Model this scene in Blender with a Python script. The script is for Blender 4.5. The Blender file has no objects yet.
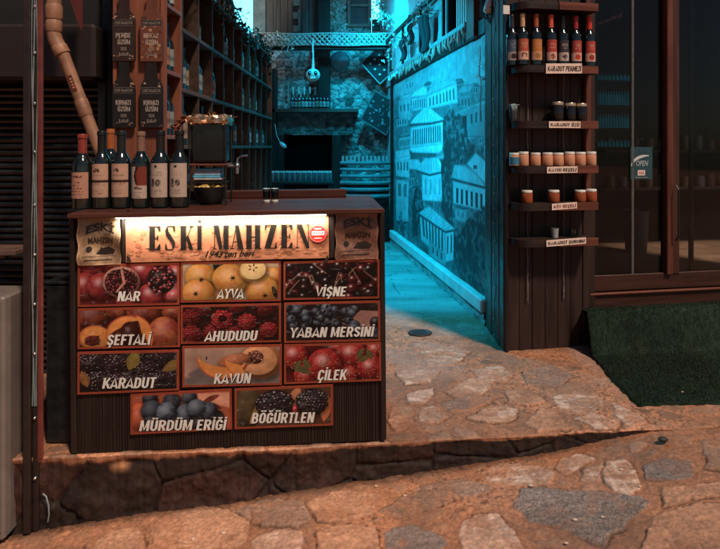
import bpy, bmesh, math, random
import numpy as np
from mathutils import Vector, Matrix, Euler
R = math.radians
random.seed(7)
SC = bpy.context.scene
COL = SC.collection

# ------------------------------------------------------------------ camera
HC, FPX, CX, CY = 1.36, 570.0, 360.0, 147.0
cd = bpy.data.cameras.new('camera')
cam = bpy.data.objects.new('camera', cd); COL.objects.link(cam)
cam.location = (0, 0, HC); cam.rotation_euler = (R(90), 0, 0)
cd.sensor_width = 36; cd.lens = FPX / 720 * 36
cd.shift_y = -(274.5 - CY) / 720
cd.clip_start = 0.05; cd.clip_end = 400
SC.camera = cam

# ------------------------------------------------------------------ light
SUN_EL, SUN_AZ = 56, 143
w = bpy.data.worlds.new('World'); SC.world = w; w.use_nodes = True
nt = w.node_tree; bg = nt.nodes['Background']
sky = nt.nodes.new('ShaderNodeTexSky'); sky.sky_type = 'NISHITA'; sky.sun_disc = False
sky.sun_elevation = R(SUN_EL); sky.sun_rotation = R(SUN_AZ)
nt.links.new(sky.outputs[0], bg.inputs[0]); bg.inputs[1].default_value = 0.035
sl = bpy.data.lights.new('sun', 'SUN'); sun = bpy.data.objects.new('sun', sl); COL.objects.link(sun)
sl.energy = 3.3; sl.angle = R(7.0); sl.color = (1.0, 0.80, 0.62)
a = R(SUN_AZ); e = R(SUN_EL)
sdir = Vector((math.sin(a) * math.cos(e), math.cos(a) * math.cos(e), math.sin(e)))
sun.rotation_euler = (-sdir).to_track_quat('-Z', 'Y').to_euler(); sun.location = sdir * 20
SC.view_settings.view_transform = 'Standard'; SC.view_settings.look = 'None'
SC.view_settings.gamma = 1; SC.view_settings.exposure = 0
SC.cycles.max_bounces = 8; SC.cycles.transparent_max_bounces = 12
SC.cycles.caustics_reflective = False; SC.cycles.caustics_refractive = False
TEAL = (0.0, 0.52, 0.84)

# ------------------------------------------------------------------ helpers
def P(px, py, d):
    return Vector(((px - CX) * d / FPX, d, HC - (py - CY) * d / FPX))

def S(*c):                                   # sRGB 0-255 -> linear
    return tuple((v / 255 / 12.92) if v / 255 <= .04045 else ((v / 255 + .055) / 1.055) ** 2.4 for v in c)

def mul(c, k): return tuple(min(v * k, .9) for v in c)

def tag(o, label=None, cat=None, group=None, kind=None):
    if label: o['label'] = label
    if cat: o['category'] = cat
    if group: o['group'] = group
    if kind: o['kind'] = kind
    return o

def thing(name, label, cat, loc=(0, 0, 0), rz=0, group=None):
    o = bpy.data.objects.new(name, None); COL.objects.link(o)
    o.location = loc; o.rotation_euler = (0, 0, rz); o.empty_display_size = .05
    return tag(o, label, cat, group)

def dup(root, loc=None, rz=None, label=None, group=None):
    r = root.copy(); COL.objects.link(r)
    if loc is not None: r.location = loc
    if rz is not None: r.rotation_euler = (0, 0, rz)
    if label: r['label'] = label
    if group: r['group'] = group
    for ch in list(root.children):
        c = ch.copy(); COL.objects.link(c); c.parent = r
        for g in list(ch.children):
            d = g.copy(); COL.objects.link(d); d.parent = c
    return r

def build_mesh(name, V, F, mats, FM=None, VC=None, parent=None, sharp=35):
    me = bpy.data.meshes.new(name)
    me.from_pydata(V, [], F)
    for m in (mats if isinstance(mats, (list, tuple)) else [mats]): me.materials.append(m)
    if FM is not None: me.polygons.foreach_set('material_index', FM)
    me.polygons.foreach_set('use_smooth', [True] * len(F))
    if VC is not None:
        at = me.color_attributes.new('Col', 'FLOAT_COLOR', 'POINT')
        at.data.foreach_set('color', np.asarray(VC, dtype=np.float32).ravel())
    me.update()
    me.set_sharp_from_angle(angle=R(sharp))
    o = bpy.data.objects.new(name, me); COL.objects.link(o)
    if parent: o.parent = parent
    return o

class MB:
    def __init__(s): s.v = []; s.f = []; s.m = []; s.c = []
    def add(s, V, F, m=0, col=(1, 1, 1), M=None):
        b = len(s.v)
        cols = col if isinstance(col, list) else [col] * len(V)
        for p, c in zip(V, cols):
            p = Vector(p)
            if M is not None: p = M @ p
            s.v.append(tuple(p)); s.c.append((c[0], c[1], c[2], 1))
        for f in F: s.f.append(tuple(i + b for i in f)); s.m.append(m)
        return s
    def box(s, c, sz, ch=.003, m=0, M=None, col=(1, 1, 1)):
        hx, hy, hz = sz[0] / 2, sz[1] / 2, sz[2] / 2
        ch = min(ch, hx * .45, hy * .45, hz * .45)
        V = []; idx = {}
        for sx in (-1, 1):
            for sy in (-1, 1):
                for sz_ in (-1, 1):
                    for ax in range(3):
                        p = [sx * (hx - ch), sy * (hy - ch), sz_ * (hz - ch)]
                        p[ax] += (sx, sy, sz_)[ax] * ch
                        idx[(sx, sy, sz_, ax)] = len(V); V.append((p[0] + c[0], p[1] + c[1], p[2] + c[2]))
        F = []
        for ax in range(3):
            o1, o2 = [(1, 2), (2, 0), (0, 1)][ax]
            for sg in (-1, 1):
                q = []
                for a_, b_ in ((-1, -1), (1, -1), (1, 1), (-1, 1)):
                    k = [0, 0, 0]; k[ax] = sg; k[o1] = a_; k[o2] = b_; q.append(idx[(*k, ax)])
                F.append(tuple(q if sg > 0 else q[::-1]))
            for a_ in (-1, 1):
                for b_ in (-1, 1):
                    k0 = [0, 0, 0]; k0[o1] = a_; k0[o2] = b_; k1 = k0[:]
                    k0[ax] = -1; k1[ax] = 1
                    q = [idx[(*k0, o1)], idx[(*k1, o1)], idx[(*k1, o2)], idx[(*k0, o2)]]
                    F.append(tuple(q if a_ * b_ < 0 else q[::-1]))
        for sx in (-1, 1):
            for sy in (-1, 1):
                for sz_ in (-1, 1):
                    q = [idx[(sx, sy, sz_, k)] for k in range(3)]
                    F.append(tuple(q if sx * sy * sz_ > 0 else q[::-1]))
        return s.add(V, F, m, col, M)
    def lathe(s, prof, n=24, m=0, M=None, col=(1, 1, 1), wob=0):
        V = []; F = []
        for r, z in prof:
            for i in range(n):
                a_ = 2 * math.pi * i / n; V.append((r * math.cos(a_), r * math.sin(a_), z))
        for j in range(len(prof) - 1):
            for i in range(n):
                k = (i + 1) % n
                F.append((j * n + i, j * n + k, (j + 1) * n + k, (j + 1) * n + i))
        return s.add(V, F, m, col, M)
    def tube(s, pts, r, n=8, m=0, col=(1, 1, 1), cap=True, M=None):
        pts = [Vector(p) for p in pts]; V = []; F = []
        rs = r if isinstance(r, (list, tuple)) else [r] * len(pts)
        t0 = (pts[1] - pts[0]).normalized()
        up = Vector((0, 0, 1)) if abs(t0.z) < .9 else Vector((1, 0, 0))
        nrm = t0.cross(up).normalized()
        for i, p in enumerate(pts):
            t = (pts[min(i + 1, len(pts) - 1)] - pts[max(i - 1, 0)]).normalized()
            nrm = (nrm - t * nrm.dot(t)).normalized(); b = t.cross(nrm)
            for k in range(n):
                a_ = 2 * math.pi * k / n
                V.append(p + (nrm * math.cos(a_) + b * math.sin(a_)) * rs[i])
        for j in range(len(pts) - 1):
            for k in range(n):
                q = (k + 1) % n
                F.append((j * n + k, j * n + q, (j + 1) * n + q, (j + 1) * n + k))
        if cap:
            F.append(tuple(range(n))[::-1]); F.append(tuple((len(pts) - 1) * n + k for k in range(n)))
        return s.add(V, F, m, col, M)
    def sphere(s, c, r, n=14, k=9, m=0, col=(1, 1, 1), sc=(1, 1, 1), M=None):
        V = [(c[0], c[1], c[2] - r * sc[2])]; F = []
        for j in range(1, k):
            th = math.pi * j / k
            for i in range(n):
                ph = 2 * math.pi * i / n
                V.append((c[0] + r * sc[0] * math.sin(th) * math.cos(ph), c[1] + r * sc[1] * math.sin(th) * math.sin(ph), c[2] - r * sc[2] * math.cos(th)))
        V.append((c[0], c[1], c[2] + r * sc[2])); L = len(V) - 1
        for i in range(n):
            q = (i + 1) % n
            F.append((0, 1 + q, 1 + i)); F.append((L, 1 + (k - 2) * n + i, 1 + (k - 2) * n + q))
            for j in range(k - 2):
                F.append((1 + j * n + i, 1 + j * n + q, 1 + (j + 1) * n + q, 1 + (j + 1) * n + i))
        return s.add(V, F, m, col, M)
    def extr(s, outline, y0, y1, m=0, col=(1, 1, 1), M=None):   # outline in (x,z), extruded along y
        n = len(outline)
        V = [(x, y0, z) for x, z in outline] + [(x, y1, z) for x, z in outline]
        F = [tuple(range(n)), tuple(range(2 * n - 1, n - 1, -1))]
        for i in range(n):
            k = (i + 1) % n; F.append((i, n + i, n + k, k))
        return s.add(V, F, m, col, M)
    def build(s, name, mats, parent=None, sharp=35, fix=True):
        o = build_mesh(name, s.v, s.f, mats, s.m, s.c, parent, sharp)
        if fix:
            bm = bmesh.new(); bm.from_mesh(o.data); bmesh.ops.recalc_face_normals(bm, faces=bm.faces)
            bm.to_mesh(o.data); bm.free(); o.data.set_sharp_from_angle(angle=R(sharp))
        return o

# text as polygons: unit cap height, baseline at 0, x from 0
_tc = {}
def text_poly(txt, bold=.02):
    key = (txt, bold)
    if key in _tc: return _tc[key]
    cu = bpy.data.curves.new('lettering', 'FONT'); cu.body = txt; cu.size = 1; cu.offset = bold
    cu.resolution_u = 3
    ob = bpy.data.objects.new('lettering', cu)
    me = bpy.data.meshes.new_from_object(ob)
    V = [tuple(v.co) for v in me.vertices]; F = [tuple(p.vertices) for p in me.polygons]
    bpy.data.objects.remove(ob); bpy.data.curves.remove(cu); bpy.data.meshes.remove(me)
    x0 = min(v[0] for v in V); x1 = max(v[0] for v in V)
    cap = .73 + 2 * bold
    V = [((v[0] - x0) / (x1 - x0), (v[1] + bold) / cap) for v in V]
    _tc[key] = (V, F); return _tc[key]


# condensed bold block capitals drawn as pen strokes: returns strokes (V, F) scaled to width 1, cap height 1
def _arc(cx, cy, rx, ry, a0, a1, n=7): return [(cx + rx * math.cos(R(a0 + (a1 - a0) * i / n)), cy + ry * math.sin(R(a0 + (a1 - a0) * i / n))) for i in range(n + 1)]
def _rr(x0, x1, y0, y1, parts):           # rounded path pieces inside a box
    rx, ry = (x1 - x0) / 2, min((y1 - y0) / 2, (x1 - x0) * .62); out = []
    for q in parts:
        out += {'tr': _arc(x1 - rx, y1 - ry, rx, ry, 90, 0), 'tl': _arc(x0 + rx, y1 - ry, rx, ry, 180, 90), 'bl': _arc(x0 + rx, y0 + ry, rx, ry, 270, 180)[::1], 'br': _arc(x1 - rx, y0 + ry, rx, ry, 0, -90), 'lb': _arc(x0 + rx, y0 + ry, rx, ry, 180, 270), 'lt': _arc(x0 + rx, y1 - ry, rx, ry, 90, 180), 'rb': _arc(x1 - rx, y0 + ry, rx, ry, 270, 360), 'rt': _arc(x1 - rx, y1 - ry, rx, ry, 0, 90)}[q]
    return out
def _gl(c):
    a, b, lo, hi = .10, .42, .075, .925; st = [(a, 0), (a, 1)]
    G = {'A': (.54, [[(.03, 0), (.27, 1.0), (.51, 0)], [(.12, .24), (.42, .24)]]),
         'B': (.52, [st, [(a, hi)] + _rr(.10, .40, .54, hi, ['tr', 'br']) + [(a, .54)], [(a, .50)] + _rr(.12, b, lo, .52, ['tr', 'br']) + [(a, lo)]]),
         'C': (.50, [_arc(.26, .70, .16, .225, 0, 180) + _arc(.26, .30, .16, .225, 180, 360)]),
         'D': (.52, [st, [(a, hi), (.22, hi)] + _arc(.22, .66, .20, .265, 90, 0) + _arc(.22, .34, .20, .265, 0, -90) + [(a, lo)]]),
         'E': (.46, [st, [(a, hi), (.42, hi)], [(a, .51), (.38, .51)], [(a, lo), (.42, lo)]]),
         'F': (.44, [st, [(a, hi), (.42, hi)], [(a, .50), (.38, .50)]]),
         'G': (.52, [_arc(.26, .70, .16, .225, 0, 180) + _arc(.26, .30, .16, .225, 180, 350) + [(b, .47), (.27, .47)]]),
         'H': (.54, [st, [(.44, 0), (.44, 1)], [(a, .51), (.44, .51)]]), 'I': (.20, [st]),
         'K': (.54, [st, [(.14, .36), (.46, 1)], [(.24, .58), (.49, 0)]]), 'L': (.44, [st, [(a, lo), (.42, lo)]]),
         'M': (.68, [st, [(.58, 0), (.58, 1)], [(.12, 1), (.34, .12), (.56, 1)]]), 'N': (.54, [st, [(.44, 0), (.44, 1)], [(.12, 1), (.42, 0)]]),
         'O': (.52, [_arc(.26, .70, .16, .225, 0, 180) + _arc(.26, .30, .16, .225, 180, 360) + [(b, .70)]]),
         'P': (.50, [st, [(a, hi)] + _rr(.12, b, .44, hi, ['tr', 'br']) + [(a, .44)]]),
         'R': (.53, [st, [(a, hi)] + _rr(.12, b, .48, hi, ['tr', 'br']) + [(a, .48)], [(.28, .48), (.45, 0)]]),
         'S': (.49, [_arc(.25, .715, .15, .21, 5, 180) + [(.13, .62), (.22, .54), (.30, .47), (.38, .38)] + _arc(.25, .29, .15, .215, 10, -175)]),
         'T': (.46, [[(.0, hi), (.46, hi)], [(.23, 0), (.23, 1)]]),
         'U': (.53, [[(a, 1)] + _arc(.265, .29, .165, .215, 180, 360) + [(.43, 1)]]), 'V': (.52, [[(.04, 1), (.26, .03), (.48, 1)]]),
         'Y': (.52, [[(.03, 1), (.26, .47), (.49, 1)], [(.26, .5), (.26, 0)]]), 'Z': (.48, [[(.04, hi), (.42, hi), (.06, lo), (.45, lo)]])}
    base = {'Ç': 'C', 'Ş': 'S', 'İ': 'I', 'Ö': 'O', 'Ü': 'U', 'Ğ': 'G'}.get(c, c)
    w_, ps = G[base]; ps = list(ps); m_ = w_ / 2
    if c in 'ÇŞ': ps.append([(m_, .0), (m_ + .06, -.08), (m_ + .02, -.17), (m_ - .08, -.17)])
    if c == 'İ': ps.append([(a, 1.09), (a, 1.23)])
    if c in 'ÖÜ': ps += [[(m_ - .11, 1.09), (m_ - .11, 1.23)], [(m_ + .11, 1.09), (m_ + .11, 1.23)]]
    if c == 'Ğ': ps.append(_arc(m_, 1.22, .12, .10, 180, 360, 6))
    return w_, ps
def block_text(txt, sx=.175, sy=.15, gap=.045):
    out = []; x = 0
    for ch in txt:
        if ch == ' ': x += .26; continue
        w_, ps = _gl(ch)
        for pl in ps:
            small = len(pl) == 2 and pl[0][1] > 1.05; V = []; n = len(pl)
            tx, ty = (.7 * sx, .8 * sy) if (pl[0][1] > 1.05 or pl[0][1] <= .0 and pl[-1][1] < -.1) else (sx, sy)
            if small: tx = sx
            clean = [pl[0]] + [pl[i] for i in range(1, n) if math.hypot(pl[i][0] - pl[i - 1][0], pl[i][1] - pl[i - 1][1]) > .004]; n = len(clean)
            closed = ch in 'OÖ' and n > 10 and not small
            for i, q in enumerate(clean):
                d0 = Vector(clean[i]) - Vector(clean[i - 1]) if i else Vector(clean[1]) - Vector(clean[0])
                d1 = Vector(clean[i + 1]) - Vector(clean[i]) if i < n - 1 else Vector(clean[-1]) - Vector(clean[-2])
                n0 = Vector((-d0.y, d0.x)).normalized(); n1 = Vector((-d1.y, d1.x)).normalized(); nn = n0 + n1
                if nn.length < .3: nn = n0
                nn.normalize(); k = min(1 / max(nn.dot(n0), .35), 1.5)
                V.append((x + q[0] + nn.x * tx / 2 * k, q[1] + nn.y * ty / 2 * k)); V.append((x + q[0] - nn.x * tx / 2 * k, q[1] - nn.y * ty / 2 * k))
            lim = 1.0 if pl[0][1] <= 1.05 and min(p_[1] for p_ in pl) >= 0 else 9
            if lim == 1.0: V = [(a_, min(max(b_, 0), 1)) for a_, b_ in V]
            out.append((V, [(2 * i, 2 * i + 1, 2 * i + 3, 2 * i + 2) for i in range(n - 1)]))
        x += w_ + gap
    x -= gap
    return [([(a_ / x, b_) for a_, b_ in V], F) for V, F in out]


# ------------------------------------------------------------------ printed photographs, computed as small rasters and carried by a fine grid
class Img:
    def __init__(s, w, res, bg=(.1, .05, .04), seed=1):
        s.w, s.res, s.seed = w, res, seed
        nx, ny = int(res * w), res; s.X, s.Y = np.meshgrid((np.arange(nx) + .5) / nx * w, (np.arange(ny) + .5) / ny)
        s.C = np.ones((ny, nx, 3)) * np.array(bg)
    def _win(s, x0, y0, x1, y1):
        ny, nx = s.X.shape; k = nx / s.w
        i0, i1 = max(int(x0 * k) - 1, 0), min(int(x1 * k) + 2, nx); j0, j1 = max(int(y0 * ny) - 1, 0), min(int(y1 * ny) + 2, ny)
        return (slice(j0, j1), slice(i0, i1)) if i1 > i0 and j1 > j0 else None
    def mottle(s, k=.5, sc=3): s.C = s.C * (1 - k / 2 + k * fbm(s.X * sc, s.Y * sc, s.seed + 900)[..., None])
    def ball(s, cx, cy, rx, ry=None, c=(1, 1, 1), rot=0, spec=.35, tex=.25, sc=18, sh=.55, amb=.22, gl=40, light=(-.35, .62, .70), edge=.06, c2=None):
        ry = ry or rx; m_ = max(rx, ry) * 1.35; q = s._win(cx - m_, cy - m_, cx + m_, cy + m_)
        if q is None: return
        x = s.X[q] - cx; y = s.Y[q] - cy; ca, sa = math.cos(rot), math.sin(rot)
        a_ = (x * ca + y * sa) / rx; b_ = (-x * sa + y * ca) / ry; d = np.hypot(a_, b_)
        C = s.C[q]
        if sh: C = C * (1 - sh * np.exp(-(np.clip(np.hypot(a_ - .05, b_ + .10) - .95, 0, 9) / .16) ** 2))[..., None]
        nz = np.sqrt(np.clip(1 - d * d, 0, 1)); nxx = a_ * ca - b_ * sa; nyy = a_ * sa + b_ * ca
        L = Vector(light).normalized(); df = np.clip(nxx * L.x + nyy * L.y + nz * L.z, 0, 1); h_ = (L + Vector((0, 0, 1))).normalized()
        sp = np.clip(nxx * h_.x + nyy * h_.y + nz * h_.z, 0, 1) ** gl
        t = fbm(s.X[q] * sc, s.Y[q] * sc, s.seed + int(cx * 37) % 90)[..., None]
        base = np.array(c) if c2 is None else np.array(c) * (1 - smooth(.38, .62, t)) + np.array(c2) * smooth(.38, .62, t)
        col = base * (amb + (1 - amb) * df)[..., None] * (1 + tex * 2 * (t - .5)) + spec * sp[..., None] * (.6 + .8 * t)
        al = smooth(1.0, 1.0 - edge, d)[..., None]; s.C[q] = C * (1 - al) + col * al
    def poly(s, pts, c, tex=.3, sc=10, soft=.012, grad=None):
        xs_ = [p_[0] for p_ in pts]; ys_ = [p_[1] for p_ in pts]; q = s._win(min(xs_), min(ys_), max(xs_), max(ys_))
        if q is None: return
        d = polydist(s.X[q], s.Y[q], pts); al = smooth(-soft, soft, d)[..., None]; t = fbm(s.X[q] * sc, s.Y[q] * sc, s.seed + 300 + len(pts))[..., None]
        col = np.array(c) * (1 - tex + 2 * tex * t)
        if grad is not None: col = col * (grad[0] + (grad[1] - grad[0]) * ((s.Y[q] - min(ys_)) / (max(ys_) - min(ys_) + 1e-6)))[..., None]
        s.C[q] = s.C[q] * (1 - al) + col * al
    def line(s, p, q, wd, c):
        d = Vector((q[0] - p[0], q[1] - p[1])).normalized() * wd / 2; n = Vector((-d.y, d.x))
        s.poly([(p[0] + n.x, p[1] + n.y), (p[0] - n.x, p[1] - n.y), (q[0] - n.x, q[1] - n.y), (q[0] + n.x, q[1] + n.y)], c, .1, 10, wd * .3)
    def drupe(s, cx, cy, rx, ry, c, hi, k=7, rr=None):        # blackberry / raspberry built of small balls, outer rings first
        rn_ = random.Random(int(cx * 100 + cy * 10)); s.ball(cx, cy, rx, ry, tuple(v * .25 for v in c), 0, 0, .2)
        P_ = []
        for j in range(-k, k + 1):
            for i in range(-k, k + 1):
                a_ = (i + .5 * (j % 2)) / k * 1.02; b_ = j / k * .98
                if a_ * a_ + b_ * b_ < .93: P_.append((a_, b_))
        P_.sort(key=lambda p_: -(p_[0] ** 2 + p_[1] ** 2))
        for a_, b_ in P_:
            f_ = math.sqrt(max(0, 1 - .8 * (a_ * a_ + b_ * b_))); l = .45 + .55 * f_ + .25 * (b_ - a_ * .4)
            s.ball(cx + rx * (a_ + rn_.uniform(-.05, .05)) * .95, cy + ry * (b_ + rn_.uniform(-.05, .05)) * .95, rx / k * rn_.uniform(.58, .84), ry / k * rn_.uniform(.58, .84), tuple(v * max(.2, l) * rn_.uniform(.75, 1.25) for v in c), 0, hi * max(0, rn_.uniform(-.6, 1.1)) * max(.15, l), .1, 20, .6, .12, 30, (rn_.uniform(-.6, 0), .62, .6))

# flat painter: polygons in plane coordinates (u,v), stacked in 0.3 mm layers
class Paint:
    def __init__(s, M=None, dz=.00006): s.b = MB(); s.M = M; s.l = 0; s.dz = dz
    def up(s): s.l += 1
    def put(s, V, F, col, m=0):
        h = s.l * s.dz
        s.b.add([(u, v, h) for u, v in V], F, m, col, s.M)
    def poly(s, pts, col, m=0, up=True):
        if up: s.up()
        s.put(pts, [tuple(range(len(pts)))], col if isinstance(col, list) else col, m)
    def rect(s, u0, v0, u1, v1, col, m=0, up=True): s.poly([(u0, v0), (u1, v0), (u1, v1), (u0, v1)], col, m, up)
    def ell(s, cu, cv, ru, rv, c0, c1=None, rot=0, n=20, hl=(0, 0), up=True, clip=None, rings=3):
        if up: s.up()
        c1 = c1 or c0; V = []; C = []; F = []
        ca, sa = math.cos(rot), math.sin(rot)
        V.append((cu + hl[0] * ru, cv + hl[1] * rv)); C.append(c0)
        for j in range(1, rings + 1):
            t = j / rings
            for i in range(n):
                a_ = 2 * math.pi * i / n
                x = ru * t * math.cos(a_) + hl[0] * ru * (1 - t); y = rv * t * math.sin(a_) + hl[1] * rv * (1 - t)
                V.append((cu + x * ca - y * sa, cv + x * sa + y * ca))
                k = t * t; C.append(tuple(c0[q] * (1 - k) + c1[q] * k for q in range(3)))
        for i in range(n):
            q = (i + 1) % n; F.append((0, 1 + i, 1 + q))
            for j in range(rings - 1):
                F.append((1 + j * n + i, 1 + (j + 1) * n + i, 1 + (j + 1) * n + q, 1 + j * n + q))
        if clip:
            V = [(min(max(a_, clip[0]), clip[2]), min(max(b_, clip[1]), clip[3])) for a_, b_ in V]
        s.put(V, F, C)
    def line(s, p, q, wd, col, up=True):
        d = Vector((q[0] - p[0], q[1] - p[1])).normalized() * wd / 2; nx, ny = -d.y, d.x
        s.poly([(p[0] + nx, p[1] + ny), (p[0] - nx, p[1] - ny), (q[0] - nx, q[1] - ny), (q[0] + nx, q[1] + ny)], col, 0, up)
    def text(s, txt, u0, v0, u1, cap, col, bold=.02, shear=0, slope=0, m=0, up=True, heavy=0):
        if up: s.up()
        if txt.isupper() and txt != 'OPEN':
            for k, (V, F) in enumerate(block_text(txt, heavy or .15, (heavy or .15) * .88)):
                if k % 2 == 0: s.l += .5
                s.put([(u0 + x * (u1 - u0) + y * cap * shear, v0 + y * cap + slope * x * (u1 - u0)) for x, y in V], F, col, m)
            s.up(); return
        V, F = text_poly(txt, bold)
        s.put([(u0 + x * (u1 - u0) + y * cap * shear, v0 + y * cap + slope * x * (u1 - u0)) for x, y in V], F, col, m)

# ------------------------------------------------------------------ materials
MATS = {}
def mat(name, col, rough=.6, var=.25, scale=8, bump=.15, bscale=60, metal=0, spec=.5, stretch=(1, 1, 1), attr=False, rvar=.15, emit=None, es=1, col2=None):
    if name in MATS: return MATS[name]
    m = bpy.data.materials.new(name); m.use_nodes = True; MATS[name] = m
    n = m.node_tree.nodes; L = m.node_tree.links; b = n['Principled BSDF']
    tc = n.new('ShaderNodeTexCoord'); mp = n.new('ShaderNodeMapping'); mp.inputs['Scale'].default_value = stretch
    L.new(tc.outputs['Object'], mp.inputs[0])
    n1 = n.new('ShaderNodeTexNoise'); n1.inputs['Scale'].default_value = scale; n1.inputs['Detail'].default_value = 8; n1.inputs['Roughness'].default_value = .65
    L.new(mp.outputs[0], n1.inputs['Vector'])
    r = n.new('ShaderNodeMapRange'); r.inputs[1].default_value = .3; r.inputs[2].default_value = .7
    L.new(n1.outputs[0], r.inputs[0])
    if col2 is not None and not attr:
        mx = n.new('ShaderNodeMix'); mx.data_type = 'RGBA'
        mx.inputs[6].default_value = (*col, 1); mx.inputs[7].default_value = (*col2, 1)
        L.new(r.outputs[0], mx.inputs[0]); L.new(mx.outputs[2], b.inputs['Base Color'])
    else:
        r.inputs[3].default_value = 1 - var; r.inputs[4].default_value = 1 + var
        mx = n.new('ShaderNodeMix'); mx.data_type = 'RGBA'; mx.blend_type = 'MULTIPLY'; mx.inputs[0].default_value = 1
        if attr:
            at = n.new('ShaderNodeAttribute'); at.attribute_name = 'Col'; L.new(at.outputs[0], mx.inputs[6])
        else: mx.inputs[6].default_value = (*col, 1)
        L.new(r.outputs[0], mx.inputs[7]); L.new(mx.outputs[2], b.inputs['Base Color'])
    n2 = n.new('ShaderNodeTexNoise'); n2.inputs['Scale'].default_value = bscale; n2.inputs['Detail'].default_value = 6
    L.new(mp.outputs[0], n2.inputs['Vector'])
    if bump:
        bp = n.new('ShaderNodeBump'); bp.inputs['Strength'].default_value = bump; bp.inputs['Distance'].default_value = .004
        L.new(n2.outputs[0], bp.inputs['Height']); L.new(bp.outputs[0], b.inputs['Normal'])
    rr = n.new('ShaderNodeMapRange'); rr.inputs[1].default_value = .3; rr.inputs[2].default_value = .7
    rr.inputs[3].default_value = max(.03, rough - rvar); rr.inputs[4].default_value = min(1, rough + rvar)
    L.new(n1.outputs[0], rr.inputs[0]); L.new(rr.outputs[0], b.inputs['Roughness'])
    b.inputs['Metallic'].default_value = metal; b.inputs['Specular IOR Level'].default_value = spec
    if emit:
        b.inputs['Emission Color'].default_value = (*emit, 1); b.inputs['Emission Strength'].default_value = es
    return m

def wood(name, c1, c2, axis='z', rough=.55, bump=.25):
    st = {'x': (.12, 1.6, 1.6), 'y': (1.6, .12, 1.6), 'z': (1.6, 1.6, .12)}[axis]
    return mat(name, c1, rough, 0, 14, bump, 40, stretch=st, col2=c2, spec=.35)

def glassmat(name, tint, rough=.03, ior=1.45):
    if name in MATS: return MATS[name]
    m = bpy.data.materials.new(name); m.use_nodes = True; MATS[name] = m
    n = m.node_tree.nodes; L = m.node_tree.links; n.remove(n['Principled BSDF'])
    tr = n.new('ShaderNodeBsdfTransparent'); tr.inputs[0].default_value = (*tint, 1)
    gl = n.new('ShaderNodeBsdfGlossy'); gl.inputs['Roughness'].default_value = rough
    fr = n.new('ShaderNodeFresnel'); fr.inputs[0].default_value = ior
    mx = n.new('ShaderNodeMixShader'); L.new(fr.outputs[0], mx.inputs[0]); L.new(tr.outputs[0], mx.inputs[1]); L.new(gl.outputs[0], mx.inputs[2])
    L.new(mx.outputs[0], n['Material Output'].inputs[0]); return m

PRINT = mat('printed_vinyl', (1, 1, 1), .30, .16, 12, .05, 200, attr=True, spec=.3)
PAPER = mat('printed_paper', (1, 1, 1), .7, .10, 40, .08, 150, attr=True, spec=.25)
PAINTED = mat('painted_board', (1, 1, 1), .6, .22, 22, .15, 90, attr=True, spec=.3)
MURAL = mat('mural_print', (1, 1, 1), .5, .10, 9, .05, 80, attr=True, spec=.25)
DARKW = wood('dark_stained_wood', (.010, .006, .005), (.026, .014, .011), 'z')
DARKWX = wood('dark_stained_wood_across', (.013, .007, .006), (.036, .018, .013), 'x')
PLANK = wood('cabinet_planks', (.015, .008, .007), (.044, .020, .015), 'z', .6)
REDW = wood('reddish_varnished_wood', (.075, .022, .014), (.20, .060, .036), 'x', .45)
REDWZ = wood('reddish_varnished_wood_upright', (.06, .018, .013), (.16, .048, .03), 'z', .45)
PINE = wood('orange_pine_wood', (.17, .052, .028), (.30, .098, .052), 'z', .55, .2)
PINEX = wood('orange_pine_wood_shelf', (.20, .062, .034), (.34, .115, .062), 'y', .55, .2)
SHELFW = wood('old_shelf_wood', (.028, .015, .010), (.085, .042, .026), 'y', .65)
FRAMEW = wood('door_frame_wood', (.036, .014, .010), (.078, .030, .020), 'z', .4)
FRAMEWX = wood('door_frame_wood_across', (.030, .012, .009), (.066, .025, .018), 'x', .4)
BLACKM = mat('black_painted_metal', (.012, .012, .013), .45, .3, 20, .1)
DARKWALL = mat('near_black_plaster', (.008, .0075, .0075), .8, .4, 6, .3, 40)  # near-black base for the shop wall and the hood core
STEEL = mat('brushed_steel', (.55, .55, .55), .28, .12, 30, .05, metal=1)
BRASS = mat('worn_brass', (.45, .30, .14), .35, .2, 30, .1, metal=1)
BOTTLE = mat('dark_bottle_glass', (.006, .010, .008), .045, .2, 6, 0, spec=1.0, rvar=.015)
WHITEP = mat('white_plastic', (.72, .70, .66), .45, .08, 20, .05)
PLASTER = mat('pale_plaster', (.50, .52, .52), .85, .3, 3.5, .35, 25)
GLASS = glassmat('clear_window_glass', (.84, .87, .87), .03, 1.28)
CLEAR = glassmat('clear_cup_glass', (.75, .85, .87), .04)

# ------------------------------------------------------------------ noise in numpy
def _h(ix, iy, s):
    v = (ix * 374761393 + iy * 668265263 + s * 974711) & 0xffffffff
    v = ((v ^ (v >> 13)) * 1274126177) & 0xffffffff
    return ((v ^ (v >> 16)) & 0xffff) / 65535.0
def vnoise(x, y, s=0):
    ix = np.floor(x).astype(np.int64); iy = np.floor(y).astype(np.int64)
    fx = x - ix; fy = y - iy; fx = fx * fx * (3 - 2 * fx); fy = fy * fy * (3 - 2 * fy)
    return ((_h(ix, iy, s) * (1 - fx) + _h(ix + 1, iy, s) * fx) * (1 - fy) + (_h(ix, iy + 1, s) * (1 - fx) + _h(ix + 1, iy + 1, s) * fx) * fy)
def fbm(x, y, s=0, o=5, g=.5):
    t = 0; a_ = 1; n_ = 0
    for k in range(o):
        t = t + a_ * vnoise(x * 2 ** k + 17.3 * k, y * 2 ** k - 9.1 * k, s + k); n_ += a_; a_ *= g
    return t / n_
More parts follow.
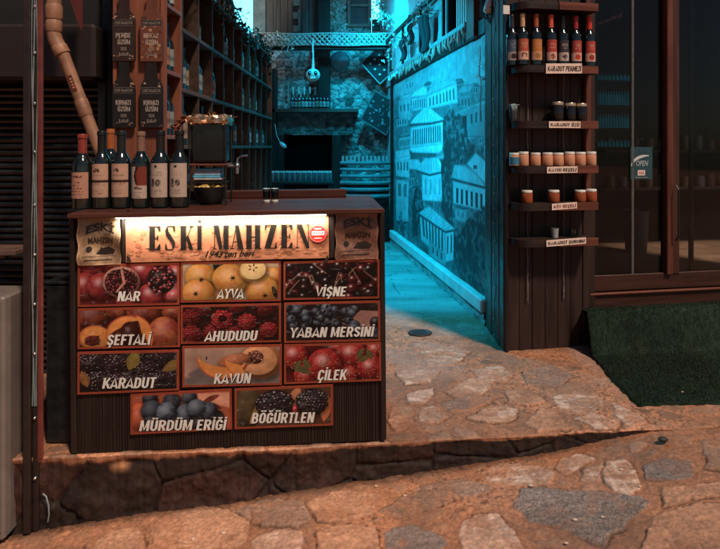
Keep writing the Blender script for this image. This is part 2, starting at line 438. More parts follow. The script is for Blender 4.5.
def voro(x, y, s=0, jit=.85):
    ix = np.floor(x).astype(np.int64); iy = np.floor(y).astype(np.int64)
    f1 = np.full(x.shape, 9.0); f2 = f1.copy(); idn = np.zeros(x.shape); idm = np.zeros(x.shape)
    for dx in (-1, 0, 1):
        for dy in (-1, 0, 1):
            cx = ix + dx; cy = iy + dy
            d = np.hypot(cx + .5 + jit * (_h(cx, cy, s + 11) - .5) - x, cy + .5 + jit * (_h(cx, cy, s + 23) - .5) - y)
            near = d < f1
            f2 = np.where(near, f1, np.minimum(f2, d))
            idn = np.where(near, _h(cx, cy, s + 5), idn); idm = np.where(near, _h(cx, cy, s + 41), idm)
            f1 = np.where(near, d, f1)
    return f1, f2, idn, idm
def smooth(e0, e1, x):
    t = np.clip((x - e0) / (e1 - e0), 0, 1); return t * t * (3 - 2 * t)
def polydist(X, Y, pts):                       # signed, positive inside
    inside = np.zeros(X.shape, bool); d = np.full(X.shape, 9.0); n = len(pts)
    for i in range(n):
        x0, y0 = pts[i]; x1, y1 = pts[(i + 1) % n]
        ex, ey = x1 - x0, y1 - y0
        t = np.clip(((X - x0) * ex + (Y - y0) * ey) / (ex * ex + ey * ey + 1e-12), 0, 1)
        d = np.minimum(d, np.hypot(X - x0 - t * ex, Y - y0 - t * ey))
        c = (y0 > Y) != (y1 > Y)
        with np.errstate(divide='ignore', invalid='ignore'):
            xx = (x1 - x0) * (Y - y0) / (y1 - y0 + 1e-12) + x0
        inside ^= c & (X < xx)
    return np.where(inside, d, -d)
def grid_obj(name, X, Y, Z, C, m, kind='structure', parent=None):
    nr, nc = X.shape
    V = np.stack([X, Y, Z], -1).reshape(-1, 3)
    i = np.arange(nr * nc).reshape(nr, nc)
    F = np.stack([i[:-1, :-1], i[:-1, 1:], i[1:, 1:], i[1:, :-1]], -1).reshape(-1, 4)
    me = bpy.data.meshes.new(name)
    me.vertices.add(len(V)); me.vertices.foreach_set('co', V.astype(np.float32).ravel())
    me.loops.add(F.size); me.loops.foreach_set('vertex_index', F.astype(np.int32).ravel())
    me.polygons.add(len(F)); me.polygons.foreach_set('loop_start', np.arange(0, F.size, 4, dtype=np.int32))
    me.polygons.foreach_set('loop_total', np.full(len(F), 4, dtype=np.int32))
    me.update(calc_edges=True); me.materials.append(m)
    me.polygons.foreach_set('use_smooth', np.ones(len(F), bool))
    C4 = np.concatenate([C.reshape(-1, 3), np.ones((nr * nc, 1))], 1)
    at = me.color_attributes.new('Col', 'FLOAT_COLOR', 'POINT'); at.data.foreach_set('color', C4.astype(np.float32).ravel())
    me.update()
    o = bpy.data.objects.new(name, me); COL.objects.link(o)
    if kind: o['kind'] = kind
    if parent: o.parent = parent
    return o
EARTHM = mat('earth_and_flagstone', (1, 1, 1), .72, .26, 60, .5, 130, attr=True, spec=.3)
STONEM = mat('rough_masonry', (1, 1, 1), .85, .3, 30, .5, 70, attr=True, spec=.25)

# ================================================================== GROUND
_ed = [(-200, 470), (50, 458), (90, 457), (130, 454.5), (180, 452), (230, 451), (300, 448.5), (345, 445.5), (390, 443), (450, 440), (520, 436), (600, 431.5), (640, 430), (680, 428.5), (760, 424), (1100, 410)]
EX = []; EY = []
for px, py in _ed:
    d = FPX * HC / (py - CY); EX.append((px - CX) * d / FPX); EY.append(d)
_st = [(-200, 570), (60, 530), (120, 520), (150, 515), (215, 507), (300, 491.5), (385, 480), (466, 467), (560, 452), (632, 437), (664, 431), (700, 427.5), (1100, 410)]
SX = []; SZ = []
for px, py in _st:
    d = np.interp((px - CX) * 2.6 / FPX, EX, EY); SX.append((px - CX) * d / FPX); SZ.append(min(HC - (py - CY) * d / FPX, -.002))
def edge_y(x): return np.interp(x, EX, EY) + .022 * (fbm(x * 9, x * 0 + 3, 5) - .5) + .012 * (fbm(x * 40, x * 0 + 7, 9) - .5)
def street_z(x): return np.interp(x, SX, SZ)
def street_pt(px, py):
    x = (px - CX) * 2.4 / FPX
    for _ in range(8):
        z = float(street_z(np.array(x))); d = FPX * (HC - z) / (py - CY); x = (px - CX) * d / FPX
    return (x, d)
def terr_pt(px, py):
    d = FPX * HC / (py - CY); return ((px - CX) * d / FPX, d)

EARTH = np.array((.39, .170, .093)); GREY = np.array((.20, .145, .125)); PINK = np.array((.38, .205, .135))
OCHRE = np.array((.38, .19, .115)); BROWN = np.array((.25, .14, .098)); WHITE = np.array((.46, .275, .20))
street_st = [
 (GREY, 1, [(515,505),(520,487),(548,488),(580,490),(606,492),(640,497),(652,503),(630,518),(614,533),(606,545),(592,542),(575,533),(550,524),(530,522)]),
 (PINK, 0, [(606,462),(622,459),(632,466),(640,480),(643,490),(628,496),(612,491),(603,478)]),
 (PINK, 0, [(584,471),(604,463),(602,486),(592,492),(580,488)]),
 (GREY, .7, [(642,465),(662,459),(690,461),(697,472),(688,481),(664,480),(645,478)]),
 (OCHRE, 0, [(655,512),(690,504),(740,501),(760,560),(640,560),(648,530)]),
 (BROWN, .4, [(380,511),(400,497),(430,483),(462,478),(496,488),(482,496),(450,502),(420,511),(395,517)]),
 (WHITE, .3, [(462,522),(478,511),(498,514),(512,526),(528,552),(500,560),(466,556),(459,535)]),
 (GREY, .4, [(383,531),(396,525),(418,526),(436,532),(447,542),(436,560),(385,560)]),
 (PINK, .2, [(476,474),(500,463),(540,465),(556,473),(548,486),(520,484),(496,482)]),
 (WHITE, .5, [(250,541),(274,529),(302,530),(306,543),(300,558),(258,558)]),
 (OCHRE, .2, [(148,529),(168,511),(205,507),(252,514),(250,530),(240,548),(190,552),(152,546)]),
 (OCHRE, .3, [(306,503),(338,490),(382,494),(374,514),(345,520),(318,521)]),
 (BROWN, .3, [(232,512),(262,500),(304,500),(312,518),(300,526),(262,526)]),
 (OCHRE, .1, [(318,530),(350,523),(376,526),(380,556),(320,558)]),
 (OCHRE, .3, [(660,486),(690,486),(735,478),(740,494),(690,500),(662,506)]),
 (PINK, .1, [(560,459),(582,454),(596,460),(584,468),(566,476),(555,468)]),
 (BROWN, .2, [(700,440),(740,436),(745,470),(706,468)]),
 (OCHRE, .2, [(85,545),(110,530),(140,528),(146,555),(90,560)]),
]
terr_st = [
 (WHITE, .2, [(404,396),(418,391),(433,390),(431,400),(421,406),(408,404)]),
 (PINK, .2, [(418,413),(430,406),(440,408),(451,418),(440,424),(420,422)]),
 (PINK, .1, [(462,418),(480,411),(506,404),(520,410),(516,421),(498,424)]),
 (PINK, .3, [(552,396),(580,392),(604,400),(600,413),(578,414),(556,407)]),
 (WHITE, .1, [(574,418),(590,413),(622,421),(618,430),(596,429)]),
 (PINK, .2, [(443,392),(470,379),(495,380),(486,392),(462,402)]),
 (PINK, .2, [(470,370),(500,366),(514,374),(505,384),(480,380)]),
 (PINK, .1, [(395,372),(420,366),(440,372),(428,384),(404,386)]),
 (BROWN, .4, [(440,405),(470,396),(500,398),(480,408),(452,413)]),
 (BROWN, .3, [(520,372),(550,366),(575,376),(556,388),(528,386)]),
 (PINK, .1, [(420,352),(450,346),(470,352),(456,366),(428,366)]),
 (OCHRE, .2, [(540,408),(556,412),(570,430),(540,432),(524,424)]),
 (OCHRE, .1, [(505,390),(530,390),(545,402),(526,408),(508,402)]),
 (PINK, .1, [(612,402),(634,412),(650,424),(630,428),(616,416)]),
 (OCHRE, .3, [(390,408),(412,408),(414,424),(396,432),(388,424)]),
]
def pave(X, Y, Z, polys, seed, sc, cells=.62):
    wx = X + .05 * (fbm(X * 14, Y * 14, seed, 6, .6) - .5); wy = Y + .05 * (fbm(X * 14, Y * 14, seed + 9, 6, .6) - .5)
    h = .006 * (fbm(X * 5, Y * 5, seed + 3) - .5) + .0025 * (fbm(X * 30, Y * 30, seed + 4) - .5)
    big = fbm(X * 2.3, Y * 2.3, seed + 6)[..., None]; fine = fbm(X * 60, Y * 60, seed + 8)[..., None]
    gr = fbm(X * 130, Y * 130, seed + 7, 3)[..., None]; C = EARTH * (.42 + .95 * big) * (.64 + .72 * fine) * (.6 + .8 * gr); pit = smooth(.70, .78, vnoise(X * 75, Y * 75, seed + 27))[..., None] * smooth(.45, .6, big); C = C * (1 - .55 * pit)
    wet = smooth(.52, .68, fbm(X * 4.2, Y * 4.2, seed + 17, 5))[..., None]; C = C * (1 - .45 * wet) + np.array((.15, .085, .06)) * .45 * wet
    hand = np.zeros(X.shape); lim = np.zeros(X.shape)
    for k, (col, spk, pts) in enumerate(polys):
        bx = [p[0] for p in pts]; by = [p[1] for p in pts]
        sel = (X > min(bx) - .06) & (X < max(bx) + .06) & (Y > min(by) - .06) & (Y < max(by) + .06)
        if not sel.any(): continue
        xs, ys = X[sel], Y[sel]
        d = polydist(wx[sel], wy[sel], pts)
        lim[sel] = np.maximum(lim[sel], smooth(-.03, -.005, d))
        mk = smooth(-.004, .006, d)
        groove = smooth(.0075, .0, np.abs(d + .003)) * smooth(.35, .6, fbm(xs * 6 + k, ys * 6, seed + 44))
        lay = fbm(xs * 9 + k, ys * 40, seed + k) ; rough_ = fbm(xs * 55, ys * 55, seed + 30 + k); sp = vnoise(xs * 230, ys * 230, seed + 60 + k)
        cc = col * (.68 + .4 * lay[..., None] + .28 * rough_[..., None]) * (1 + spk * 1.1 * (sp[..., None] - .55))
        if col is WHITE or col is PINK:
            wv = smooth(.56, .68, fbm(xs * 14 + 3 * k, ys * 34, seed + 70 + k))[..., None]; cc = cc * (1 - .4 * wv) + np.array((.74, .55, .46)) * .4 * wv
        soil = smooth(.52, .64, fbm(xs * 8, ys * 8, seed + 90 + k, 6, .6))[..., None] * (.75 if spk < .5 else .3)
        cc = cc * (.62 + .76 * fbm(xs * 110, ys * 110, seed + 33, 3))[..., None] * (.7 + .6 * fbm(xs * 5, ys * 5, seed + 34))[..., None]
        cc = cc * (1 - soil) + C[sel] * soil
        C[sel] = C[sel] * (1 - mk[..., None]) + cc * mk[..., None]
        C[sel] = C[sel] * (1 - .75 * np.clip(groove * (.15 + 1.5 * lay), 0, 1)[..., None])
        h[sel] = h[sel] * (1 - mk) + mk * (.006 + .009 * (lay - .5) + .004 * (rough_ - .5)) - .005 * groove
    # loose smaller stones between the big ones
    f1, f2, idn, idm = voro(wx * sc, wy * sc * 1.35, seed + 2)
    d = (f2 - f1) / sc
    has = (idn < cells) & (lim < .02)
    mk = smooth(.03, .048, d + .03 * (rough2 := fbm(X * 30, Y * 30, seed + 12)) - .012) * has
    base = np.where((idm < .4)[..., None], PINK, np.where((idm < .7)[..., None], OCHRE, BROWN))
    cc = base * (.55 + .45 * idn[..., None]) * (.7 + .6 * rough2[..., None])
    st_ = (.8 * mk * smooth(.66, .46, fbm(X * 7, Y * 7, seed + 21, 6, .6)))[..., None]
    C = C * (1 - st_) + cc * st_
    h = h + mk * (.004 + .006 * (rough2 - .5))
    crack = smooth(.004, .0, np.abs(fbm(X * 4, Y * 4, seed + 15, 4) - .5)) * smooth(.5, .62, fbm(X * 2, Y * 2, seed + 19))
    h = h - .005 * crack; C = C * (1 - .45 * crack[..., None])
    return h, np.clip(C, .01, .8)

xs = np.concatenate([[-30, -12, -5, -3, -2.2], np.arange(-1.75, 2.35, .0046), [2.6, 3.2, 4.5, 8, 14, 30]])
ex = edge_y(xs)
# street: from behind the camera up to the foot of the step
tt = np.concatenate([[-30, -10, -3, -1, .3, 1.0, 1.5], np.arange(1.86, 2.43, .0046)])
X, Tm = np.meshgrid(xs, tt)
last = np.tile(ex, (1, 1)); Yr = Tm.copy()
k = np.linspace(0, 1, 62)[1:]
Yt = 2.43 + (ex[None, :] + .012 - 2.43) * k[:, None]
Y = np.vstack([Yr, Yt]); X = np.vstack([X, np.tile(xs, (len(k), 1))])
Z0 = street_z(X) - .012 * np.clip(ex[None, :] - Y, 0, 3)
hh, C = pave(X, Y, Z0, [(c, s_, [street_pt(*p) for p in pts]) for c, s_, pts in street_st], 100, 8.0, .8)
fade = np.where(np.abs(X) > 2.4, .0, 1.0)
foot_tone = smooth(.05, .0, ex[None, :] - Y)[..., None] * smooth(-.03, -.1, street_z(X))[..., None]
C = C * (1 - .55 * foot_tone)  # street colour goes darker towards the foot of the step
tm = smooth(-.02, .0, street_z(X))      # where the step has died away the two surfaces run together
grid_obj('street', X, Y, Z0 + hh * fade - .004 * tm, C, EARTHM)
SURF_X, SURF_Y = xs, None
# step face
kk = np.linspace(0, 1, 30)
X = np.tile(xs, (len(kk), 1)); T = np.tile(kk[:, None], (1, len(xs)))
zb = street_z(xs)[None, :] - .02; hgt = -zb - .004
Zf = zb + hgt * T
amp = np.clip(hgt / .25, 0, 1)
f1, f2, idn, idm = voro(X * 3.1 + .8, Zf * 3.0 + 5.3, 77)
seam = smooth(.06, .0, f2 - f1) * .7
bul = (fbm(X * 6, Zf * 9, 50) - .5) * .045 + (fbm(X * 22, Zf * 26, 51) - .5) * .018 + (fbm(X * 70, Zf * 80, 52) - .5) * .008
lip = smooth(.93, .99, T)
Yf = ex[None, :] + amp * ((.016 - bul + .02 * seam) * (1 - lip) + lip * .0) * np.sin(np.pi * np.clip(T, 0, 1) ** .6) ** .5 * 1.0
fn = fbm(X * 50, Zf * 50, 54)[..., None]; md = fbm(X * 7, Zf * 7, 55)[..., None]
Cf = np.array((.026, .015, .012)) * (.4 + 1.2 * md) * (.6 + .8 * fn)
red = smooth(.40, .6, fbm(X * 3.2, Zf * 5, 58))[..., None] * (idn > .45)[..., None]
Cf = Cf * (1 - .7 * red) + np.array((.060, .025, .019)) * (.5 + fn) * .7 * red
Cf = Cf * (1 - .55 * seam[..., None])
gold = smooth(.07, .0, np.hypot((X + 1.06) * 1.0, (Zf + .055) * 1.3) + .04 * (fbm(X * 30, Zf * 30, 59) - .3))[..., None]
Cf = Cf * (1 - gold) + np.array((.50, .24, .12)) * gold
lipc = smooth(.90, .96, T + .13 * (fbm(X * 14, X * 0 + 2, 61) - .5))[..., None]
Cf = Cf * (1 - lipc) + EARTH * (.7 + .6 * fn) * lipc
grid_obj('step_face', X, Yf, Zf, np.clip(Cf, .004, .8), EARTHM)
# terrace and alley floor
vv = np.concatenate([np.arange(0, 1.2, .0052), np.linspace(1.2, 2.6, 130)[1:], np.linspace(2.6, 7.6, 120)[1:], [9, 14, 40]])
X = np.tile(xs, (len(vv), 1)); Y = ex[None, :] + vv[:, None]
hh, C = pave(X, Y, Y * 0, [(c, s_, [terr_pt(*p) for p in pts]) for c, s_, pts in terr_st], 200, 6.5, .75)
pz = smooth(.42, .62, fbm(X * 2.6, Y * 2.6, 220, 5))[..., None] * smooth(3.0, 3.7, Y)[..., None] * .7
C = C * (1 - pz) + pz * np.array((.34, .21, .165)) * (.6 + .8 * fbm(X * 25, Y * 25, 221)[..., None])
# the alley floor: paler worn cement with long cracks across
al = smooth(4.45, 4.95, Y + .25 * (fbm(X * 3, Y * 3, 210) - .5))[..., None]
crk = smooth(.018, .0, np.abs(fbm(X * 1.4, Y * 3.2, 212, 4) - .5))[..., None]
lay = fbm(X * 2.2, Y * 9, 214)[..., None]
Ca = np.array((.36, .33, .31)) * (.55 + .9 * lay) * (1 - .55 * crk)
C = C * (1 - al) + Ca * al
hh = hh * (1 - .4 * al[..., 0]) - .006 * crk[..., 0] * al[..., 0]
drop = np.where(vv[:, None] < .001, 0, 1)
grid_obj('terrace', X, Y, (hh * np.where(np.abs(X) > 2.4, 0, 1)) * drop - .004 * (1 - drop), np.clip(C, .01, .8), EARTHM)

# ================================================================== COUNTER
LT = thing('drinks_counter', 'dark reeded wood counter carrying a lit name board and eleven fruit pictures', 'counter', (-1.276, 2.525, -.005), 0)
LT.rotation_euler = (0, R(-.5), math.atan2(.098, 1.396))
MC = Matrix.Translation(LT.location) @ LT.rotation_euler.to_matrix().to_4x4(); MCI = MC.inverted()
def Cp(px, py, v=0):            # pixel -> (u, z) on the counter's plane at local depth v
    o = MCI @ Vector((0, 0, HC)); d = (MCI @ P(px, py, 1.0)) - o
    t = (v - o.y) / d.y; q = o + d * t
    return (q.x, q.z)
W, D, H = 1.40, .62, 1.055
m = MB(); m.box((W / 2, D / 2 + .012, H / 2 + .012), (W - .02, D - .02, H - .02), .004); m.build('body', DARKW, LT)
# reeded front skirt: real ridges
m = MB(); n = 120; V = []; F = []; rw = [random.uniform(.6, 1.4) for _ in range(n)]; sw_ = sum(rw); ca_ = [sum(rw[:i]) / sw_ for i in range(n + 1)]
for i in range(n):
    u0 = .004 + (W - .008) * ca_[i]; du = (W - .008) * (ca_[i + 1] - ca_[i])
    dz = random.uniform(-.001, .002)
    for f, y in ((0, .0045), (.12, .0 + dz), (.86, 0 + dz), (.95, .0045)):
        V.append((u0 + f * du, y, .004)); V.append((u0 + f * du, y, H - .01))
for i in range(4 * n - 1): F.append((2 * i, 2 * i + 2, 2 * i + 3, 2 * i + 1))
m.add(V, F); m.build('reeded_front', DARKW, LT, fix=False)
for u_ in (.012, W - .012): m = MB(); m.box((u_, -.006, H / 2), (.024, .014, H - .02), .003); m.build('corner_strip', DARKW, LT)
ca0, ca1 = Cp(66.5, 210, -.075)[0], Cp(384.5, 205, -.075)[0]; m = MB(); m.box(((ca0 + ca1) / 2, D / 2 - .025, H + .012), (ca1 - ca0, D + .10, .022), .004); m.build('countertop', wood('dark_red_counter', (.035, .012, .009), (.11, .034, .022), 'x', .4), LT)
m = MB(); m.box((.62, D - .05, H + .045), (1.26, .07, .042), .004); m.build('back_ledge', MATS['dark_red_counter'], LT)
# LED strip under the front edge of the top (lit lamp in the photograph)
LED = mat('led_lens', (1, .95, .85), .4, .02, emit=(1, .86, .68), es=14)
ledu0, ledu1 = Cp(119, 212)[0], Cp(326, 209)[0]
m = MB(); m.box(((ledu0 + ledu1) / 2, -.040, H - .003), (ledu1 - ledu0, .012, .007), .001, 1)
k = 46
for i in range(k): m.sphere((ledu0 + (ledu1 - ledu0) * (i + .5) / k, -.040, H - .0065), .0042, 8, 5, 1)
m.build('led_strip', [WHITEP, LED], LT)
al_ = bpy.data.lights.new('led_strip_light', 'AREA'); al_.shape = 'RECTANGLE'; al_.size = ledu1 - ledu0; al_.size_y = .008
al_.energy = 6.0; al_.color = (1, .90, .78); al_.spread = R(150)
alo = bpy.data.objects.new('led_strip_light', al_); COL.objects.link(alo); alo.parent = LT
alo.location = ((ledu0 + ledu1) / 2, -.040, H - .013); alo.rotation_euler = (R(16), 0, 0)

def plane_M(p, u=(1, 0, 0), v=(0, 0, 1)):
    u = Vector(u).normalized(); n_ = u.cross(Vector(v)).normalized(); v = n_.cross(u)
    M = Matrix((( u.x, v.x, n_.x, p[0]), (u.y, v.y, n_.y, p[1]), (u.z, v.z, n_.z, p[2]), (0, 0, 0, 1))); return M
# --- name board
INK = (.006, .004, .003)
RUST = mat('rust_orange_sheet', (1, 1, 1), .5, .32, 16, .12, 60, attr=True, spec=.3)
(u0, z0), (u1, z1) = Cp(127, 262), Cp(328.6, 210)
Mb = plane_M((0, -.016, 0))
p = Paint(Mb)
b = MB(); b.box(((u0 + u1) / 2, -.010, (z0 + z1) / 2), (u1 - u0, .011, z1 - z0), .001, 0, None, (.40, .155, .078)); p.b = b
rnd = random.Random(3)
for i in range(150):
    uu = rnd.uniform(u0 + .01, u1 - .01); zz = rnd.uniform(z0 + .004, z0 + .09) if i % 3 else rnd.uniform(z0 + .01, z1 - .01)
    c = rnd.choice([(.30, .10, .05), (.35, .125, .06), (.44, .19, .10), (.33, .115, .055), (.42, .17, .09)])
    if i % 12 == 0: p.up()
    p.ell(uu, zz, min(rnd.uniform(.004, .014), uu - u0 - .001, u1 - uu - .001), min(rnd.uniform(.003, .012), zz - z0 - .001), c, None, rnd.uniform(-.1, .1), 9, up=False)
p.up()
def L_(px, py): return Cp(px, py, -.016)
# display letters with heavy uprights and hairlines, drawn stroke by stroke
def glyph(ch, x0, x1, yt, yb):
    w_ = x1 - x0
    def q(pts, up=True): p.poly([L_(x0 + a_ * w_, yb + (yt - yb) * b_) for a_, b_ in pts], INK, 0, up)
    def r_(a0, b0, a1, b1): q([(a0, b0), (a1, b0), (a1, b1), (a0, b1)])
    hl = .045
    if ch == 'E': r_(.08, 0, .54, 1); r_(0, 0, 1, hl); r_(0, 1 - hl, 1, 1); r_(.5, .48, .80, .48 + hl); q([(.66, 1), (1, 1), (1, .78), (.9, .78)]); q([(.60, 0), (1, 0), (1, .26), (.9, .26)]); r_(.72, .40, .82, .62)
    if ch == 'S':
        q([(.02, .80), (.20, .97), (.30, .80), (.62, .58), (.95, .36), (.98, .22), (.60, .30), (.10, .60)]); r_(.2, .965, .85, 1); q([(.72, 1), (.95, 1), (.95, .76), (.86, .76)]); r_(.15, 0, .8, hl); q([(.03, 0), (.28, 0), (.13, .25), (.03, .25)])
        q([(.98, .22), (.95, .36), (.62, .44), (.72, .05), (.85, .05)]); q([(.02, .80), (.10, .60), (.36, .52), (.30, .94), (.18, .97)])
    if ch == 'K': r_(.06, 0, .46, 1); r_(0, 0, .5, hl); r_(0, 1 - hl, .5, 1); q([(.42, .42), (.86, 1), (.93, 1), (.46, .40)]); q([(.46, .54), (.62, .62), (1, 0), (.70, 0)]); r_(.7, 1 - hl, 1, 1)
    if ch == 'I': r_(.12, 0, .90, 1); r_(0, 0, 1, hl); r_(0, 1 - hl, 1, 1); r_(.25, 1.12, .8, 1.24)
    if ch == 'M': r_(.08, 0, .13, 1); q([(.02, 1), (.36, 1), (.58, .10), (.52, 0), (.40, 0)]); q([(.50, 0), (.53, .1), (.76, 1), (.72, 1)]); r_(.66, 0, .97, 1); r_(0, 0, .22, hl); r_(.64, 0, 1, hl); r_(.68, 1 - hl, 1, 1)
    if ch == 'A': q([(.14, 0), (.20, 0), (.50, .92), (.46, 1)]); q([(.38, 1), (.64, 1), (.97, 0), (.60, 0)]); r_(.26, .28, .70, .28 + hl); r_(.02, 0, .34, hl); r_(.54, 0, 1, hl)
    if ch == 'H': r_(.06, 0, .40, 1); r_(.62, 0, .95, 1); r_(.36, .46, .66, .46 + hl * 1.3); r_(0, 0, .44, hl); r_(0, 1 - hl, .44, 1); r_(.58, 0, 1, hl); r_(.58, 1 - hl, 1, 1)
    if ch == 'Z': q([(.52, .97), (.99, .97), (.48, .03), (.01, .03)]); r_(.04, 1 - hl, .98, 1); r_(.02, 0, .98, hl); q([(.04, 1), (.22, 1), (.1, .76), (.04, .76)]); q([(.8, 0), (.98, 0), (.98, .26), (.9, .26)])
    if ch == 'N': r_(.08, 0, .13, 1); q([(.02, 1), (.42, 1), (.96, .06), (.96, 0), (.74, 0)]); r_(.87, 0, .92, 1); r_(0, 0, .24, hl); r_(.76, 1 - hl, 1, 1)
p.up()
for ch, a0, a1 in (('E', 148.5, 160.5), ('S', 165, 175.5), ('K', 180, 193.5), ('I', 197, 202.2), ('M', 213, 229), ('A', 229.5, 244), ('H', 245.5, 261), ('Z', 264.5, 277), ('E', 280.5, 292.5), ('N', 296, 310)):
    f = (a0 - 148) / 162; glyph(ch, a0, a1, 226.2 - 2.2 * f, 250.3 - 2.4 * f)
(a0, b0), (a1, b1) = L_(205, 257.5), L_(253, 256.5)
p.text("1943'ten beri", a0, b0, a1, .032, INK, .030, .45)
(a0, b0), (a1, b1) = L_(163, 257.5), L_(183, 257)
p.text("1943", a0, b0, a1, .016, (.30, .12, .07), .0, .3)
for yy in (252, 258.5):
    pa, pb = L_(130, yy), L_(326, yy - 1.8); p.line(pa, pb, .0016, (.20, .075, .045))
for pts in ([(127, 210), (131, 210), (127, 214)], [(321, 210), (328.5, 210), (328.5, 217), (325, 214)], [(127, 262), (132, 262), (130, 257), (127, 255)], [(323, 262), (328.5, 262), (328.5, 254)]):
    p.poly([L_(*q) for q in pts], (.03, .016, .012))
# round red sticker
cu_, cv_ = L_(318, 233.3); r_ = .0405
p.ell(cu_, cv_, r_, r_, S(200, 50, 42), S(190, 42, 36), n=36); p.ell(cu_, cv_, r_ * .93, r_ * .93, S(225, 150, 140), None, n=36); p.ell(cu_, cv_, r_ * .89, r_ * .89, S(198, 46, 40), None, n=36)
p.rect(cu_ - r_ * .70, cv_ - r_ * .18, cu_ + r_ * .70, cv_ + r_ * .26, S(240, 225, 215))
for i in range(6): p.rect(cu_ - r_ * .62 + i * r_ * .21, cv_ - r_ * .10, cu_ - r_ * .62 + i * r_ * .21 + r_ * .12, cv_ + r_ * (.12 + .05 * (i % 2)), S(190, 60, 55), up=(i == 0))
for i in range(5): p.rect(cu_ - r_ * .40 + i * r_ * .17, cv_ + r_ * .46, cu_ - r_ * .40 + i * r_ * .17 + r_ * .10, cv_ + r_ * .60, S(240, 215, 205), up=(i == 0))
p.rect(cu_ - r_ * .42, cv_ - r_ * .56, cu_ + r_ * .42, cv_ - r_ * .47, S(235, 205, 195))
p.b.build('name_board', RUST, LT, fix=False)
m = MB(); ua, ub = Cp(122.5, 214)[0], Cp(127, 214)[0]
m.box(((ua + ub) / 2, -.004, (z0 + z1) / 2), (ub - ua, .016, z1 - z0), .002); m.build('board_divider', DARKW, LT); m = MB()
ua, ub = Cp(328.8, 214)[0], Cp(334.5, 214)[0]
m.box(((ua + ub) / 2, -.004, (z0 + z1) / 2), (ub - ua, .016, z1 - z0), .002); m.build('board_divider', DARKW, LT)

# --- the two old curled metal plates
OLDM = mat('old_bronzed_sheet', (1, 1, 1), .42, .38, 24, .25, 55, attr=True, spec=.5)
def old_plate(pxl, pxr, pyt, pyb, col, curl, label):
    (ua, za), (ub, zb) = Cp(pxl, pyb), Cp(pxr, pyt)
    n = 26; V = []; F = []; C = []
    def surf(f, g):
        wav = .006 * math.sin(6 * f + 3 * g) + .004 * math.sin(11 * g + 2 * f)
        edge = curl * (max(0, abs(f - .5) - .38) / .12) ** 2 * (.6 + .4 * math.sin(7 * g))
        return (ua + (ub - ua) * f + .003 * math.sin(13 * g) * (1 if f > .5 else -1) * (abs(f - .5) > .45), -.018 - wav - edge, za + (zb - za) * g)
    for j in range(n):
        for i in range(n):
            V.append(surf(i / (n - 1), j / (n - 1)))
            t = .75 + .5 * random.random() * .6; e_ = 1 if 0 < i < n - 1 and 0 < j < n - 1 else 1.7
            C.append(tuple(c * t * e_ for c in col))
    for j in range(n - 1):
        for i in range(n - 1): F.append((j * n + i, j * n + i + 1, (j + 1) * n + i + 1, (j + 1) * n + i))
    m = MB(); m.add(V, F, 0, C)
    pp = Paint(None)
    def drop(pts, col_, lift):    # map flat art onto the wavy sheet
        return [(surf(x, y)[0], surf(x, y)[1] - lift, surf(x, y)[2]) for x, y in pts]
    dk = (.020, .013, .010)
    def art(txt, x0, y0, x1, cap, arch=0, bold=.03):
        V_, F_ = text_poly(txt, bold)
        pts = [(x0 + (x1 - x0) * x, y0 + cap * y + arch * (1 - (2 * x - 1) ** 2)) for x, y in V_]
        m.add(drop(pts, dk, .0035), F_, 0, dk)
    art('ESKİ', .20, .64, .86, .17, .07); art('MAHZEN', .24, .45, .82, .13)
    def blob(pts): m.add(drop(pts, dk, .003), [tuple(range(len(pts)))], 0, dk)
    blob([(.26 + .07 * math.cos(t * .628), .33 + .06 * math.sin(t * .628)) for t in range(10)])
    blob([(.42, .24), (.55, .34), (.70, .38), (.84, .31), (.80, .24), (.62, .22)])
    for i in range(12):
        cx_, cy_ = .50 + .03 * i, .29 + .05 * math.sin(i * 1.7); blob([(cx_ + .025 * math.cos(t), cy_ + .022 * math.sin(t)) for t in (0, 1.2, 2.5, 3.7, 5)])
    blob([(.1, .185), (.9, .19), (.9, .18), (.1, .175)]); blob([(.15, .11), (.8, .12), (.8, .10), (.15, .09)])
    o = m.build('old_plate', OLDM, LT, fix=False); o['label'] = label
old_plate(80, 122, 216, 264.5, (.34, .21, .12), .006, 'bronze coloured curled plate')
old_plate(335.5, 377, 210.5, 259, (.23, .105, .07), .006, 'brown curled plate')

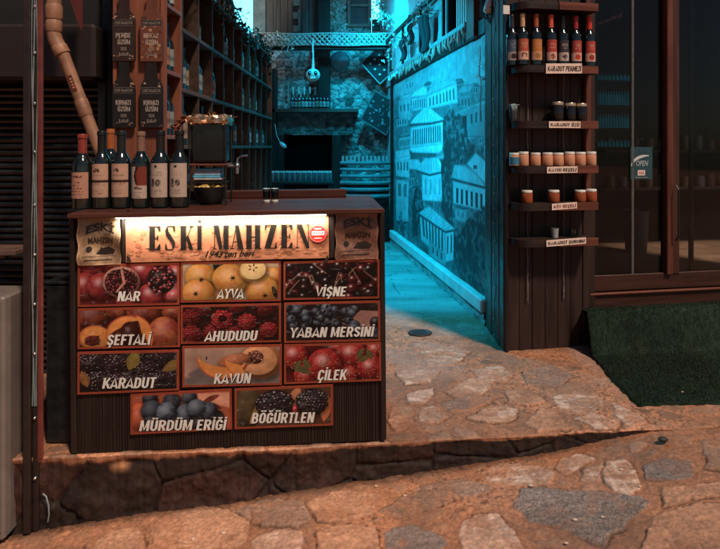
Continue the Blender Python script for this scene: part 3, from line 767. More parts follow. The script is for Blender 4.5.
# --- fruit pictures
FR = S(136, 62, 44)
def quad(px0, yl, px1, yr, h_l, h_r): return ((px0, yl), (px1, yr), h_l, h_r)
class FruitPic:
    """unit square art: x 0..w, y 0..1 on a printed board set on the counter"""
    def __init__(s, name, tl, tr, bl, br, label):
        s.name, s.label = name, label
        s.c = [Cp(*q, -.012) for q in (bl, br, tr, tl)]
        s.w = (s.c[1][0] - s.c[0][0]) / (s.c[3][1] - s.c[0][1])
        s.P = Paint(plane_M((0, -.0125, 0)), .00004)
        u = [q[0] for q in s.c]; z = [q[1] for q in s.c]
        s.P.b.box((sum(u) / 4, -.0075, sum(z) / 4), (.001, .001, .001), .0002, 0, None, FR)
        s.poly([(0, 0), (s.w, 0), (s.w, 1), (0, 1)], FR)
        # back board with thickness
        V = [(q[0], -.0125, q[1]) for q in s.c] + [(q[0], -.002, q[1]) for q in s.c]
        s.P.b.add(V, [(0, 4, 5, 1), (1, 5, 6, 2), (2, 6, 7, 3), (3, 7, 4, 0)], 0, FR)
        s.fr = .055
    def T(s, x, y):
        x /= s.w
        a_ = [s.c[0][k] * (1 - x) + s.c[1][k] * x for k in (0, 1)]; b_ = [s.c[3][k] * (1 - x) + s.c[2][k] * x for k in (0, 1)]
        return (a_[0] * (1 - y) + b_[0] * y, a_[1] * (1 - y) + b_[1] * y)
    def _cl(s, x, y): f = s.fr; return (min(max(x, f), s.w - f), min(max(y, f), 1 - f))
    def put(s, V, F, C): s.P.put([s.T(*q) for q in V], F, C)
    def poly(s, pts, col, clip=False, up=True):
        if up: s.P.up()
        if clip: pts = [s._cl(*q) for q in pts]
        s.put(pts, [tuple(range(len(pts)))], col)
    def ell(s, cx, cy, rx, ry, c0, c1=None, rot=0, hl=(0, 0), n=18, up=True):
        q = Paint(None); q.ell(cx, cy, rx, ry, c0, c1, rot, n, hl); b = q.b
        if up: s.P.up()
        f = s.fr
        s.put([s._cl(v[0], v[1]) for v in b.v], b.f, [c[:3] for c in b.c])
    def text(s, txt, px0, py0, px1, capx, bold=.03):
        (ua, za), (ub, zb) = Cp(px0, py0, -.0125), Cp(px1, py0 - (px1 - px0) * .015, -.0125)
        cap = capx * (FruitPic.mpp)
        for off, col, fat in (((.0030, -.0028), (.010, .008, .008), .19), ((0, 0), S(212, 207, 200), .175)):
            s.P.up()
            for V, F in block_text(txt, fat, fat * .86):
                s.P.l += .5
                s.P.put([(ua + x * (ub - ua - cap * .20) + y * cap * .19 + off[0], za + (zb - za) * x + y * cap + off[1]) for x, y in V], F, col)
    def done(s):
        # raised rim
        f = s.fr * .8
        for (x0, y0, x1, y1) in ((0, 0, s.w, f), (0, 1 - f, s.w, 1), (0, f, f, 1 - f), (s.w - f, f, s.w, 1 - f)):
            pass
        o = s.P.b.build(s.name, PRINT, LT, fix=False); o['label'] = s.label
        return o
FruitPic.mpp = 1.40 / 314
rn = random.Random(11)
def K(*c):
    l = mul(S(*c), .84); g = (l[0] + l[1] + l[2]) / 3
    return tuple(v * .9 + g * .1 for v in l)
def leafp(I, cx, cy, l, wd, rot, c, veins=7):
    ca, sa = math.cos(rot), math.sin(rot); T_ = lambda x, y: (cx + x * l * ca - y * wd * sa, cy + x * l * sa + y * wd * ca)
    pts = [T_(t / 12 - .5, math.sin(math.pi * t / 12) ** .8 * .5 * (1 + .08 * (t % 2))) for t in range(13)]; pts += [T_(t / 12 - .5, -math.sin(math.pi * t / 12) ** .8 * .5 * (1 + .08 * (t % 2))) for t in range(12, -1, -1)]
    I.poly(pts, c, .4, 9)
    for k in range(veins):
        x = -.42 + .8 * k / veins
        for sg in (-1, 1): I.line(T_(x, 0), T_(x + .16, .33 * sg), .010, tuple(v * 1.7 for v in c))
    I.line(T_(-.5, 0), T_(.5, 0), .012, tuple(v * 1.8 for v in c))
def pic(tl, tr, bl, br, label, bg):
    f = FruitPic('fruit_picture', tl, tr, bl, br, label); f.I = Img(f.w, 84, bg, rn.randrange(500)); f.I.mottle(.7, 3); return f
def finish(f, txt, px0, py0, px1, cap):
    I = f.I; fr = f.fr; ny, nx = I.X.shape
    # a printed sheet: slightly faded, a few scuffs
    sc_ = smooth(.70, .76, fbm(I.X * 6, I.Y * 16, I.seed + 77, 5))[..., None] * .25; I.C = I.C * (1 - sc_) + .22 * sc_
    U = fr + (f.w - 2 * fr) * np.linspace(0, 1, nx); Vv_ = fr + (1 - 2 * fr) * np.linspace(0, 1, ny); f.P.up(); h = f.P.l * f.P.dz + .0004
    V = []; b = len(f.P.b.v)
    c0, c1, c2, c3 = [np.array(q) for q in f.c]
    xg, yg = np.meshgrid(U / f.w, Vv_); pt = ((c0[None, None] * (1 - xg[..., None]) + c1 * xg[..., None]) * (1 - yg[..., None]) + (c3 * (1 - xg[..., None]) + c2 * xg[..., None]) * yg[..., None]).reshape(-1, 2)
    f.P.b.v += [(float(u), -.0125 - h, float(z)) for u, z in pt]; f.P.b.c += [(float(c[0]), float(c[1]), float(c[2]), 1) for c in np.clip(I.C, .004, .85).reshape(-1, 3)]
    for j in range(ny - 1):
        for i in range(nx - 1): q = b + j * nx + i; f.P.b.f.append((q, q + 1, q + nx + 1, q + nx)); f.P.b.m.append(0)
    f.P.l += 12; f.text(txt, px0, py0, px1, cap); f.done()

f = pic((77.6, 264.8), (179.4, 262.6), (77.6, 307), (179.4, 304.7), 'red pomegranate picture lettered NAR', K(90, 22, 28)); I = f.I
for cx, cy, r_ in ((.32, .95, .25), (1.5, .85, .34), (2.35, .75, .3), (.12, .5, .36), (1.72, .2, .34), (1.15, .12, .3), (.52, .48, .36), (2.3, .25, .3)): I.ball(cx, cy, r_, None, K(190, 62, 60), 0, .25, .4, 6, .6, .2, 25, c2=K(150, 36, 44))
I.ball(1.0, .58, .47, .42, K(205, 140, 120), 0, .1, .2, 8); I.ball(1.0, .57, .41, .36, K(50, 14, 18), 0, 0, .3, 8, 0)
for i in range(110):
    a_ = rn.uniform(0, 6.28); q = .36 * math.sqrt(rn.random()); I.ball(1 + q * 1.1 * math.cos(a_), .56 + q * math.sin(a_), rn.uniform(.03, .05), rn.uniform(.025, .04), rn.choice([K(140, 26, 40), K(96, 16, 28), K(60, 12, 20)]), rn.uniform(0, 3), rn.uniform(0, .3), .1, 10, .5, .2, 22)
I.poly([(.98, .9), (1.04, .9), (1.10, .55), (.9, .3), (.86, .32), (1.04, .56)], K(190, 130, 105))
I.ball(1.98, .62, .36, .38, K(40, 12, 20), 0, .1)
for i in range(60):
    a_ = rn.uniform(0, 6.28); q = .34 * math.sqrt(rn.random()); I.ball(1.98 + q * math.cos(a_), .62 + q * math.sin(a_), rn.uniform(.03, .055), rn.uniform(.03, .045), rn.choice([K(150, 34, 46), K(60, 14, 24), K(180, 70, 74), K(40, 12, 22)]), rn.uniform(0, 3), rn.uniform(0, .45), .1, 10, .5, .2, 22)
I.ball(2.28, .2, .2, .15, K(200, 96, 96), .3, .3)
finish(f, 'NAR', 117, 301.3, 141.5, 9.8)

f = pic((180.6, 262), (280.8, 261), (180.6, 302.6), (280.8, 301), 'yellow quince picture lettered AYVA', K(170, 140, 110)); I = f.I
I.poly([(.75, .98), (1.3, .98), (.9, .55)], K(34, 28, 24))
for cx, cy, r_ in ((2.3, .62, .27), (.45, .64, .38), (.95, .12, .32), (2.02, .25, .42), (1.2, .58, .44), (.40, .20, .40)): I.ball(cx, cy, r_ * 1.06, r_, K(226, 156, 62), 0, .12, .22, 7, .7, .30, 12, c2=K(206, 126, 40))
for cx, cy in ((.47, .56), (1.27, .60), (.33, .18), (2.1, .1)):
    for k in range(6): I.ball(cx + .035 * math.cos(k * 1.05), cy + .035 * math.sin(k * 1.05), .05, .015, K(66, 40, 20), k * 1.05, 0, .2, 10, .2)
    I.ball(cx, cy, .03, .03, K(30, 20, 12), 0, 0, 0, 5, 0)
I.ball(1.80, .80, .38, .34, K(222, 160, 80), 0, 0, .1); I.ball(1.79, .83, .33, .28, K(236, 196, 130), 0, 0, .2, 9, 0, .75)
for k in range(5): I.ball(1.78 + .09 * math.cos(k * 1.26), .88 + .075 * math.sin(k * 1.26), .04, .02, K(84, 46, 28), k * 1.26, .2, .1, 5, .3)
I.ball(2.34, .2, .055, .17, K(40, 30, 22), .3, .1); finish(f, 'AYVA', 217, 298.6, 245, 9.8)

f = pic((283.4, 261.8), (379.5, 259.3), (283.4, 300), (379.5, 298.4), 'dark cherry picture lettered VİŞNE', K(20, 12, 14)); I = f.I
for i in range(90):
    r_ = rn.uniform(.12, .17); I.ball(rn.uniform(.0, f.w), rn.uniform(.0, 1), r_, r_ * .92, rn.choice([K(70, 18, 24), K(46, 16, 20), K(96, 24, 28), K(34, 14, 18)]), 0, rn.uniform(.2, .8), .2, 10, .75, .12, 60, (rn.uniform(-.6, .2), .62, .6))
for i in range(13):
    x = rn.uniform(.1, 2.2); y = rn.uniform(.45, .98); x2 = x + rn.uniform(-.35, .35); I.line((x, y), (x2, y - rn.uniform(.2, .45)), .022, K(140, 100, 86))
finish(f, 'VİŞNE', 315, 296.6, 347.5, 9.8)

f = pic((77.8, 308.6), (180, 306.3), (77.4, 349.3), (180, 347), 'orange peach picture lettered ŞEFTALİ', K(86, 32, 24)); I = f.I
for cx, cy, r_ in ((.3, .85, .42), (.95, .98, .3), (1.6, .95, .45), (2.35, .92, .3)): I.ball(cx, cy, r_, r_ * .8, K(176, 78, 44), 0, .08, .35, 6, .6, .2, 10, c2=K(120, 44, 32))
I.ball(2.12, .34, .42, .46, K(206, 108, 54), 0, .08, .3, 6, .7, .25, 8, c2=K(160, 58, 36))
def slice_(cx, cy, r_, a0, a1, wd):
    pa = []; pb = []
    for i in range(19):
        t = a0 + (a1 - a0) * i / 18; w_ = wd * math.sin(math.pi * (i + .5) / 19); pa.append((cx + r_ * math.cos(t), cy + r_ * math.sin(t))); pb.append((cx + (r_ - w_) * math.cos(t), cy + (r_ - w_) * math.sin(t)))
    I.poly([(x + .03, y - .04) for x, y in pa + pb[::-1]], K(50, 18, 14)); I.poly(pa + pb[::-1], K(224, 136, 58), .3, 7, .02, (.8, 1.1))
    for i in range(18): I.line(pa[i], pa[i + 1], .035, K(186, 84, 44))
I.ball(.38, .24, .42, .36, K(206, 112, 50), 0, .05, .2); I.ball(.40, .25, .38, .31, K(226, 142, 62), 0, .05, .3, 12, 0, .6); I.ball(.32, .17, .20, .15, K(126, 44, 32), 0, .05, .6, 24, .2)
for i in range(40): I.ball(.32 + rn.uniform(-.17, .17), .17 + rn.uniform(-.12, .12), .03, .016, K(80, 24, 20), rn.uniform(0, 3), .2, .2, 9, .3)
slice_(1.2, .28, .54, .9, 3.3, .26); I.ball(1.25, .34, .25, .34, K(70, 26, 22), 0, .1, .6, 14); slice_(1.22, .24, .62, -.5, 1.25, .26)
finish(f, 'ŞEFTALİ', 106.5, 345.2, 152, 10.4)

f = pic((180.8, 305.4), (281, 303.2), (180.8, 344), (281, 342), 'red raspberry picture lettered AHUDUDU', K(44, 18, 18)); I = f.I
for cx, cy, r_, k in ((.55, .9, .22, .4), (1.45, .98, .22, .5), (2.2, .88, .24, .35), (1.95, .1, .22, .5), (.2, .7, .27, .55), (.8, .25, .27, .6), (.22, .22, .28, .75), (1.35, .2, .25, .7), (2.3, .3, .25, .9), (1.72, .54, .26, .95), (1.05, .62, .30, 1.1)): I.drupe(cx, cy, r_, r_, tuple(v * k * .75 for v in K(200, 46, 48)), .22 * k, 4)
I.ball(1.05, .66, .11, .10, K(60, 10, 14), 0, 0, .3); finish(f, 'AHUDUDU', 204.5, 341.3, 258.5, 10.2)

f = pic((284, 302.8), (380, 300.6), (284, 343), (380.5, 341), 'blueberry picture lettered YABAN MERSİNİ', K(36, 26, 26)); I = f.I
I.poly([(1.45, .45), (1.95, .80), (2.6, .76), (2.6, .35), (1.9, .3)], K(150, 108, 98), .35, 6)
for i in range(70):
    cx = rn.uniform(.0, 1.8) if i < 56 else rn.uniform(1.7, 2.35); cy = rn.uniform(.15, .98) if i < 56 else rn.uniform(.15, .5); r_ = rn.uniform(.10, .15)
    I.ball(cx, cy, r_, r_ * .93, rn.choice([K(70, 82, 104), K(44, 50, 66), K(92, 102, 122), K(30, 32, 42)]), 0, .12, .45, 16, .7, .15, 14); 
    if i % 2: I.ball(cx + .02, cy + .03, r_ * .34, r_ * .24, K(20, 20, 30), rn.uniform(0, 3), 0, .2, 9, .2)
finish(f, 'YABAN MERSİNİ', 289.5, 337.6, 375, 10.2)

f = pic((77.4, 352.2), (179, 349.9), (77.3, 394.8), (179, 390.4), 'black mulberry picture lettered KARADUT', K(30, 20, 16)); I = f.I
for cx, cy, rx, ry in ((1.3, .95, .4, .3), (.3, .80, .42, .28), (2.0, .85, .42, .28), (.9, .72, .36, .28), (1.6, .55, .36, .26), (.45, .28, .38, .28), (2.2, .32, .40, .30), (1.05, .26, .42, .28), (1.7, .22, .34, .26)): I.drupe(cx, cy, rx, ry, K(58, 42, 50), .55, 5)
leafp(I, 1.28, .80, .55, .30, 1.2, K(120, 100, 40)); leafp(I, 2.25, .64, .6, .26, .5, K(112, 86, 38)); leafp(I, .12, .35, .45, .22, 1.9, K(130, 86, 42)); finish(f, 'KARADUT', 102, 388.6, 157, 10.6)

f = pic((182.2, 346.2), (281.8, 344.4), (182.4, 387.4), (281.8, 385), 'pale melon picture lettered KAVUN', K(166, 130, 112)); I = f.I
I.poly([(0, 0), (f.w, 0), (f.w, .3), (1.6, .2), (.8, .35), (0, .2)], K(110, 96, 94), .3, 4, .06); I.poly([(.08, .3), (.5, .58), (.85, .2), (.3, .08)], K(112, 98, 98), .3, 4, .05)
I.ball(1.92, .60, .58, .48, K(206, 128, 82), 0, .05, .25, 10); I.ball(1.86, .64, .48, .41, K(230, 160, 106), 0, .05, .25, 8, .2, .6); I.ball(1.78, .72, .21, .19, K(110, 54, 40), 0, 0, .5, 12, .2)
for i in range(46): I.ball(1.78 + rn.uniform(-.18, .18), .71 + rn.uniform(-.16, .16), .036, .018, rn.choice([K(206, 140, 110), K(150, 84, 62), K(90, 42, 34)]), rn.uniform(0, 3), .4, .1, 8, .4)
I.ball(1.25, .62, .42, .2, K(196, 116, 76), .2, .08)
slice_(.95, .80, .64, 3.2, 5.9, .32); slice_(1.55, .75, .57, 3.3, 4.9, .28); I.ball(.55, .72, .02, .06, K(70, 40, 30), 0, 0, 0, 5, 0)
finish(f, 'KAVUN', 213.5, 383.8, 252, 10.2)

f = pic((284, 344.5), (381, 342), (284, 384.2), (381.5, 380.8), 'strawberry picture lettered ÇİLEK', K(80, 14, 18)); I = f.I
for cx, cy, r_ in ((1.4, .95, .3), (2.35, .85, .25), (.22, .72, .38), (1.72, .72, .42), (.55, .18, .36), (1.62, .15, .30), (2.22, .32, .38), (1.02, .46, .48)):
    I.ball(cx, cy, r_, r_ * .98, K(196, 40, 40), 0, .3, .25, 8, .7, .2, 24, c2=K(150, 22, 28))
    for i in range(46):
        a_ = rn.uniform(0, 6.28); q = r_ * .92 * math.sqrt(rn.random()); I.ball(cx + q * math.cos(a_), cy + q * math.sin(a_), .013, .018, K(214, 140, 90), 0, .4, .1, 9, .5)
for cx, cy, rot in ((.42, .35, .4), (.55, .5, 2.2), (.30, .45, 1.2), (.48, .30, 2.9), (2.05, .6, .5), (2.2, .72, 2.0), (1.95, .75, 1.1)): leafp(I, cx, cy, .34, .15, rot, K(80, 76, 44), 4)
finish(f, 'ÇİLEK', 317, 380.4, 348, 10.8)

f = pic((130.4, 394.4), (231.5, 389), (130.4, 434.8), (232, 429.3), 'blue plum picture lettered MÜRDÜM ERİĞİ', K(170, 80, 50)); I = f.I
I.poly([(1.6, .98), (2.5, .98), (2.5, .55), (2.0, .68), (1.6, .75)], K(222, 150, 120), .35, 5, .04); leafp(I, 2.0, .82, .5, .14, .4, K(110, 44, 32), 4); leafp(I, 2.1, .62, .4, .12, -.5, K(96, 40, 30), 4)
I.ball(.16, .42, .24, .4, K(206, 94, 56), 0, .1, .3, 5)
for cx, cy, r_, k in ((.45, .9, .22, .35), (1.0, .80, .26, .4), (1.45, .88, .22, .6), (.48, .58, .30, .45), (2.1, .25, .27, .35), (1.1, .2, .3, .45), (.5, .2, .27, .35), (1.9, .45, .30, .6), (1.6, .18, .26, .4), (1.35, .45, .28, .9), (.86, .52, .28, 1.15), (1.62, .58, .26, 1.0)): I.ball(cx, cy, r_ * .92, r_, tuple(v * k for v in K(96, 116, 140)), 0, .10 * k, .45, 7, .7, .12, 8, c2=tuple(v * k for v in K(54, 62, 84)))
finish(f, 'MÜRDÜM ERİĞİ', 139, 431, 227.5, 10.6)

f = pic((234.4, 388.8), (333, 384.4), (234.6, 429.2), (333.2, 425.4), 'blackberry picture lettered BÖĞÜRTLEN', K(80, 50, 36)); I = f.I
I.ball(.3, .5, .34, .6, K(90, 74, 50), 0, 0, .6, 6, 0); leafp(I, .55, .5, .95, .16, 1.1, K(150, 112, 66)); leafp(I, 2.3, .4, .7, .26, 1.4, K(170, 92, 54)); leafp(I, 1.5, .75, .6, .3, 1.2, K(176, 110, 74))
I.drupe(.98, .58, .50, .40, K(58, 50, 58), .6, 5); I.drupe(1.93, .60, .42, .38, K(60, 50, 58), .6, 5); I.ball(1.5, .42, .07, .14, K(190, 44, 44), 0, .3)
finish(f, 'BÖĞÜRTLEN', 251, 423.4, 315.5, 10.6)

# ================================================================== BOTTLES ON THE COUNTER
def curved_patch(m, rad, z0, z1, a0, a1, fn, nu=26, nv=26, mi=0):
    V = []; C = []; F = []
    for j in range(nv + 1):
        for i in range(nu + 1):
            t = a0 + (a1 - a0) * i / nu; V.append((rad * math.sin(t), -rad * math.cos(t), z0 + (z1 - z0) * j / nv)); C.append(fn(i / nu, j / nv))
    for j in range(nv):
        for i in range(nu): q = j * (nu + 1) + i; F.append((q, q + 1, q + nu + 2, q + nu + 1))
    m.add(V, F, mi, C)
GOLDF = mat('capsule_foil', (1, 1, 1), .35, .12, 30, .08, 60, attr=True, spec=.5)
def wine_bottle(name, label, loc, rz, h, r, cap, labfn, lz0, lz1, group, lab_ang=1.25, capz=.74):
    t = thing(name, label, 'bottle', loc, rz, group)
    m = MB(); k = h
    m.lathe([(0, .004 * k), (r * .8, 0), (r, .015 * k), (r, .56 * k), (r * .97, .60 * k), (r * .85, .645 * k), (r * .62, .69 * k), (r * .46, .725 * k), (r * .42, .76 * k), (r * .40, .93 * k), (0, .93 * k)], 28)
    m.build('body', BOTTLE, t, 40)
    m = MB(); m.lathe([(r * .445, capz * k), (r * .44, .935 * k), (r * .50, .94 * k), (r * .50, .975 * k), (r * .43, .998 * k), (0, k)], 20, 0, None, cap)
    m.build('capsule', GOLDF, t, 40)
    m = MB(); curved_patch(m, r + .0008, lz0 * k, lz1 * k, -lab_ang, lab_ang, labfn); m.build('label', PAPER, t, 40, fix=False)
    return t
def lab_text(base, dark, style, seed):
    q = random.Random(seed); rows = [q.random() for _ in range(40)]
    def fn(u, v):
        c = base; x = abs(u - .5)
        k = .93 + .1 * q.random()
        line = int(v * 26)
        if style == 'lines':
            if .80 < v < .88 and x < .24 and q.random() < .7: c = dark
            elif v < .72 and line % 3 == 1 and x < .15 + .18 * rows[line] and q.random() < .5: c = mul(dark, 2.2)
        if style == 'band':
            if .46 < v < .52: c = dark
            elif .36 < v < .46 and q.random() < .45 and x < .4: c = mul(base, .6)
            elif .74 < v < .88 and x < .13 and q.random() < .55: c = dark
            elif (.60 < v < .68 or .08 < v < .26) and line % 2 and x < .28 and q.random() < .5: c = mul(base, .5)
        if style == 'split':
            if u > .52 and v > .42: c = S(120, 52, 42)
            if abs(u - .45 - (v - .7) * .35 * (1 if v > .7 else -1)) < .05 and v > .45: c = dark
            elif .28 < v < .36 and .3 < u < .8 and q.random() < .7: c = dark
            elif v < .24 and line % 2 and .3 < u < .75 and q.random() < .5: c = mul(base, .5)
        if style == 'drawing':
            if ((u - .36) / .09) ** 2 + ((v - .42) / .13) ** 2 < 1 or ((u - .60) / .12) ** 2 + ((v - .43) / .10) ** 2 < 1: c = mul(dark, 1.5) if q.random() < .6 else mul(base, .55)
            elif .86 < v < .93 and x < .06: c = dark
            elif (.62 < v < .76 or .08 < v < .24) and line % 2 and x < .25 and q.random() < .5: c = mul(base, .55)
        return mul(c, k)
    return fn
CREAM = (.50, .30, .21); SALM = (.47, .235, .165); PALE = (.50, .37, .30)
gB = 'dark wine bottles lined up on the counter'
def on_counter(px, v):       # world point on the countertop at local depth v below photo column px
    z = H + .0235; lo, hi = -1.0, 3.0
    for _ in range(40):
        mid = (lo + hi) / 2; q = MC @ Vector((mid, v, z)); x = CX + FPX * q.x / q.y
        if x < px: lo = mid
        else: hi = mid
    return MC @ Vector((lo, v, z))
bt = [(82.5, .348, .0455, S(140, 56, 44), lab_text(SALM, S(60, 24, 22), 'lines', 1), .145, .49, 'red capped wine bottle with salmon label at the shutter end of the row'),
      (102, .362, .0430, S(24, 22, 22), lab_text(CREAM, S(44, 26, 22), 'band', 2), .15, .575, 'second wine bottle from the shutter end, black capsule and banded cream label'),
      (121.5, .362, .0435, S(30, 32, 30), lab_text(CREAM, S(44, 26, 22), 'band', 3), .15, .575, 'third wine bottle from the shutter end, dark green capsule and banded cream label'),
      (141, .358, .0410, S(130, 96, 80), lab_text(PALE, S(30, 22, 22), 'split', 4), .13, .54, 'wine bottle with pale capsule and half red label crossed by a dark stroke'),
      (160.5, .362, .0440, S(30, 26, 26), lab_text(PALE, S(44, 34, 30), 'drawing', 5), .14, .575, 'black capped wine bottle with barrel drawing label, beside the half red label'),
      (179.5, .362, .0445, S(26, 22, 22), lab_text(PALE, S(44, 34, 30), 'drawing', 6), .14, .575, 'black capped wine bottle with barrel drawing label, next to the drinks dispenser')]
for i, (px, h, r, cap, fn, l0, l1, lb) in enumerate(bt):
    wine_bottle('wine_bottle', lb, on_counter(px, .125), R(-14 + 3 * (i % 3)), h, r, cap, fn, l0, l1, gB)
wine_bottle('wine_bottle', 'orange capped wine bottle standing behind the two banded label bottles', on_counter(110.5, .25), .2, .375, .040, S(170, 92, 44), lab_text(CREAM, S(44, 26, 22), 'lines', 8), .14, .5, gB)
# ================================================================== DISPENSER
base = on_counter(211, .27)
t = thing('drinks_dispenser', 'square dark glass drinks dispenser with steel tap standing on the counter', 'dispenser', base, R(4))
DG = mat('dark_drink_glass', (.010, .009, .010), .10, .2, 5, 0, spec=.7, rvar=.03)
m = MB(); m.box((0, 0, .305), (.165, .165, .20), .012); m.build('tank', DG, t)
m = MB()
for sx in (-1, 1):
    for sy in (-1, 1): m.tube([(sx * .086, sy * .086, 0), (sx * .086, sy * .086, .41)], .0045, 8)
m.build('stand_post', BLACKM, t)
m = MB(); m.box((0, 0, .196), (.185, .185, .010), .003); m.build('tray', REDW, t)
m = MB(); m.box((0, 0, .412), (.18, .18, .014), .004); m.build('lid', DARKWX, t)
m = MB(); m.tube([(.085, -.02, .188), (.132, -.03, .188)], [.0085, .0075], 12); m.tube([(.132, -.03, .205), (.132, -.03, .150)], [.011, .008], 12); m.sphere((.132, -.03, .19), .014)
tp = m.build('tap', STEEL, t)
m = MB(); m.tube([(.132, -.03, .205), (.134, -.03, .225), (.150, -.032, .236), (.182, -.04, .240)], [.006, .005, .005, .006], 10); m.build('tap_lever', STEEL, tp)
# dried leaf garland on the lid
LEAF = mat('dry_leaf', (1, 1, 1), .38, .3, 30, .3, 60, attr=True, spec=.4)
t = thing('dried_leaf_garland', 'garland of dry copper coloured leaves laid over the dispenser lid', 'garland', base + Vector((0, 0, .42)), R(4))
m = MB(); rl = random.Random(5); nn = 72; V = []; F = []
for j, (rr_, zz) in enumerate(((.092, -.03), (.101, -.022), (.104, -.008), (.103, .006), (.094, .016), (.06, .019), (0.001, .018))):
    for i in range(nn):
        a_ = 6.2832 * i / nn; k = max(abs(math.cos(a_)), abs(math.sin(a_))); q_ = rr_ / k ** .8 * (1 + rl.uniform(-.035, .035)); V.append((q_ * math.cos(a_), q_ * math.sin(a_), zz + rl.uniform(-.005, .005)))
for j in range(6):
    for i in range(nn): F.append((j * nn + i, j * nn + (i + 1) % nn, (j + 1) * nn + (i + 1) % nn, (j + 1) * nn + i))
m.add(V, F); m.build('crumpled_foil', mat('copper_foil', (.75, .46, .28), .3, .25, 30, .3, 60, metal=1), t, 20); m = MB()
def leaf3(m, p, l, wd, E, col, bend=.3):
    M = Matrix.Translation(p) @ E.to_matrix().to_4x4(); V = []; F = []; n = 6
    for i in range(n + 1):
        x = i / n; ww = wd * math.sin(math.pi * (x * .92 + .04)) / 2; z = bend * l * (x - x * x)
        V += [(x * l, -ww, z - ww * .35), (x * l, 0, z), (x * l, ww, z - ww * .35)]
    for i in range(n):
        for k in (0, 1): F.append((3 * i + k, 3 * i + 3 + k, 3 * i + 4 + k, 3 * i + 1 + k))
    m.add(V, F, 0, col, M)
for i in range(170):
    x = rl.uniform(-.098, .092); yv = rl.uniform(-.105, .07); z = rl.uniform(-.026, .012)
    c = rl.choice([(.70, .38, .20), (.50, .23, .11), (.80, .55, .36), (.28, .11, .06)])
    leaf3(m, (x, yv, z), rl.uniform(.018, .034), rl.uniform(.014, .024), Euler((rl.uniform(-1.4, 1.4), rl.uniform(-1, 1), rl.uniform(0, 6.3))), c)
for i in range(26):
    f_ = i / 26; leaf3(m, (-.09 - .07 * f_ + rl.uniform(-.01, .01), -.06 + rl.uniform(-.02, .02), .01 - .065 * f_ ** 1.5), .035, .016, Euler((rl.uniform(-1, 1), rl.uniform(-.4, 1), rl.uniform(2, 4))), rl.choice([(.40, .16, .10), (.22, .08, .05)]))
m.tube([(.09, -.06, 0), (0, -.09, .01), (-.09, -.07, .005), (-.15, -.06, -.05)], .003, 6, 0, (.2, .09, .05))
m.build('leaves', LEAF, t, fix=False)
# things under the tank
t = thing('folded_cloth', 'folded grey and blue napkin bundle under the dispenser tank', 'napkin', base + Vector((-.005, -.01, .118)), R(4))
m = MB()
for k in range(5):
    m.box((rl.uniform(-.004, .004), 0, .008 + .0115 * k), (.135 - .004 * k, .12, .011), .004, 0, None, [(.42, .36, .35), (.10, .42, .62), (.30, .52, .66), (.45, .38, .36), (.16, .40, .56)][k])
m.build('folds', mat('cloth', (1, 1, 1), .9, .25, 30, .4, 140, attr=True, spec=.2), t)
t = thing('fruit_bowl', 'low dark bowl of golden dried fruit beneath the dispenser', 'bowl', base + Vector((0, -.01, .002)), R(4))
m = MB(); m.lathe([(0, .002), (.05, 0), (.072, .03), (.084, .085), (.080, .085), (.068, .035), (.0, .02)], 28); m.build('bowl', BLACKM, t)
m = MB()
for i in range(80):
    a_ = rl.uniform(0, 6.28); r_ = .076 * math.sqrt(rl.random()); m.sphere((r_ * math.cos(a_), r_ * math.sin(a_), .082 + rl.uniform(0, .028) * (1 - r_ / .09)), rl.uniform(.008, .013), 8, 6, 0, rl.choice([(.50, .30, .05), (.36, .20, .04), (.60, .42, .10)]), (1, 1, .7))
m.build('dried_fruit', LEAF, t)
m = MB(); m.box((0, 0, .109), (.16, .14, .006), .002)
t2 = m.build('napkin_rack', BLACKM); t2.location = base; t2.rotation_euler = (0, 0, R(4)); tag(t2, 'thin black rack plate under the folded napkins', 'rack')
# two small glasses
for k, (px, lb) in enumerate(((266.6, 'small clear shot glass on the counter, nearer the dispenser'), (274.8, 'small clear shot glass on the counter, farther from the dispenser'))):
    gl = thing('shot_glass', lb, 'glass', on_counter(px, .33), 0, 'pair of shot glasses')
    m = MB(); m.lathe([(0, .001), (.0165, 0), (.0175, .014), (.0195, .066), (.0180, .066), (.0158, .018), (0, .016)], 20); m.build('cup', CLEAR, gl, 50)
    m = MB(); m.lathe([(.0168, -.0005), (.0178, .003), (.0178, .009), (.0170, .012)], 20); m.build('rim', WHITEP, gl, 50); m = MB(); m.lathe([(.0180, .064), (.0198, .066), (.0190, .068), (.0178, .066)], 20); m.build('lip', mat('pale_blue_rim', (.45, .62, .70), .2, .1, 10, 0), gl, 50)
    m = MB(); m.lathe([(0, .0175), (.0135, .018), (.0160, .050), (0, .050)], 16); m.build('dark_drink', DG, gl, 50)

# ================================================================== LEFT SIDE
# wall behind the counter
m = MB(); m.box((-3.55, 3.62, 2.2), (4.5, .30, 5.0), .005)
o = m.build('shop_wall', DARKWALL); tag(o, 'near black shop wall behind the roller shutter', 'wall')
SHUT = mat('shutter_slat_metal', (.05, .05, .052), .26, .5, 7, .12, 60, metal=.75)
t = thing('roller_shutter', 'closed dark roller shutter with thin bright slat edges behind the counter', 'shutter', (0, 3.42, 0))
x0, x1 = -2.75, -1.55; z0s, z1s = -.28, 1.73; V = []; F = []; n = 52; sh = (z1s - z0s) / n
for i in range(n):
    for f_, y in ((0, .022), (.14, .004), (.5, -.006), (.86, .004), (1.0, .020)):
        z = z0s + (i + f_) * sh; V += [(x0, y, z), (x1, y, z)]
for i in range(5 * n - 1): F.append((2 * i, 2 * i + 1, 2 * i + 3, 2 * i + 2))
m = MB(); m.add(V, F); m.build('slats', SHUT, t, 30, fix=False)
for x_ in (x1 + .02, x0 - .02): m = MB(); m.box((x_, -.01, .75), (.05, .07, 2.1), .004); m.build('guide_rail', BLACKM, t)
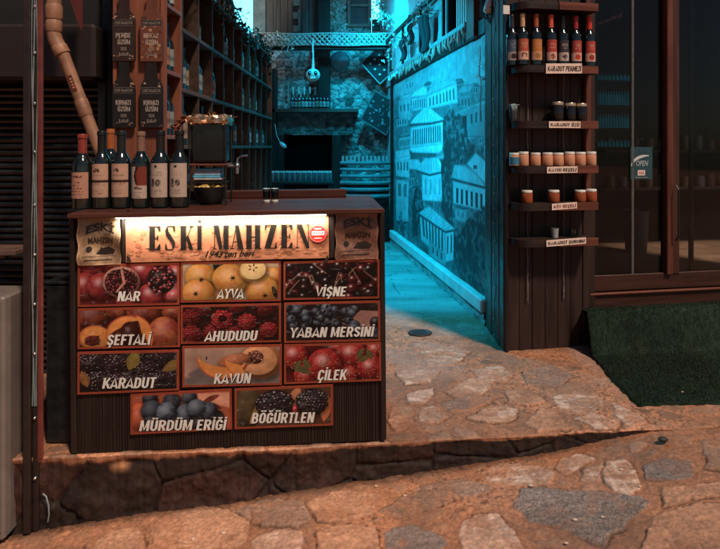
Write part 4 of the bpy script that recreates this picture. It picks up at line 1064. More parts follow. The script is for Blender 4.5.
m = MB(); m.box(((x0 + x1) / 2, -.07, 1.90), (x1 - x0 + .1, .26, .32), .02); m.build('roller_box', mat('rusty_box', (.022, .009, .008), .6, .4, 5, .3, 30, col2=(.008, .007, .007)), t)
# dark plank panel between shutter and bottle shelves
m = MB()
for i in range(4): m.box((-1.50 + .062 * i, 3.40, 1.2), (.060, .03, 3.0), .003)
o = m.build('board_panel', mat('black_boards', (.012, .011, .011), .6, .35, 8, .2, 40)); tag(o, 'black upright boarding between roller shutter and bottle shelves', 'panel')
# red pennant
pa, pb, pc, pd = P(65.5, -14, 3.1), P(83, -14, 3.1), P(82, 31, 3.1), P(78, 24, 3.1)
m = MB(); k = Vector((0, .004, 0)); V = [pa, pb, pc, pd]; m.add([tuple(q) for q in V] + [tuple(q + k) for q in V], [(0, 1, 2, 3), (7, 6, 5, 4), (0, 4, 5, 1), (1, 5, 6, 2), (2, 6, 7, 3), (3, 7, 4, 0)])
o = m.build('red_pennant', mat('red_cloth', (.10, .014, .012), .85, .25, 20, .3, 90)); tag(o, 'dull red triangular pennant hanging beside the drainpipe', 'pennant')
# teal cable
m = MB(); m.tube([P(x, 29.5 + 9 * math.sin((x + 10) / 40) + .08 * x, 3.3) for x in range(-14, 29, 3)], .012, 8)
o = m.build('hose', mat('teal_hose', (.02, .12, .14), .5, .3, 20, .1)); tag(o, 'thin teal hose sagging over the shutter box', 'hose')
# post with channel, studs and cables
t = thing('steel_post', 'tall dark post with a red edge strip, studs and cables, at the photo edge', 'post', (-1.405, 2.50, -.32))
m = MB(); m.box((-.042, 0, 1.6), (.030, .06, 3.2), .003); m.box((-.013, .010, 1.6), (.026, .04, 3.2), .002); m.build('post_body', mat('dark_brown_paint', (.022, .013, .012), .45, .35, 10, .15, 50), t)
m = MB(); m.box((.0105, -.012, 1.76), (.021, .016, 2.88), .003); m.build('edge_strip', mat('red_brown_paint', (.15, .032, .024), .5, .3, 12, .2, 50), t)
for k, yy in enumerate((5, 52, 103, 152, 205.5, 256, 306, 356, 421, 482)):
    q = P(36.5, yy, 2.46); m = MB(); M = Matrix.Translation((-.013, -.012, q.z + .32)) @ Matrix.Rotation(R(90), 4, 'X'); m.lathe([(0, .009), (.004, .0085), (.0075, .005), (.0085, 0)], 14, 0, M); m.build('stud', STEEL, t)
m = MB()
for k, (xx, r_) in enumerate(((-.024, .0026), (-.018, .0030), (-.004, .0028))):
    m.tube([(xx + .004 * math.sin(i * .7 + k * 2), -.014, .55 + i * .1) for i in range(27)], r_, 7)
m.build('cable', mat('grey_cable', (.20, .24, .25), .35, .25, 20, .05), t)
m = MB(); m.tube([(.026, -.02, .17), (.045, -.03, .165), (.058, -.035, .13), (.060, -.035, .09), (.052, -.03, .055)], .0035, 8); m.build('loose_wire', mat('grey_cable', (.2, .2, .2)), t)
# beige cabinet, its side towards the post
m = MB(); m.box((-1.36, 2.72, .365), (.16, .22, .73), .008); m.box((-1.36, 2.72, .738), (.17, .23, .014), .004)  # black box added to darken the gap between post and counter
o = m.build('gap_filler_box', BLACKM); tag(o, 'added black box filling the dark gap between the post and the counter', 'box')
t = thing('beige_cabinet', 'beige steel cabinet standing behind the post at the photo edge', 'cabinet', (-1.51, 2.415, 0))
BEI = mat('beige_enamel', (.17, .135, .118), .45, .2, 4, .08, 40)
m = MB(); m.box((-.30, .105, .205), (.60, .21, 1.04), .012); m.build('body', BEI, t)
m = MB(); m.box((-.30, -.008, .22), (.585, .016, .98), .006); m.build('door', BEI, t)
m = MB(); m.box((-.06, -.03, .36), (.015, .02, .22), .005); m.build('handle', STEEL, t)
m = MB(); a_ = P(-40, 249, 3.2); b_ = P(20.5, 249, 3.2); m.box(((a_.x + b_.x) / 2, 3.25, a_.z - .014), (b_.x - a_.x, .20, .028), .003, 0)
m.box(((a_.x + b_.x) / 2 - .04, 3.27, a_.z - .04), (b_.x - a_.x - .08, .16, .024), .003, 0)
o = m.build('wall_board', mat('raw_board', (.20, .11, .08), .7, .3, 9, .2)); tag(o, 'short pale wooden board fixed to the shutter above the beige cabinet', 'board')
# drainpipe
PIPE = mat('tan_plastic_pipe', (.30, .145, .085), .5, .42, 9, .15, 50)
t = thing('drainpipe', 'tan plastic drainpipe bending down from the eaves to the bottles', 'drainpipe', (0, 0, 0))
dp = 3.05; pts = [P(54, -30, dp), P(54, 6, dp), P(54, 33, dp), P(55, 39, dp), P(58, 45, dp), P(61.5, 51, dp), P(64, 56, dp), P(89, 122, dp), P(97, 143, dp), P(112, 182, dp), P(125, 216, dp)]
rs = [.037, .037, .036, .037, .037, .036, .031, .031, .031, .031, .031]
m = MB(); m.tube(pts, rs, 24); m.build('pipe', PIPE, t, 50)
def collar(a_, b_, r_):
    m = MB(); d = b_ - a_; m.tube([a_, a_ + d * .12, a_ + d * .5, a_ + d * .85, b_], [r_ * .93, r_, r_, r_ * 1.0, r_ * .94], 24); m.build('collar', PIPE, t, 40)
collar(P(54, 5, dp), P(54, 19.5, dp), .0425); collar(P(54, 20.5, dp), P(54, 32, dp), .0405); collar(P(58.5, 46, dp), P(63.2, 54.5, dp), .0405); collar(P(80.5, 100, dp), P(86.5, 116, dp), .036)
m = MB(); q0 = P(71.5, 76, dp); q1 = P(77.5, 92, dp); dd = (q1 - q0); ux = dd.normalized(); M = Matrix.Translation((q0 + q1) / 2 + Vector((.004, -.0315, 0)))
ang = math.atan2(ux.z, ux.x); m.box((0, 0, 0), (dd.length, .002, .022), .0005, 0, M @ Matrix.Rotation(-ang, 4, 'Y'), S(96, 48, 36))
for i in range(4): m.box((-.025 + .016 * i, -.0015, 0), (.009, .001, .012), .0002, 0, M @ Matrix.Rotation(-ang, 4, 'Y'), S(190, 130, 100))
m.build('sticker', PAPER, t)

# ================================================================== BOTTLE SHELVES ON THE LEFT
XW = -1.06
t = thing('pine_bookcase', 'orange pine bookcase end standing behind the counter bottles', 'bookcase', (0, 0, 0))
m = MB(); m.box((-1.20, 3.115, 1.25), (.285, .024, 2.95), .002)
m.box((XW - .0125, 3.0985, 1.25), (.022, .012, 2.95), .002); m.box((-1.331, 3.0985, 1.25), (.022, .012, 2.95), .002); m.build('end_panel', PINE, t)
m = MB(); m.box((-1.325, 3.24, 1.25), (.015, .23, 2.95), .002); m.build('back_panel', PINE, t)
m = MB(); m.box((-1.19, 3.365, 1.25), (.27, .022, 2.95), .002); m.build('divider', PINE, t)
for z in (.45, .80, 1.09, 1.415, 1.775, 2.14, 2.5):
    m = MB(); m.box((-1.185, 3.24, z), (.262, .225, .022), .002); m.build('shelf', PINEX, t)
t2 = thing('long_bottle_rack', 'long old dark rack of bottle shelves along the alley side', 'shelving', (0, 0, 0))
Y0, Y1 = 3.385, 6.85
m = MB(); m.box((-1.345, (Y0 + Y1) / 2, 1.22), (.02, Y1 - Y0, 2.44), .002); m.build('back_panel', SHELFW, t2)
SHELFY = wood('old_shelf_wood_lengthwise', (.05, .03, .022), (.13, .075, .05), 'y', .65)
for z in (.30, .70, 1.36, 1.70, 2.06, 2.42):
    m = MB(); m.box((-1.195, (Y0 + Y1) / 2, z), (.28, Y1 - Y0, .026), .003); m.build('shelf', SHELFY, t2)
for i in range(11):
    y = Y0 + .02 + i * (Y1 - Y0 - .04) / 10; m = MB()
    zs = (.0, .30, .70, 1.36, 1.70, 2.06, 2.42)
    for k in range(6): m.box((-1.19, y, (zs[k] + zs[k + 1]) / 2), (.262, .022, zs[k + 1] - zs[k] - .03), .002)
    m.build('upright', SHELFW, t2)
# bottles on the rack: one small bottle of each of four kinds, then copies
SB = []
for i, (lab, bc) in enumerate((((.22, .27, .27), (.012, .016, .016)), ((.36, .38, .36), (.008, .012, .010)), ((.34, .16, .10), (.014, .010, .008)), ((.30, .20, .14), (.012, .016, .014)))):
    bm_ = mat('rack_glass_%s' % ['blue', 'green', 'brown', 'teal'][i], bc, .12, .2, 6, 0, spec=.7, rvar=.03)
    th = thing('small_bottle', 'x', 'bottle', (0, 0, 0))
    m = MB(); r_ = .037; k = .29
    m.lathe([(0, 0), (r_, .004), (r_, .56 * k), (r_ * .85, .64 * k), (r_ * .42, .74 * k), (r_ * .38, .97 * k), (r_ * .45, .97 * k), (r_ * .45, k), (0, k)], 14); m.build('body', bm_, th, 40)
    m = MB(); curved_patch(m, r_ + .0008, .14 * k, .48 * k, -1.3, 1.3, lambda u, v, lab=lab: mul(lab, .5 if (.35 < v < .55 and .2 < u < .8) else 1), 8, 8); m.build('label', PAPER, th, 40, fix=False)
    SB.append(th)
used = [False] * 4
def place_sb(k, loc, rz, label, group, sc=1):
    o = SB[k] if not used[k] else dup(SB[k]); used[k] = True
    o.location = loc; o.rotation_euler = (0, 0, rz); o['label'] = label; o['group'] = group; o.scale = (sc, sc, sc); return o
kinds = ['blue', 'pale', 'brown', 'teal']
rb = random.Random(21)
for z, nm in ((1.373, 'on the third shelf down of the long rack'), (1.713, 'on the lower visible shelf of the long rack'), (2.073, 'on the upper shelf of the long rack'), (2.433, 'on top of the long rack')):
    y = 3.47
    while y < (6.75 if z < 2.4 else 5.0):
        if rb.random() < .88 and min(((y - Y0 - .02) / ((Y1 - Y0 - .04) / 10)) % 1, 1 - ((y - Y0 - .02) / ((Y1 - Y0 - .04) / 10)) % 1) > .14:
            k = rb.choice([0, 0, 1, 2, 3, 3]); place_sb(k, (-1.11 - rb.uniform(0, .04), y, z), R(75 + rb.uniform(-15, 15)), 'small dark bottle with %s label %s' % (kinds[k], nm), '%s label bottles %s' % (kinds[k], nm), rb.uniform(.88, 1.04))
        y += rb.uniform(.078, .095)
for z, nm in ((1.786, 'middle'), (2.151, 'upper'), (1.426, 'lower')):
    for i, y in enumerate((3.175, 3.245, 3.315)):
        place_sb((i * 2 + (z > 2)) % 4, (-1.12, y, z), R(80), 'small bottle on the %s shelf of the pine bookcase, %s' % (nm, ['next to the end panel', 'in the middle of three', 'next to the divider'][i]), 'bottles in the pine bookcase')

# bottle shaped boards hung on the bookcase end
def sign_board(pcx, pyt, pyb, hw, col, text1, text2, label, spots=None, sm=('SEK', 'ŞARAP')):
    d = 3.076; t = thing('bottle_sign', label, 'sign', P(pcx, pyb, d), R(0), 'bottle shaped wine signs')
    s_ = d / FPX; hgt = (pyb - pyt) * s_; hw = hw * s_; nw = hw * .46
    half = [(hw, .006), (hw, hgt * .58), (hw * .96, hgt * .64), (hw * .82, hgt * .69), (nw * 1.15, hgt * .76), (nw, hgt * .80), (nw, hgt)]
    out = [(-hw * .95, 0), (hw * .95, 0)] + half + [(-x, z) for x, z in half[::-1]]
    m = MB(); m.extr(out, -.006, .008, 0, col); p = Paint(plane_M((0, -.0063, 0)), .00006); p.b = m
    rr = random.Random(text1 + text2 + str(pcx))
    if spots:
        for i in range(46):
            x, z = rr.uniform(-hw * .82, hw * .82), rr.uniform(.02, hgt * .66); r_ = rr.uniform(.007, .014)
            c = rr.choice(spots); p.ell(x, z, r_, r_, c, mul(c, .35), n=10, hl=(-.2, .3), up=(i % 6 == 0))
    else:
        for i in range(16): 
            c = rr.choice([(.42, .22, .16), (.20, .09, .07), (.5, .36, .3)]); x = rr.choice([-1, 1]) * rr.uniform(.5, .9) * hw; r_ = rr.uniform(.003, .008)
            p.ell(x, rr.choice([rr.uniform(.004, .03), rr.uniform(.6, .68) * hgt]), r_, r_ * .8, c, mul(c, .5), n=8, up=(i % 6 == 0))
    LC = S(176, 160, 150)
    zt = hgt * .60
    p.rect(-hw * .88, zt - .027, hw * .88, zt + .004, (.018, .014, .013))
    for z in (zt + .004, zt - .027): p.line((-hw * .88, z), (hw * .88, z), .0016, mul(LC, .5))
    p.text('ESKİ MAHZEN', -hw * .80, zt - .020, hw * .80, .016, mul(LC, .55), .0)
    p.text(text1, -hw * .70, hgt * .345, hw * .66, .026, LC, .03); p.text(text2, -hw * .52, hgt * .245, hw * .60, .026, LC, .03)
    p.text(sm[0], -hw * .26, hgt * .155, hw * .30, .018, mul(LC, .7), .01); p.text(sm[1], -hw * .42, hgt * .075, hw * .46, .018, mul(LC, .7), .01)
    p.b.build('board', PAINTED, t, fix=False)
    m = MB(); m.tube([(0, .0, hgt - .01), (0, .012, hgt + .01)], .004, 8); m.build('hook', STEEL, t)
sign_board(124, -6, 61, 11.2, (.035, .018, .016), 'PEMBE', 'ÜZÜM', 'dark bottle shaped sign lettered PEMBE ÜZÜM')
sign_board(151.8, -6, 61.5, 11.2, (.15, .05, .03), 'BEYAZ', 'ÜZÜM', 'brown grape patterned bottle shaped sign lettered BEYAZ ÜZÜM', [(.40, .16, .09), (.25, .09, .05), (.5, .26, .16), (.12, .04, .03)])
sign_board(124, 62, 127.5, 11.2, (.014, .011, .011), 'KIRMIZI', 'ÜZÜM', 'black bottle shaped sign lettered KIRMIZI ÜZÜM, under the PEMBE sign')
sign_board(151.8, 62.5, 127.5, 11.2, (.016, .012, .012), 'KIRMIZI', 'ÜZÜM', 'black bottle shaped sign lettered KIRMIZI ÜZÜM, under the BEYAZ sign')

# ================================================================== ALLEY WALL WITH MURAL
M0 = Vector((.971, 4.36, 0)); MU = Vector((-.437, 3.13, 0)).normalized(); MN = Vector((-MU.y, MU.x, 0))      # MN points into the alley
def wall_pt(px, py, off=0):          # (s, z) where the sight line meets the wall plane
    d = Vector(((px - CX) / FPX, 1, -(py - CY) / FPX)); o = Vector((0, 0, HC)); p0 = M0 + MN * off
    t = (p0 - o).dot(MN) / d.dot(MN); q = o + d * t
    return ((q - p0).dot(MU), q.z)
def W3(s, z, off=0): return M0 + MU * s + MN * off + Vector((0, 0, z))
MW = Matrix(((-MU.x, 0, MN.x, M0.x), (-MU.y, 0, MN.y, M0.y), (0, 1, 0, 0), (0, 0, 0, 1)))   # u runs back towards the camera (right hand in view), v up, w out
LEN = 3.66
def wbox(m, s0, s1, z0, z1, o0, o1, mi=0, col=(1, 1, 1), ch=.003):   # box on the wall
    m.box((-(s0 + s1) / 2, (z0 + z1) / 2, (o0 + o1) / 2), (s1 - s0, z1 - z0, o1 - o0), ch, mi, MW, col)
RW = thing('side_building', 'pale plastered house side rising above the mural along the alley', 'building', (0, 0, 0))
m = MB(); wbox(m, -.02, LEN, 0, 2.26, -.40, -.034); wbox(m, LEN + .071, LEN + 1.2, 0, 2.258, -.40, -.05); wbox(m, .98, LEN + 1.2, 2.26, 8.2, -.40, -.02); wbox(m, -.02, .98, 3.6, 8.2, -.40, -.02); wbox(m, -.02, .98, 2.26, 2.40, -.40, -.02)
m.build('wall', PLASTER, RW)
# ledge under the mural
m = MB(); wbox(m, -.01, LEN + .02, .088, .198, -.03, .052, 0, (1, 1, 1), .012); m.build('ledge', mat('white_ledge', (.60, .60, .58), .7, .2, 6, .3, 30), RW)
ss = np.linspace(-.03, LEN + .02, 240); zz = np.linspace(-.02, .088, 14)
Sg, Zg = np.meshgrid(ss, zz); off = .030 + .035 * (fbm(Sg * 6, Zg * 14, 300) - .5) + .02 * (fbm(Sg * 28, Zg * 30, 301) - .5)
pos = [M0[k] + MU[k] * Sg + MN[k] * off for k in (0, 1)]
cc = np.array((.34, .33, .32)) * (.5 + fbm(Sg * 9, Zg * 9, 303)[..., None])
grid_obj('rough_base', pos[0], pos[1], Zg, cc, STONEM, None, RW)
# far jamb and upper timber parts
m = MB(); wbox(m, LEN, LEN + .07, 0, 2.45, -.1, .03); m.build('jamb', DARKW, RW)
zr = 2.385
m = MB(); wbox(m, .36, LEN + .05, 2.355, 2.395, -.015, .06); m.build('rail', mat('teal_grey_rail', (.30, .33, .33), .6, .3, 14, .2), RW)
m = MB(); wbox(m, .0, LEN + .05, 2.235, 2.354, -.033, .018); m.build('dark_band', DARKWX, RW)
# window opening with bars near the front
m = MB(); wbox(m, .36, .98, 2.40, 3.6, -.36, -.33); m.build('window_back', BLACKM, RW)
m = MB()
wbox(m, .93, .98, 2.40, 3.6, -.05, .03); wbox(m, .36, .41, 2.40, 3.6, -.05, .03); m.build('window_frame', DARKW, RW)
for i in range(6):
    s_ = .46 + i * .062; m = MB(); wbox(m, s_, s_ + .020, 2.40, 3.6, -.03, -.008); m.build('window_bar', WHITEP, RW)
m = MB(); wbox(m, .16, .34, 2.236, 3.6, .0, .05); m.build('timber_post', REDWZ, RW)
m = MB(); wbox(m, .98, LEN + 1.0, 2.85, 2.90, .03, .07); m.build('upper_rail', DARKWX, RW)
for s_ in (1.0, 1.9, 2.8, 3.6): 
    m = MB(); wbox(m, s_, s_ + .03, 2.40, 2.85, .03, .06); m.build('rail_post', DARKW, RW)
# mural print
t = thing('house_mural', 'large photo mural of old hillside houses filling the right alley wall', 'mural', (0, 0, 0))
m = MB(); wbox(m, .0, LEN - .002, .20, 2.233, -.030, -.006, 0, (.25, .30, .32), .001); m.build('backing_board', PLASTER, t)
MNX, MNZ = 640, 420; MG_S, MG_Z = np.meshgrid(np.linspace(.004, LEN - .004, MNX), np.linspace(.203, 2.230, MNZ)); MIMG = np.ones((MNZ, MNX, 3)) * .2; _pc = [0]
class MP:
    def q(s, x, y): a_, z = wall_pt(x, y, 0); return (-min(max(a_, .004), LEN - .004), min(max(z, .203), 2.230))
    def poly(s, pts, col, up=True, tex=.30, soft=.005):
        w_ = [wall_pt(*k) for k in pts]; xs_ = [k[0] for k in w_]; zs_ = [k[1] for k in w_]; ds, dz = (LEN - .008) / (MNX - 1), 2.027 / (MNZ - 1)
        i0, i1 = max(int((min(xs_) - .014) / ds), 0), min(int((max(xs_) + .01) / ds) + 2, MNX); j0, j1 = max(int((min(zs_) - .213) / dz), 0), min(int((max(zs_) - .193) / dz) + 2, MNZ)
        if i1 <= i0 or j1 <= j0: return
        q = (slice(j0, j1), slice(i0, i1)); d = polydist(MG_S[q], MG_Z[q], w_); al = smooth(-soft, soft, d)[..., None]; _pc[0] += 1
        t_ = fbm(MG_S[q] * 14, MG_Z[q] * 16, 700 + _pc[0] % 40)[..., None]; st = fbm(MG_S[q] * 60, MG_Z[q] * 7, 760)[..., None]
        c_ = np.array(col) * (1 - tex + 2 * tex * t_) * (.82 + .36 * st); edge = smooth(.016, .0, np.abs(d - .004))[..., None] if len(pts) < 8 else 0
        c_ = c_ * (1 - .35 * edge); MIMG[q] = MIMG[q] * (1 - al) + c_ * al
    def trees(s, pts, dark=.05, light=.20, k=1.0):      # foliage mass with a ragged outline
        w_ = [wall_pt(*q_) for q_ in pts]; d = polydist(MG_S, MG_Z, w_) + .16 * (fbm(MG_S * 9, MG_Z * 9, 810, 6, .65) - .5)
        al = smooth(-.01, .02, d)[..., None] * k; f1 = fbm(MG_S * 26, MG_Z * 26, 820, 4)[..., None]; f2 = fbm(MG_S * 7, MG_Z * 7, 830, 4)[..., None]
        v = dark + (light - dark) * smooth(.42, .70, f1) * smooth(.3, .62, f2); MIMG[:] = MIMG * (1 - al) + np.concatenate([v * .5, v * .85, v * .9], -1) * al
    def little(s, x, y, w_, h_, v):                      # one small far house
        mp.poly([(x, y), (x + w_, y - w_ * .18), (x + w_, y - w_ * .18 - h_), (x, y - h_)], T1(v)); n = max(2, int(w_ / 2.2))
        win((x, y - h_ * .72), (x + w_, y - w_ * .18 - h_ * .72), (x + w_, y - w_ * .18 - h_ * .30), (x, y - h_ * .30), n, .42, v * .22)
        mp.poly([(x - .6, y - h_), (x + w_ * .35, y - h_ - w_ * .42), (x + w_ * .8, y - h_ - w_ * .5), (x + w_ + .8, y - w_ * .18 - h_)], T1(v * .72)); mp.poly([(x - .6, y - h_), (x + w_ + .8, y - w_ * .18 - h_), (x + w_ + .8, y - w_ * .18 - h_ + .7), (x - .6, y - h_ + .8)], T1(.05))
mp = MP()
A = lambda *pts: [(385 + x / 6.536, 70 + y / 6.536) for x, y in pts]
B = lambda *pts: [(385 + x / 6.536, 150 + y / 6.536) for x, y in pts]
Cc = lambda *pts: [(385 + x / 6.536, 230 + y / 6.536) for x, y in pts]
T1 = lambda v: (v * .55, v * .95, v)
rm = random.Random(9)
def smear(*k): pass
mp.poly([(392, 60), (488, 20), (488, 160), (392, 160)], T1(.42), True, .4)
mp.poly([(392, 150), (488, 150), (488, 300), (392, 260)], T1(.24), True, .5)
HILLS = 1
smear((394, 40, 486, 110), 60, [.30, .36, .42, .28], 7, 6); smear((394, 110, 486, 200), 60, [.22, .28, .16, .32], 5, 5)
smear((396, 180, 486, 285), 60, [.14, .10, .18, .07], 5, 7)
def win(a, b, c, d, n, wd=.42, col=.06, marg=.06):     # windows between left edge a(top)-d(bottom) and right edge b(top)-c(bottom)
    for i in range(n):
        f0 = marg + (1 - 2 * marg) * (i + .5 - wd / 2) / n; f1 = marg + (1 - 2 * marg) * (i + .5 + wd / 2) / n
        L = lambda p_, q_, f: (p_[0] + (q_[0] - p_[0]) * f, p_[1] + (q_[1] - p_[1]) * f)
        mp.poly([L(a, b, f0), L(a, b, f1), L(d, c, f1), L(d, c, f0)], T1(col), up=(i == 0))
def house(fac, wtop, wbot, n, v=.55, col=.06, wd=.42):   # facade tl,tr,br,bl and a row of windows between fractions
    mp.poly(fac, T1(v)); tl, tr, br, bl = fac
    L = lambda p_, q_, f: (p_[0] + (q_[0] - p_[0]) * f, p_[1] + (q_[1] - p_[1]) * f)
    win(L(tl, bl, wtop), L(tr, br, wtop), L(tr, br, wbot), L(tl, bl, wbot), n, wd, col)
mp.trees([(392, 98), (420, 90), (450, 84), (488, 84), (488, 300), (392, 250)], .10, .30, .75)
rm2 = random.Random(77)
for (x, y) in [(396, 128), (404, 118), (415, 106), (424, 96), (452, 92), (462, 104), (470, 96), (476, 112), (470, 126), (458, 116), (444, 142), (399, 150), (397, 176), (404, 190), (398, 214), (440, 176), (448, 200), (466, 140), (478, 146), (436, 160), (425, 190), (412, 200), (400, 234), (480, 200), (458, 222), (444, 226)]: mp.little(x, y, rm2.uniform(7, 12), rm2.uniform(8, 13), rm2.choice([.30, .38, .46, .25]))
house(A((130, 75), (188, 45), (192, 150), (135, 165)), .25, .55, 3, .42, .2); mp.poly(A((120, 75), (150, 45), (195, 35), (188, 50)), T1(.5))
house(A((85, 200), (165, 165), (165, 330), (90, 320)), .3, .6, 3, .45, .18); mp.poly(A((80, 205), (110, 170), (170, 150), (170, 170)), T1(.55))
house(A((270, 165), (466, 80), (472, 215), (270, 260)), .25, .80, 8, .56, .12, .38); mp.poly(A((255, 165), (300, 105), (380, 65), (455, 60), (468, 85), (270, 170)), T1(.48))
for k in range(7): mp.poly(A((290 + 24 * k, 110 - 8 * k), (305 + 24 * k, 85 - 8 * k), (318 + 24 * k, 100 - 8 * k)), T1(.6), up=(k == 0))
house(A((172, 185), (268, 165), (266, 255), (178, 270)), .2, .85, 6, .55, .15); mp.poly(A((162, 180), (190, 140), (250, 103), (272, 112), (268, 165)), T1(.74))
house(A((485, 165), (560, 150), (562, 250), (488, 250)), .3, .8, 3, .28, .1); mp.poly(A((470, 155), (500, 98), (590, 88), (552, 150)), T1(.36))
house(A((478, 270), (648, 200), (648, 440), (485, 440)), .25, .55, 5, .27, .09); house(A((490, 300), (545, 290), (545, 410), (490, 415)), .05, .95, 1, .30, .04, .6)
mp.poly(A((470, 275), (560, 225), (650, 195), (650, 225), (478, 290)), T1(.38))
mp.trees([(441, 118), (452, 108), (462, 118), (470, 140), (484, 150), (480, 162), (450, 166), (442, 150)], .06, .22)
house(A((165, 375), (376, 335), (378, 500), (163, 520)), .14, .80, 13, .60, .07, .42)
mp.poly(A((160, 352), (200, 300), (255, 243), (300, 252), (345, 290), (388, 325), (300, 345)), T1(.74)); mp.poly(A((158, 352), (300, 343), (390, 322), (392, 334), (300, 357), (158, 366)), T1(.14))
for k in range(9): mp.poly(A((185 + 22 * k, 345 - 2 * k), (240 + 7 * k, 262), (243 + 7 * k, 262), (190 + 22 * k, 345 - 2 * k)), T1(.58), up=(k == 0))
mp.poly(A((160, 505), (378, 480), (372, 520), (350, 545), (180, 540), (165, 525)), T1(.78))
house(B((65, 5), (160, -10), (160, 185), (70, 170)), .45, .75, 4, .58, .16); mp.poly(B((60, 60), (165, 30), (165, 60), (65, 85)), T1(.64))
house(B((70, 190), (155, 200), (150, 470), (72, 460)), .1, .4, 2, .52, .2, .5)
mp.trees([(397, 222), (401, 208), (404, 226), (408, 236), (406, 244), (397, 238)], .10, .5, .8)
house(B((240, 160), (382, 148), (376, 340), (242, 330)), .2, .75, 4, .62, .42, .3); mp.poly(B((198, 128), (262, 52), (345, 45), (388, 136), (290, 160)), T1(.70)); mp.poly(B((198, 128), (290, 158), (388, 136), (386, 148), (290, 172), (200, 142)), T1(.16))
for k in range(8): mp.poly(B((215 + 20 * k, 132), (265 + 9 * k, 56), (268 + 9 * k, 56), (221 + 20 * k, 134)), T1(.56), up=(k == 0))
mp.poly(B((160, 60), (215, 60), (240, 100), (200, 128), (155, 125)), T1(.62))
mp.trees([(412, 236), (411, 206), (415, 186), (420, 184), (423, 206), (424, 222), (418, 240)], .06, .22); mp.trees([(441, 160), (450, 156), (453, 180), (452, 212), (456, 240), (446, 238), (441, 205)], .06, .22)
house(B((532, 90), (590, 12), (655, 70), (655, 225)), .5, .5, 1, .52, .1); mp.poly(B((575, 100), (598, 100), (598, 125), (575, 125)), T1(.07)); mp.poly(B((520, 80), (590, 2), (660, 62), (660, 78), (590, 18), (532, 92)), T1(.16))
house(B((440, 200), (655, 250), (655, 405), (442, 350)), .28, .92, 6, .50, .05, .48); mp.poly(B((428, 182), (450, 95), (525, 98), (600, 160), (655, 235), (655, 252)), T1(.42)); mp.poly(B((428, 182), (655, 240), (655, 256), (430, 197)), T1(.1))
house(B((455, 375), (530, 395), (525, 480), (455, 460)), .2, .6, 2, .36, .2, .3)
mp.trees([(470, 214), (480, 206), (488, 210), (488, 300), (468, 285), (452, 276), (453, 240), (462, 228)], .045, .17)
fa = B((225, 428), (392, 535), (390, 735), (235, 590)); mp.poly(fa, T1(.46)); win(fa[0], fa[1], (fa[2][0], fa[2][1] - 9), (fa[3][0], fa[3][1] - 6), 7, .45, .07)
fb = B((392, 535), (447, 520), (445, 720), (390, 735)); mp.poly(fb, T1(.58)); win((fb[0][0], fb[0][1] + 5), (fb[1][0], fb[1][1] + 5), (fb[2][0], fb[2][1] - 8), (fb[3][0], fb[3][1] - 8), 2, .4, .12)
mp.poly(B((218, 412), (285, 362), (465, 522), (392, 536)), T1(.54)); mp.poly(B((216, 414), (392, 530), (466, 515), (468, 528), (392, 545), (216, 428)), T1(.13))
for k in range(10): mp.poly(B((235 + 16 * k, 420 + 11 * k), (290 + 15.5 * k, 368 + 14 * k), (293 + 15.5 * k, 369 + 14 * k), (239 + 16 * k, 422 + 11 * k)), T1(.44), up=(k == 0))
mp.poly(B((285, 590), (390, 680), (390, 760), (285, 690)), T1(.34)); win(B((295, 620))[0], B((385, 690))[0], B((385, 730))[0], B((295, 660))[0], 3, .4, .08)
mp.trees([(421, 246), (426, 250), (431, 262), (424, 262)], .05, .15)
# a vinyl print with faint seams, sun fading and scuffs
sm_ = (smooth(.006, .0, np.abs((MG_S % .92) - .46)) * .25)[..., None]; fd = fbm(MG_S * 1.6, MG_Z * 1.6, 840)[..., None]; scf = smooth(.66, .72, fbm(MG_S * 5, MG_Z * 22, 845, 5))[..., None] * .18
MIMG = np.clip(MIMG ** 1.03 * (1 - sm_) * (.75 + .5 * fd) * (1 - scf) + .3 * scf, .006, .8)
q3 = [M0[k] + MU[k] * MG_S + MN[k] * (-.0035 + .0015 * np.sin(MG_S * 9 + MG_Z * 3)) for k in (0, 1)]
grid_obj('print', q3[0], q3[1], MG_Z, MIMG, MURAL, None, t)
# scribbled plant drawing at the near top of the mural: a real dry twig against it
t = thing('dry_twig', 'thin pale dry twig hanging against the near upper corner of the mural', 'twig', (0, 0, 0))
m = MB(); q = [W3(*wall_pt(480 + dx, y, .03), .03) for dx, y in ((0, 46), (.5, 58), (-1, 70), (1, 84), (.5, 100), (0, 118))]; m.tube(q, .004, 6)
for i in range(16):
    f_ = rm.uniform(.05, .7); y = 46 + f_ * 50; a_ = W3(*wall_pt(480, y, .03), .03); b_ = W3(*wall_pt(480 + rm.uniform(-7, 6), y + rm.uniform(-8, 6), .04), .04); m.tube([a_, (a_ + b_) / 2 + Vector((0, 0, .01)), b_], [.003, .003, .0015], 5)
m.build('stem', mat('pale_twig', (.42, .40, .36), .8, .2, 20, .1), t)

# pale drops hung along the band over the mural
TAS = mat('pale_dried_pod', (.50, .47, .40), .7, .35, 20, .2)
vt = thing('pod_garland', 'row of pale dried pods hung along the beam over the mural', 'garland', (0, 0, 0))
m = MB(); m.tube([W3(.36 + i * .11, 2.352 - .008 * (i % 3), .066) for i in range(31)], .004, 6); m.build('string', mat('twine', (.3, .25, .2), .9, .2, 20, .1), vt)
for i in range(36):
    s_ = .40 + i * .092 + rm.uniform(-.02, .02); l = rm.uniform(.07, .13); m = MB()
    q = W3(s_, 2.35, .068); m.tube([q, q - Vector((0, 0, l * .25)), q - Vector((rm.uniform(-.01, .01), rm.uniform(-.012, .012), l * .6)), q - Vector((rm.uniform(-.02, .02), rm.uniform(-.02, .02), l))], [.004, .013, .017, .002], 8); m.build('pod', TAS, vt)
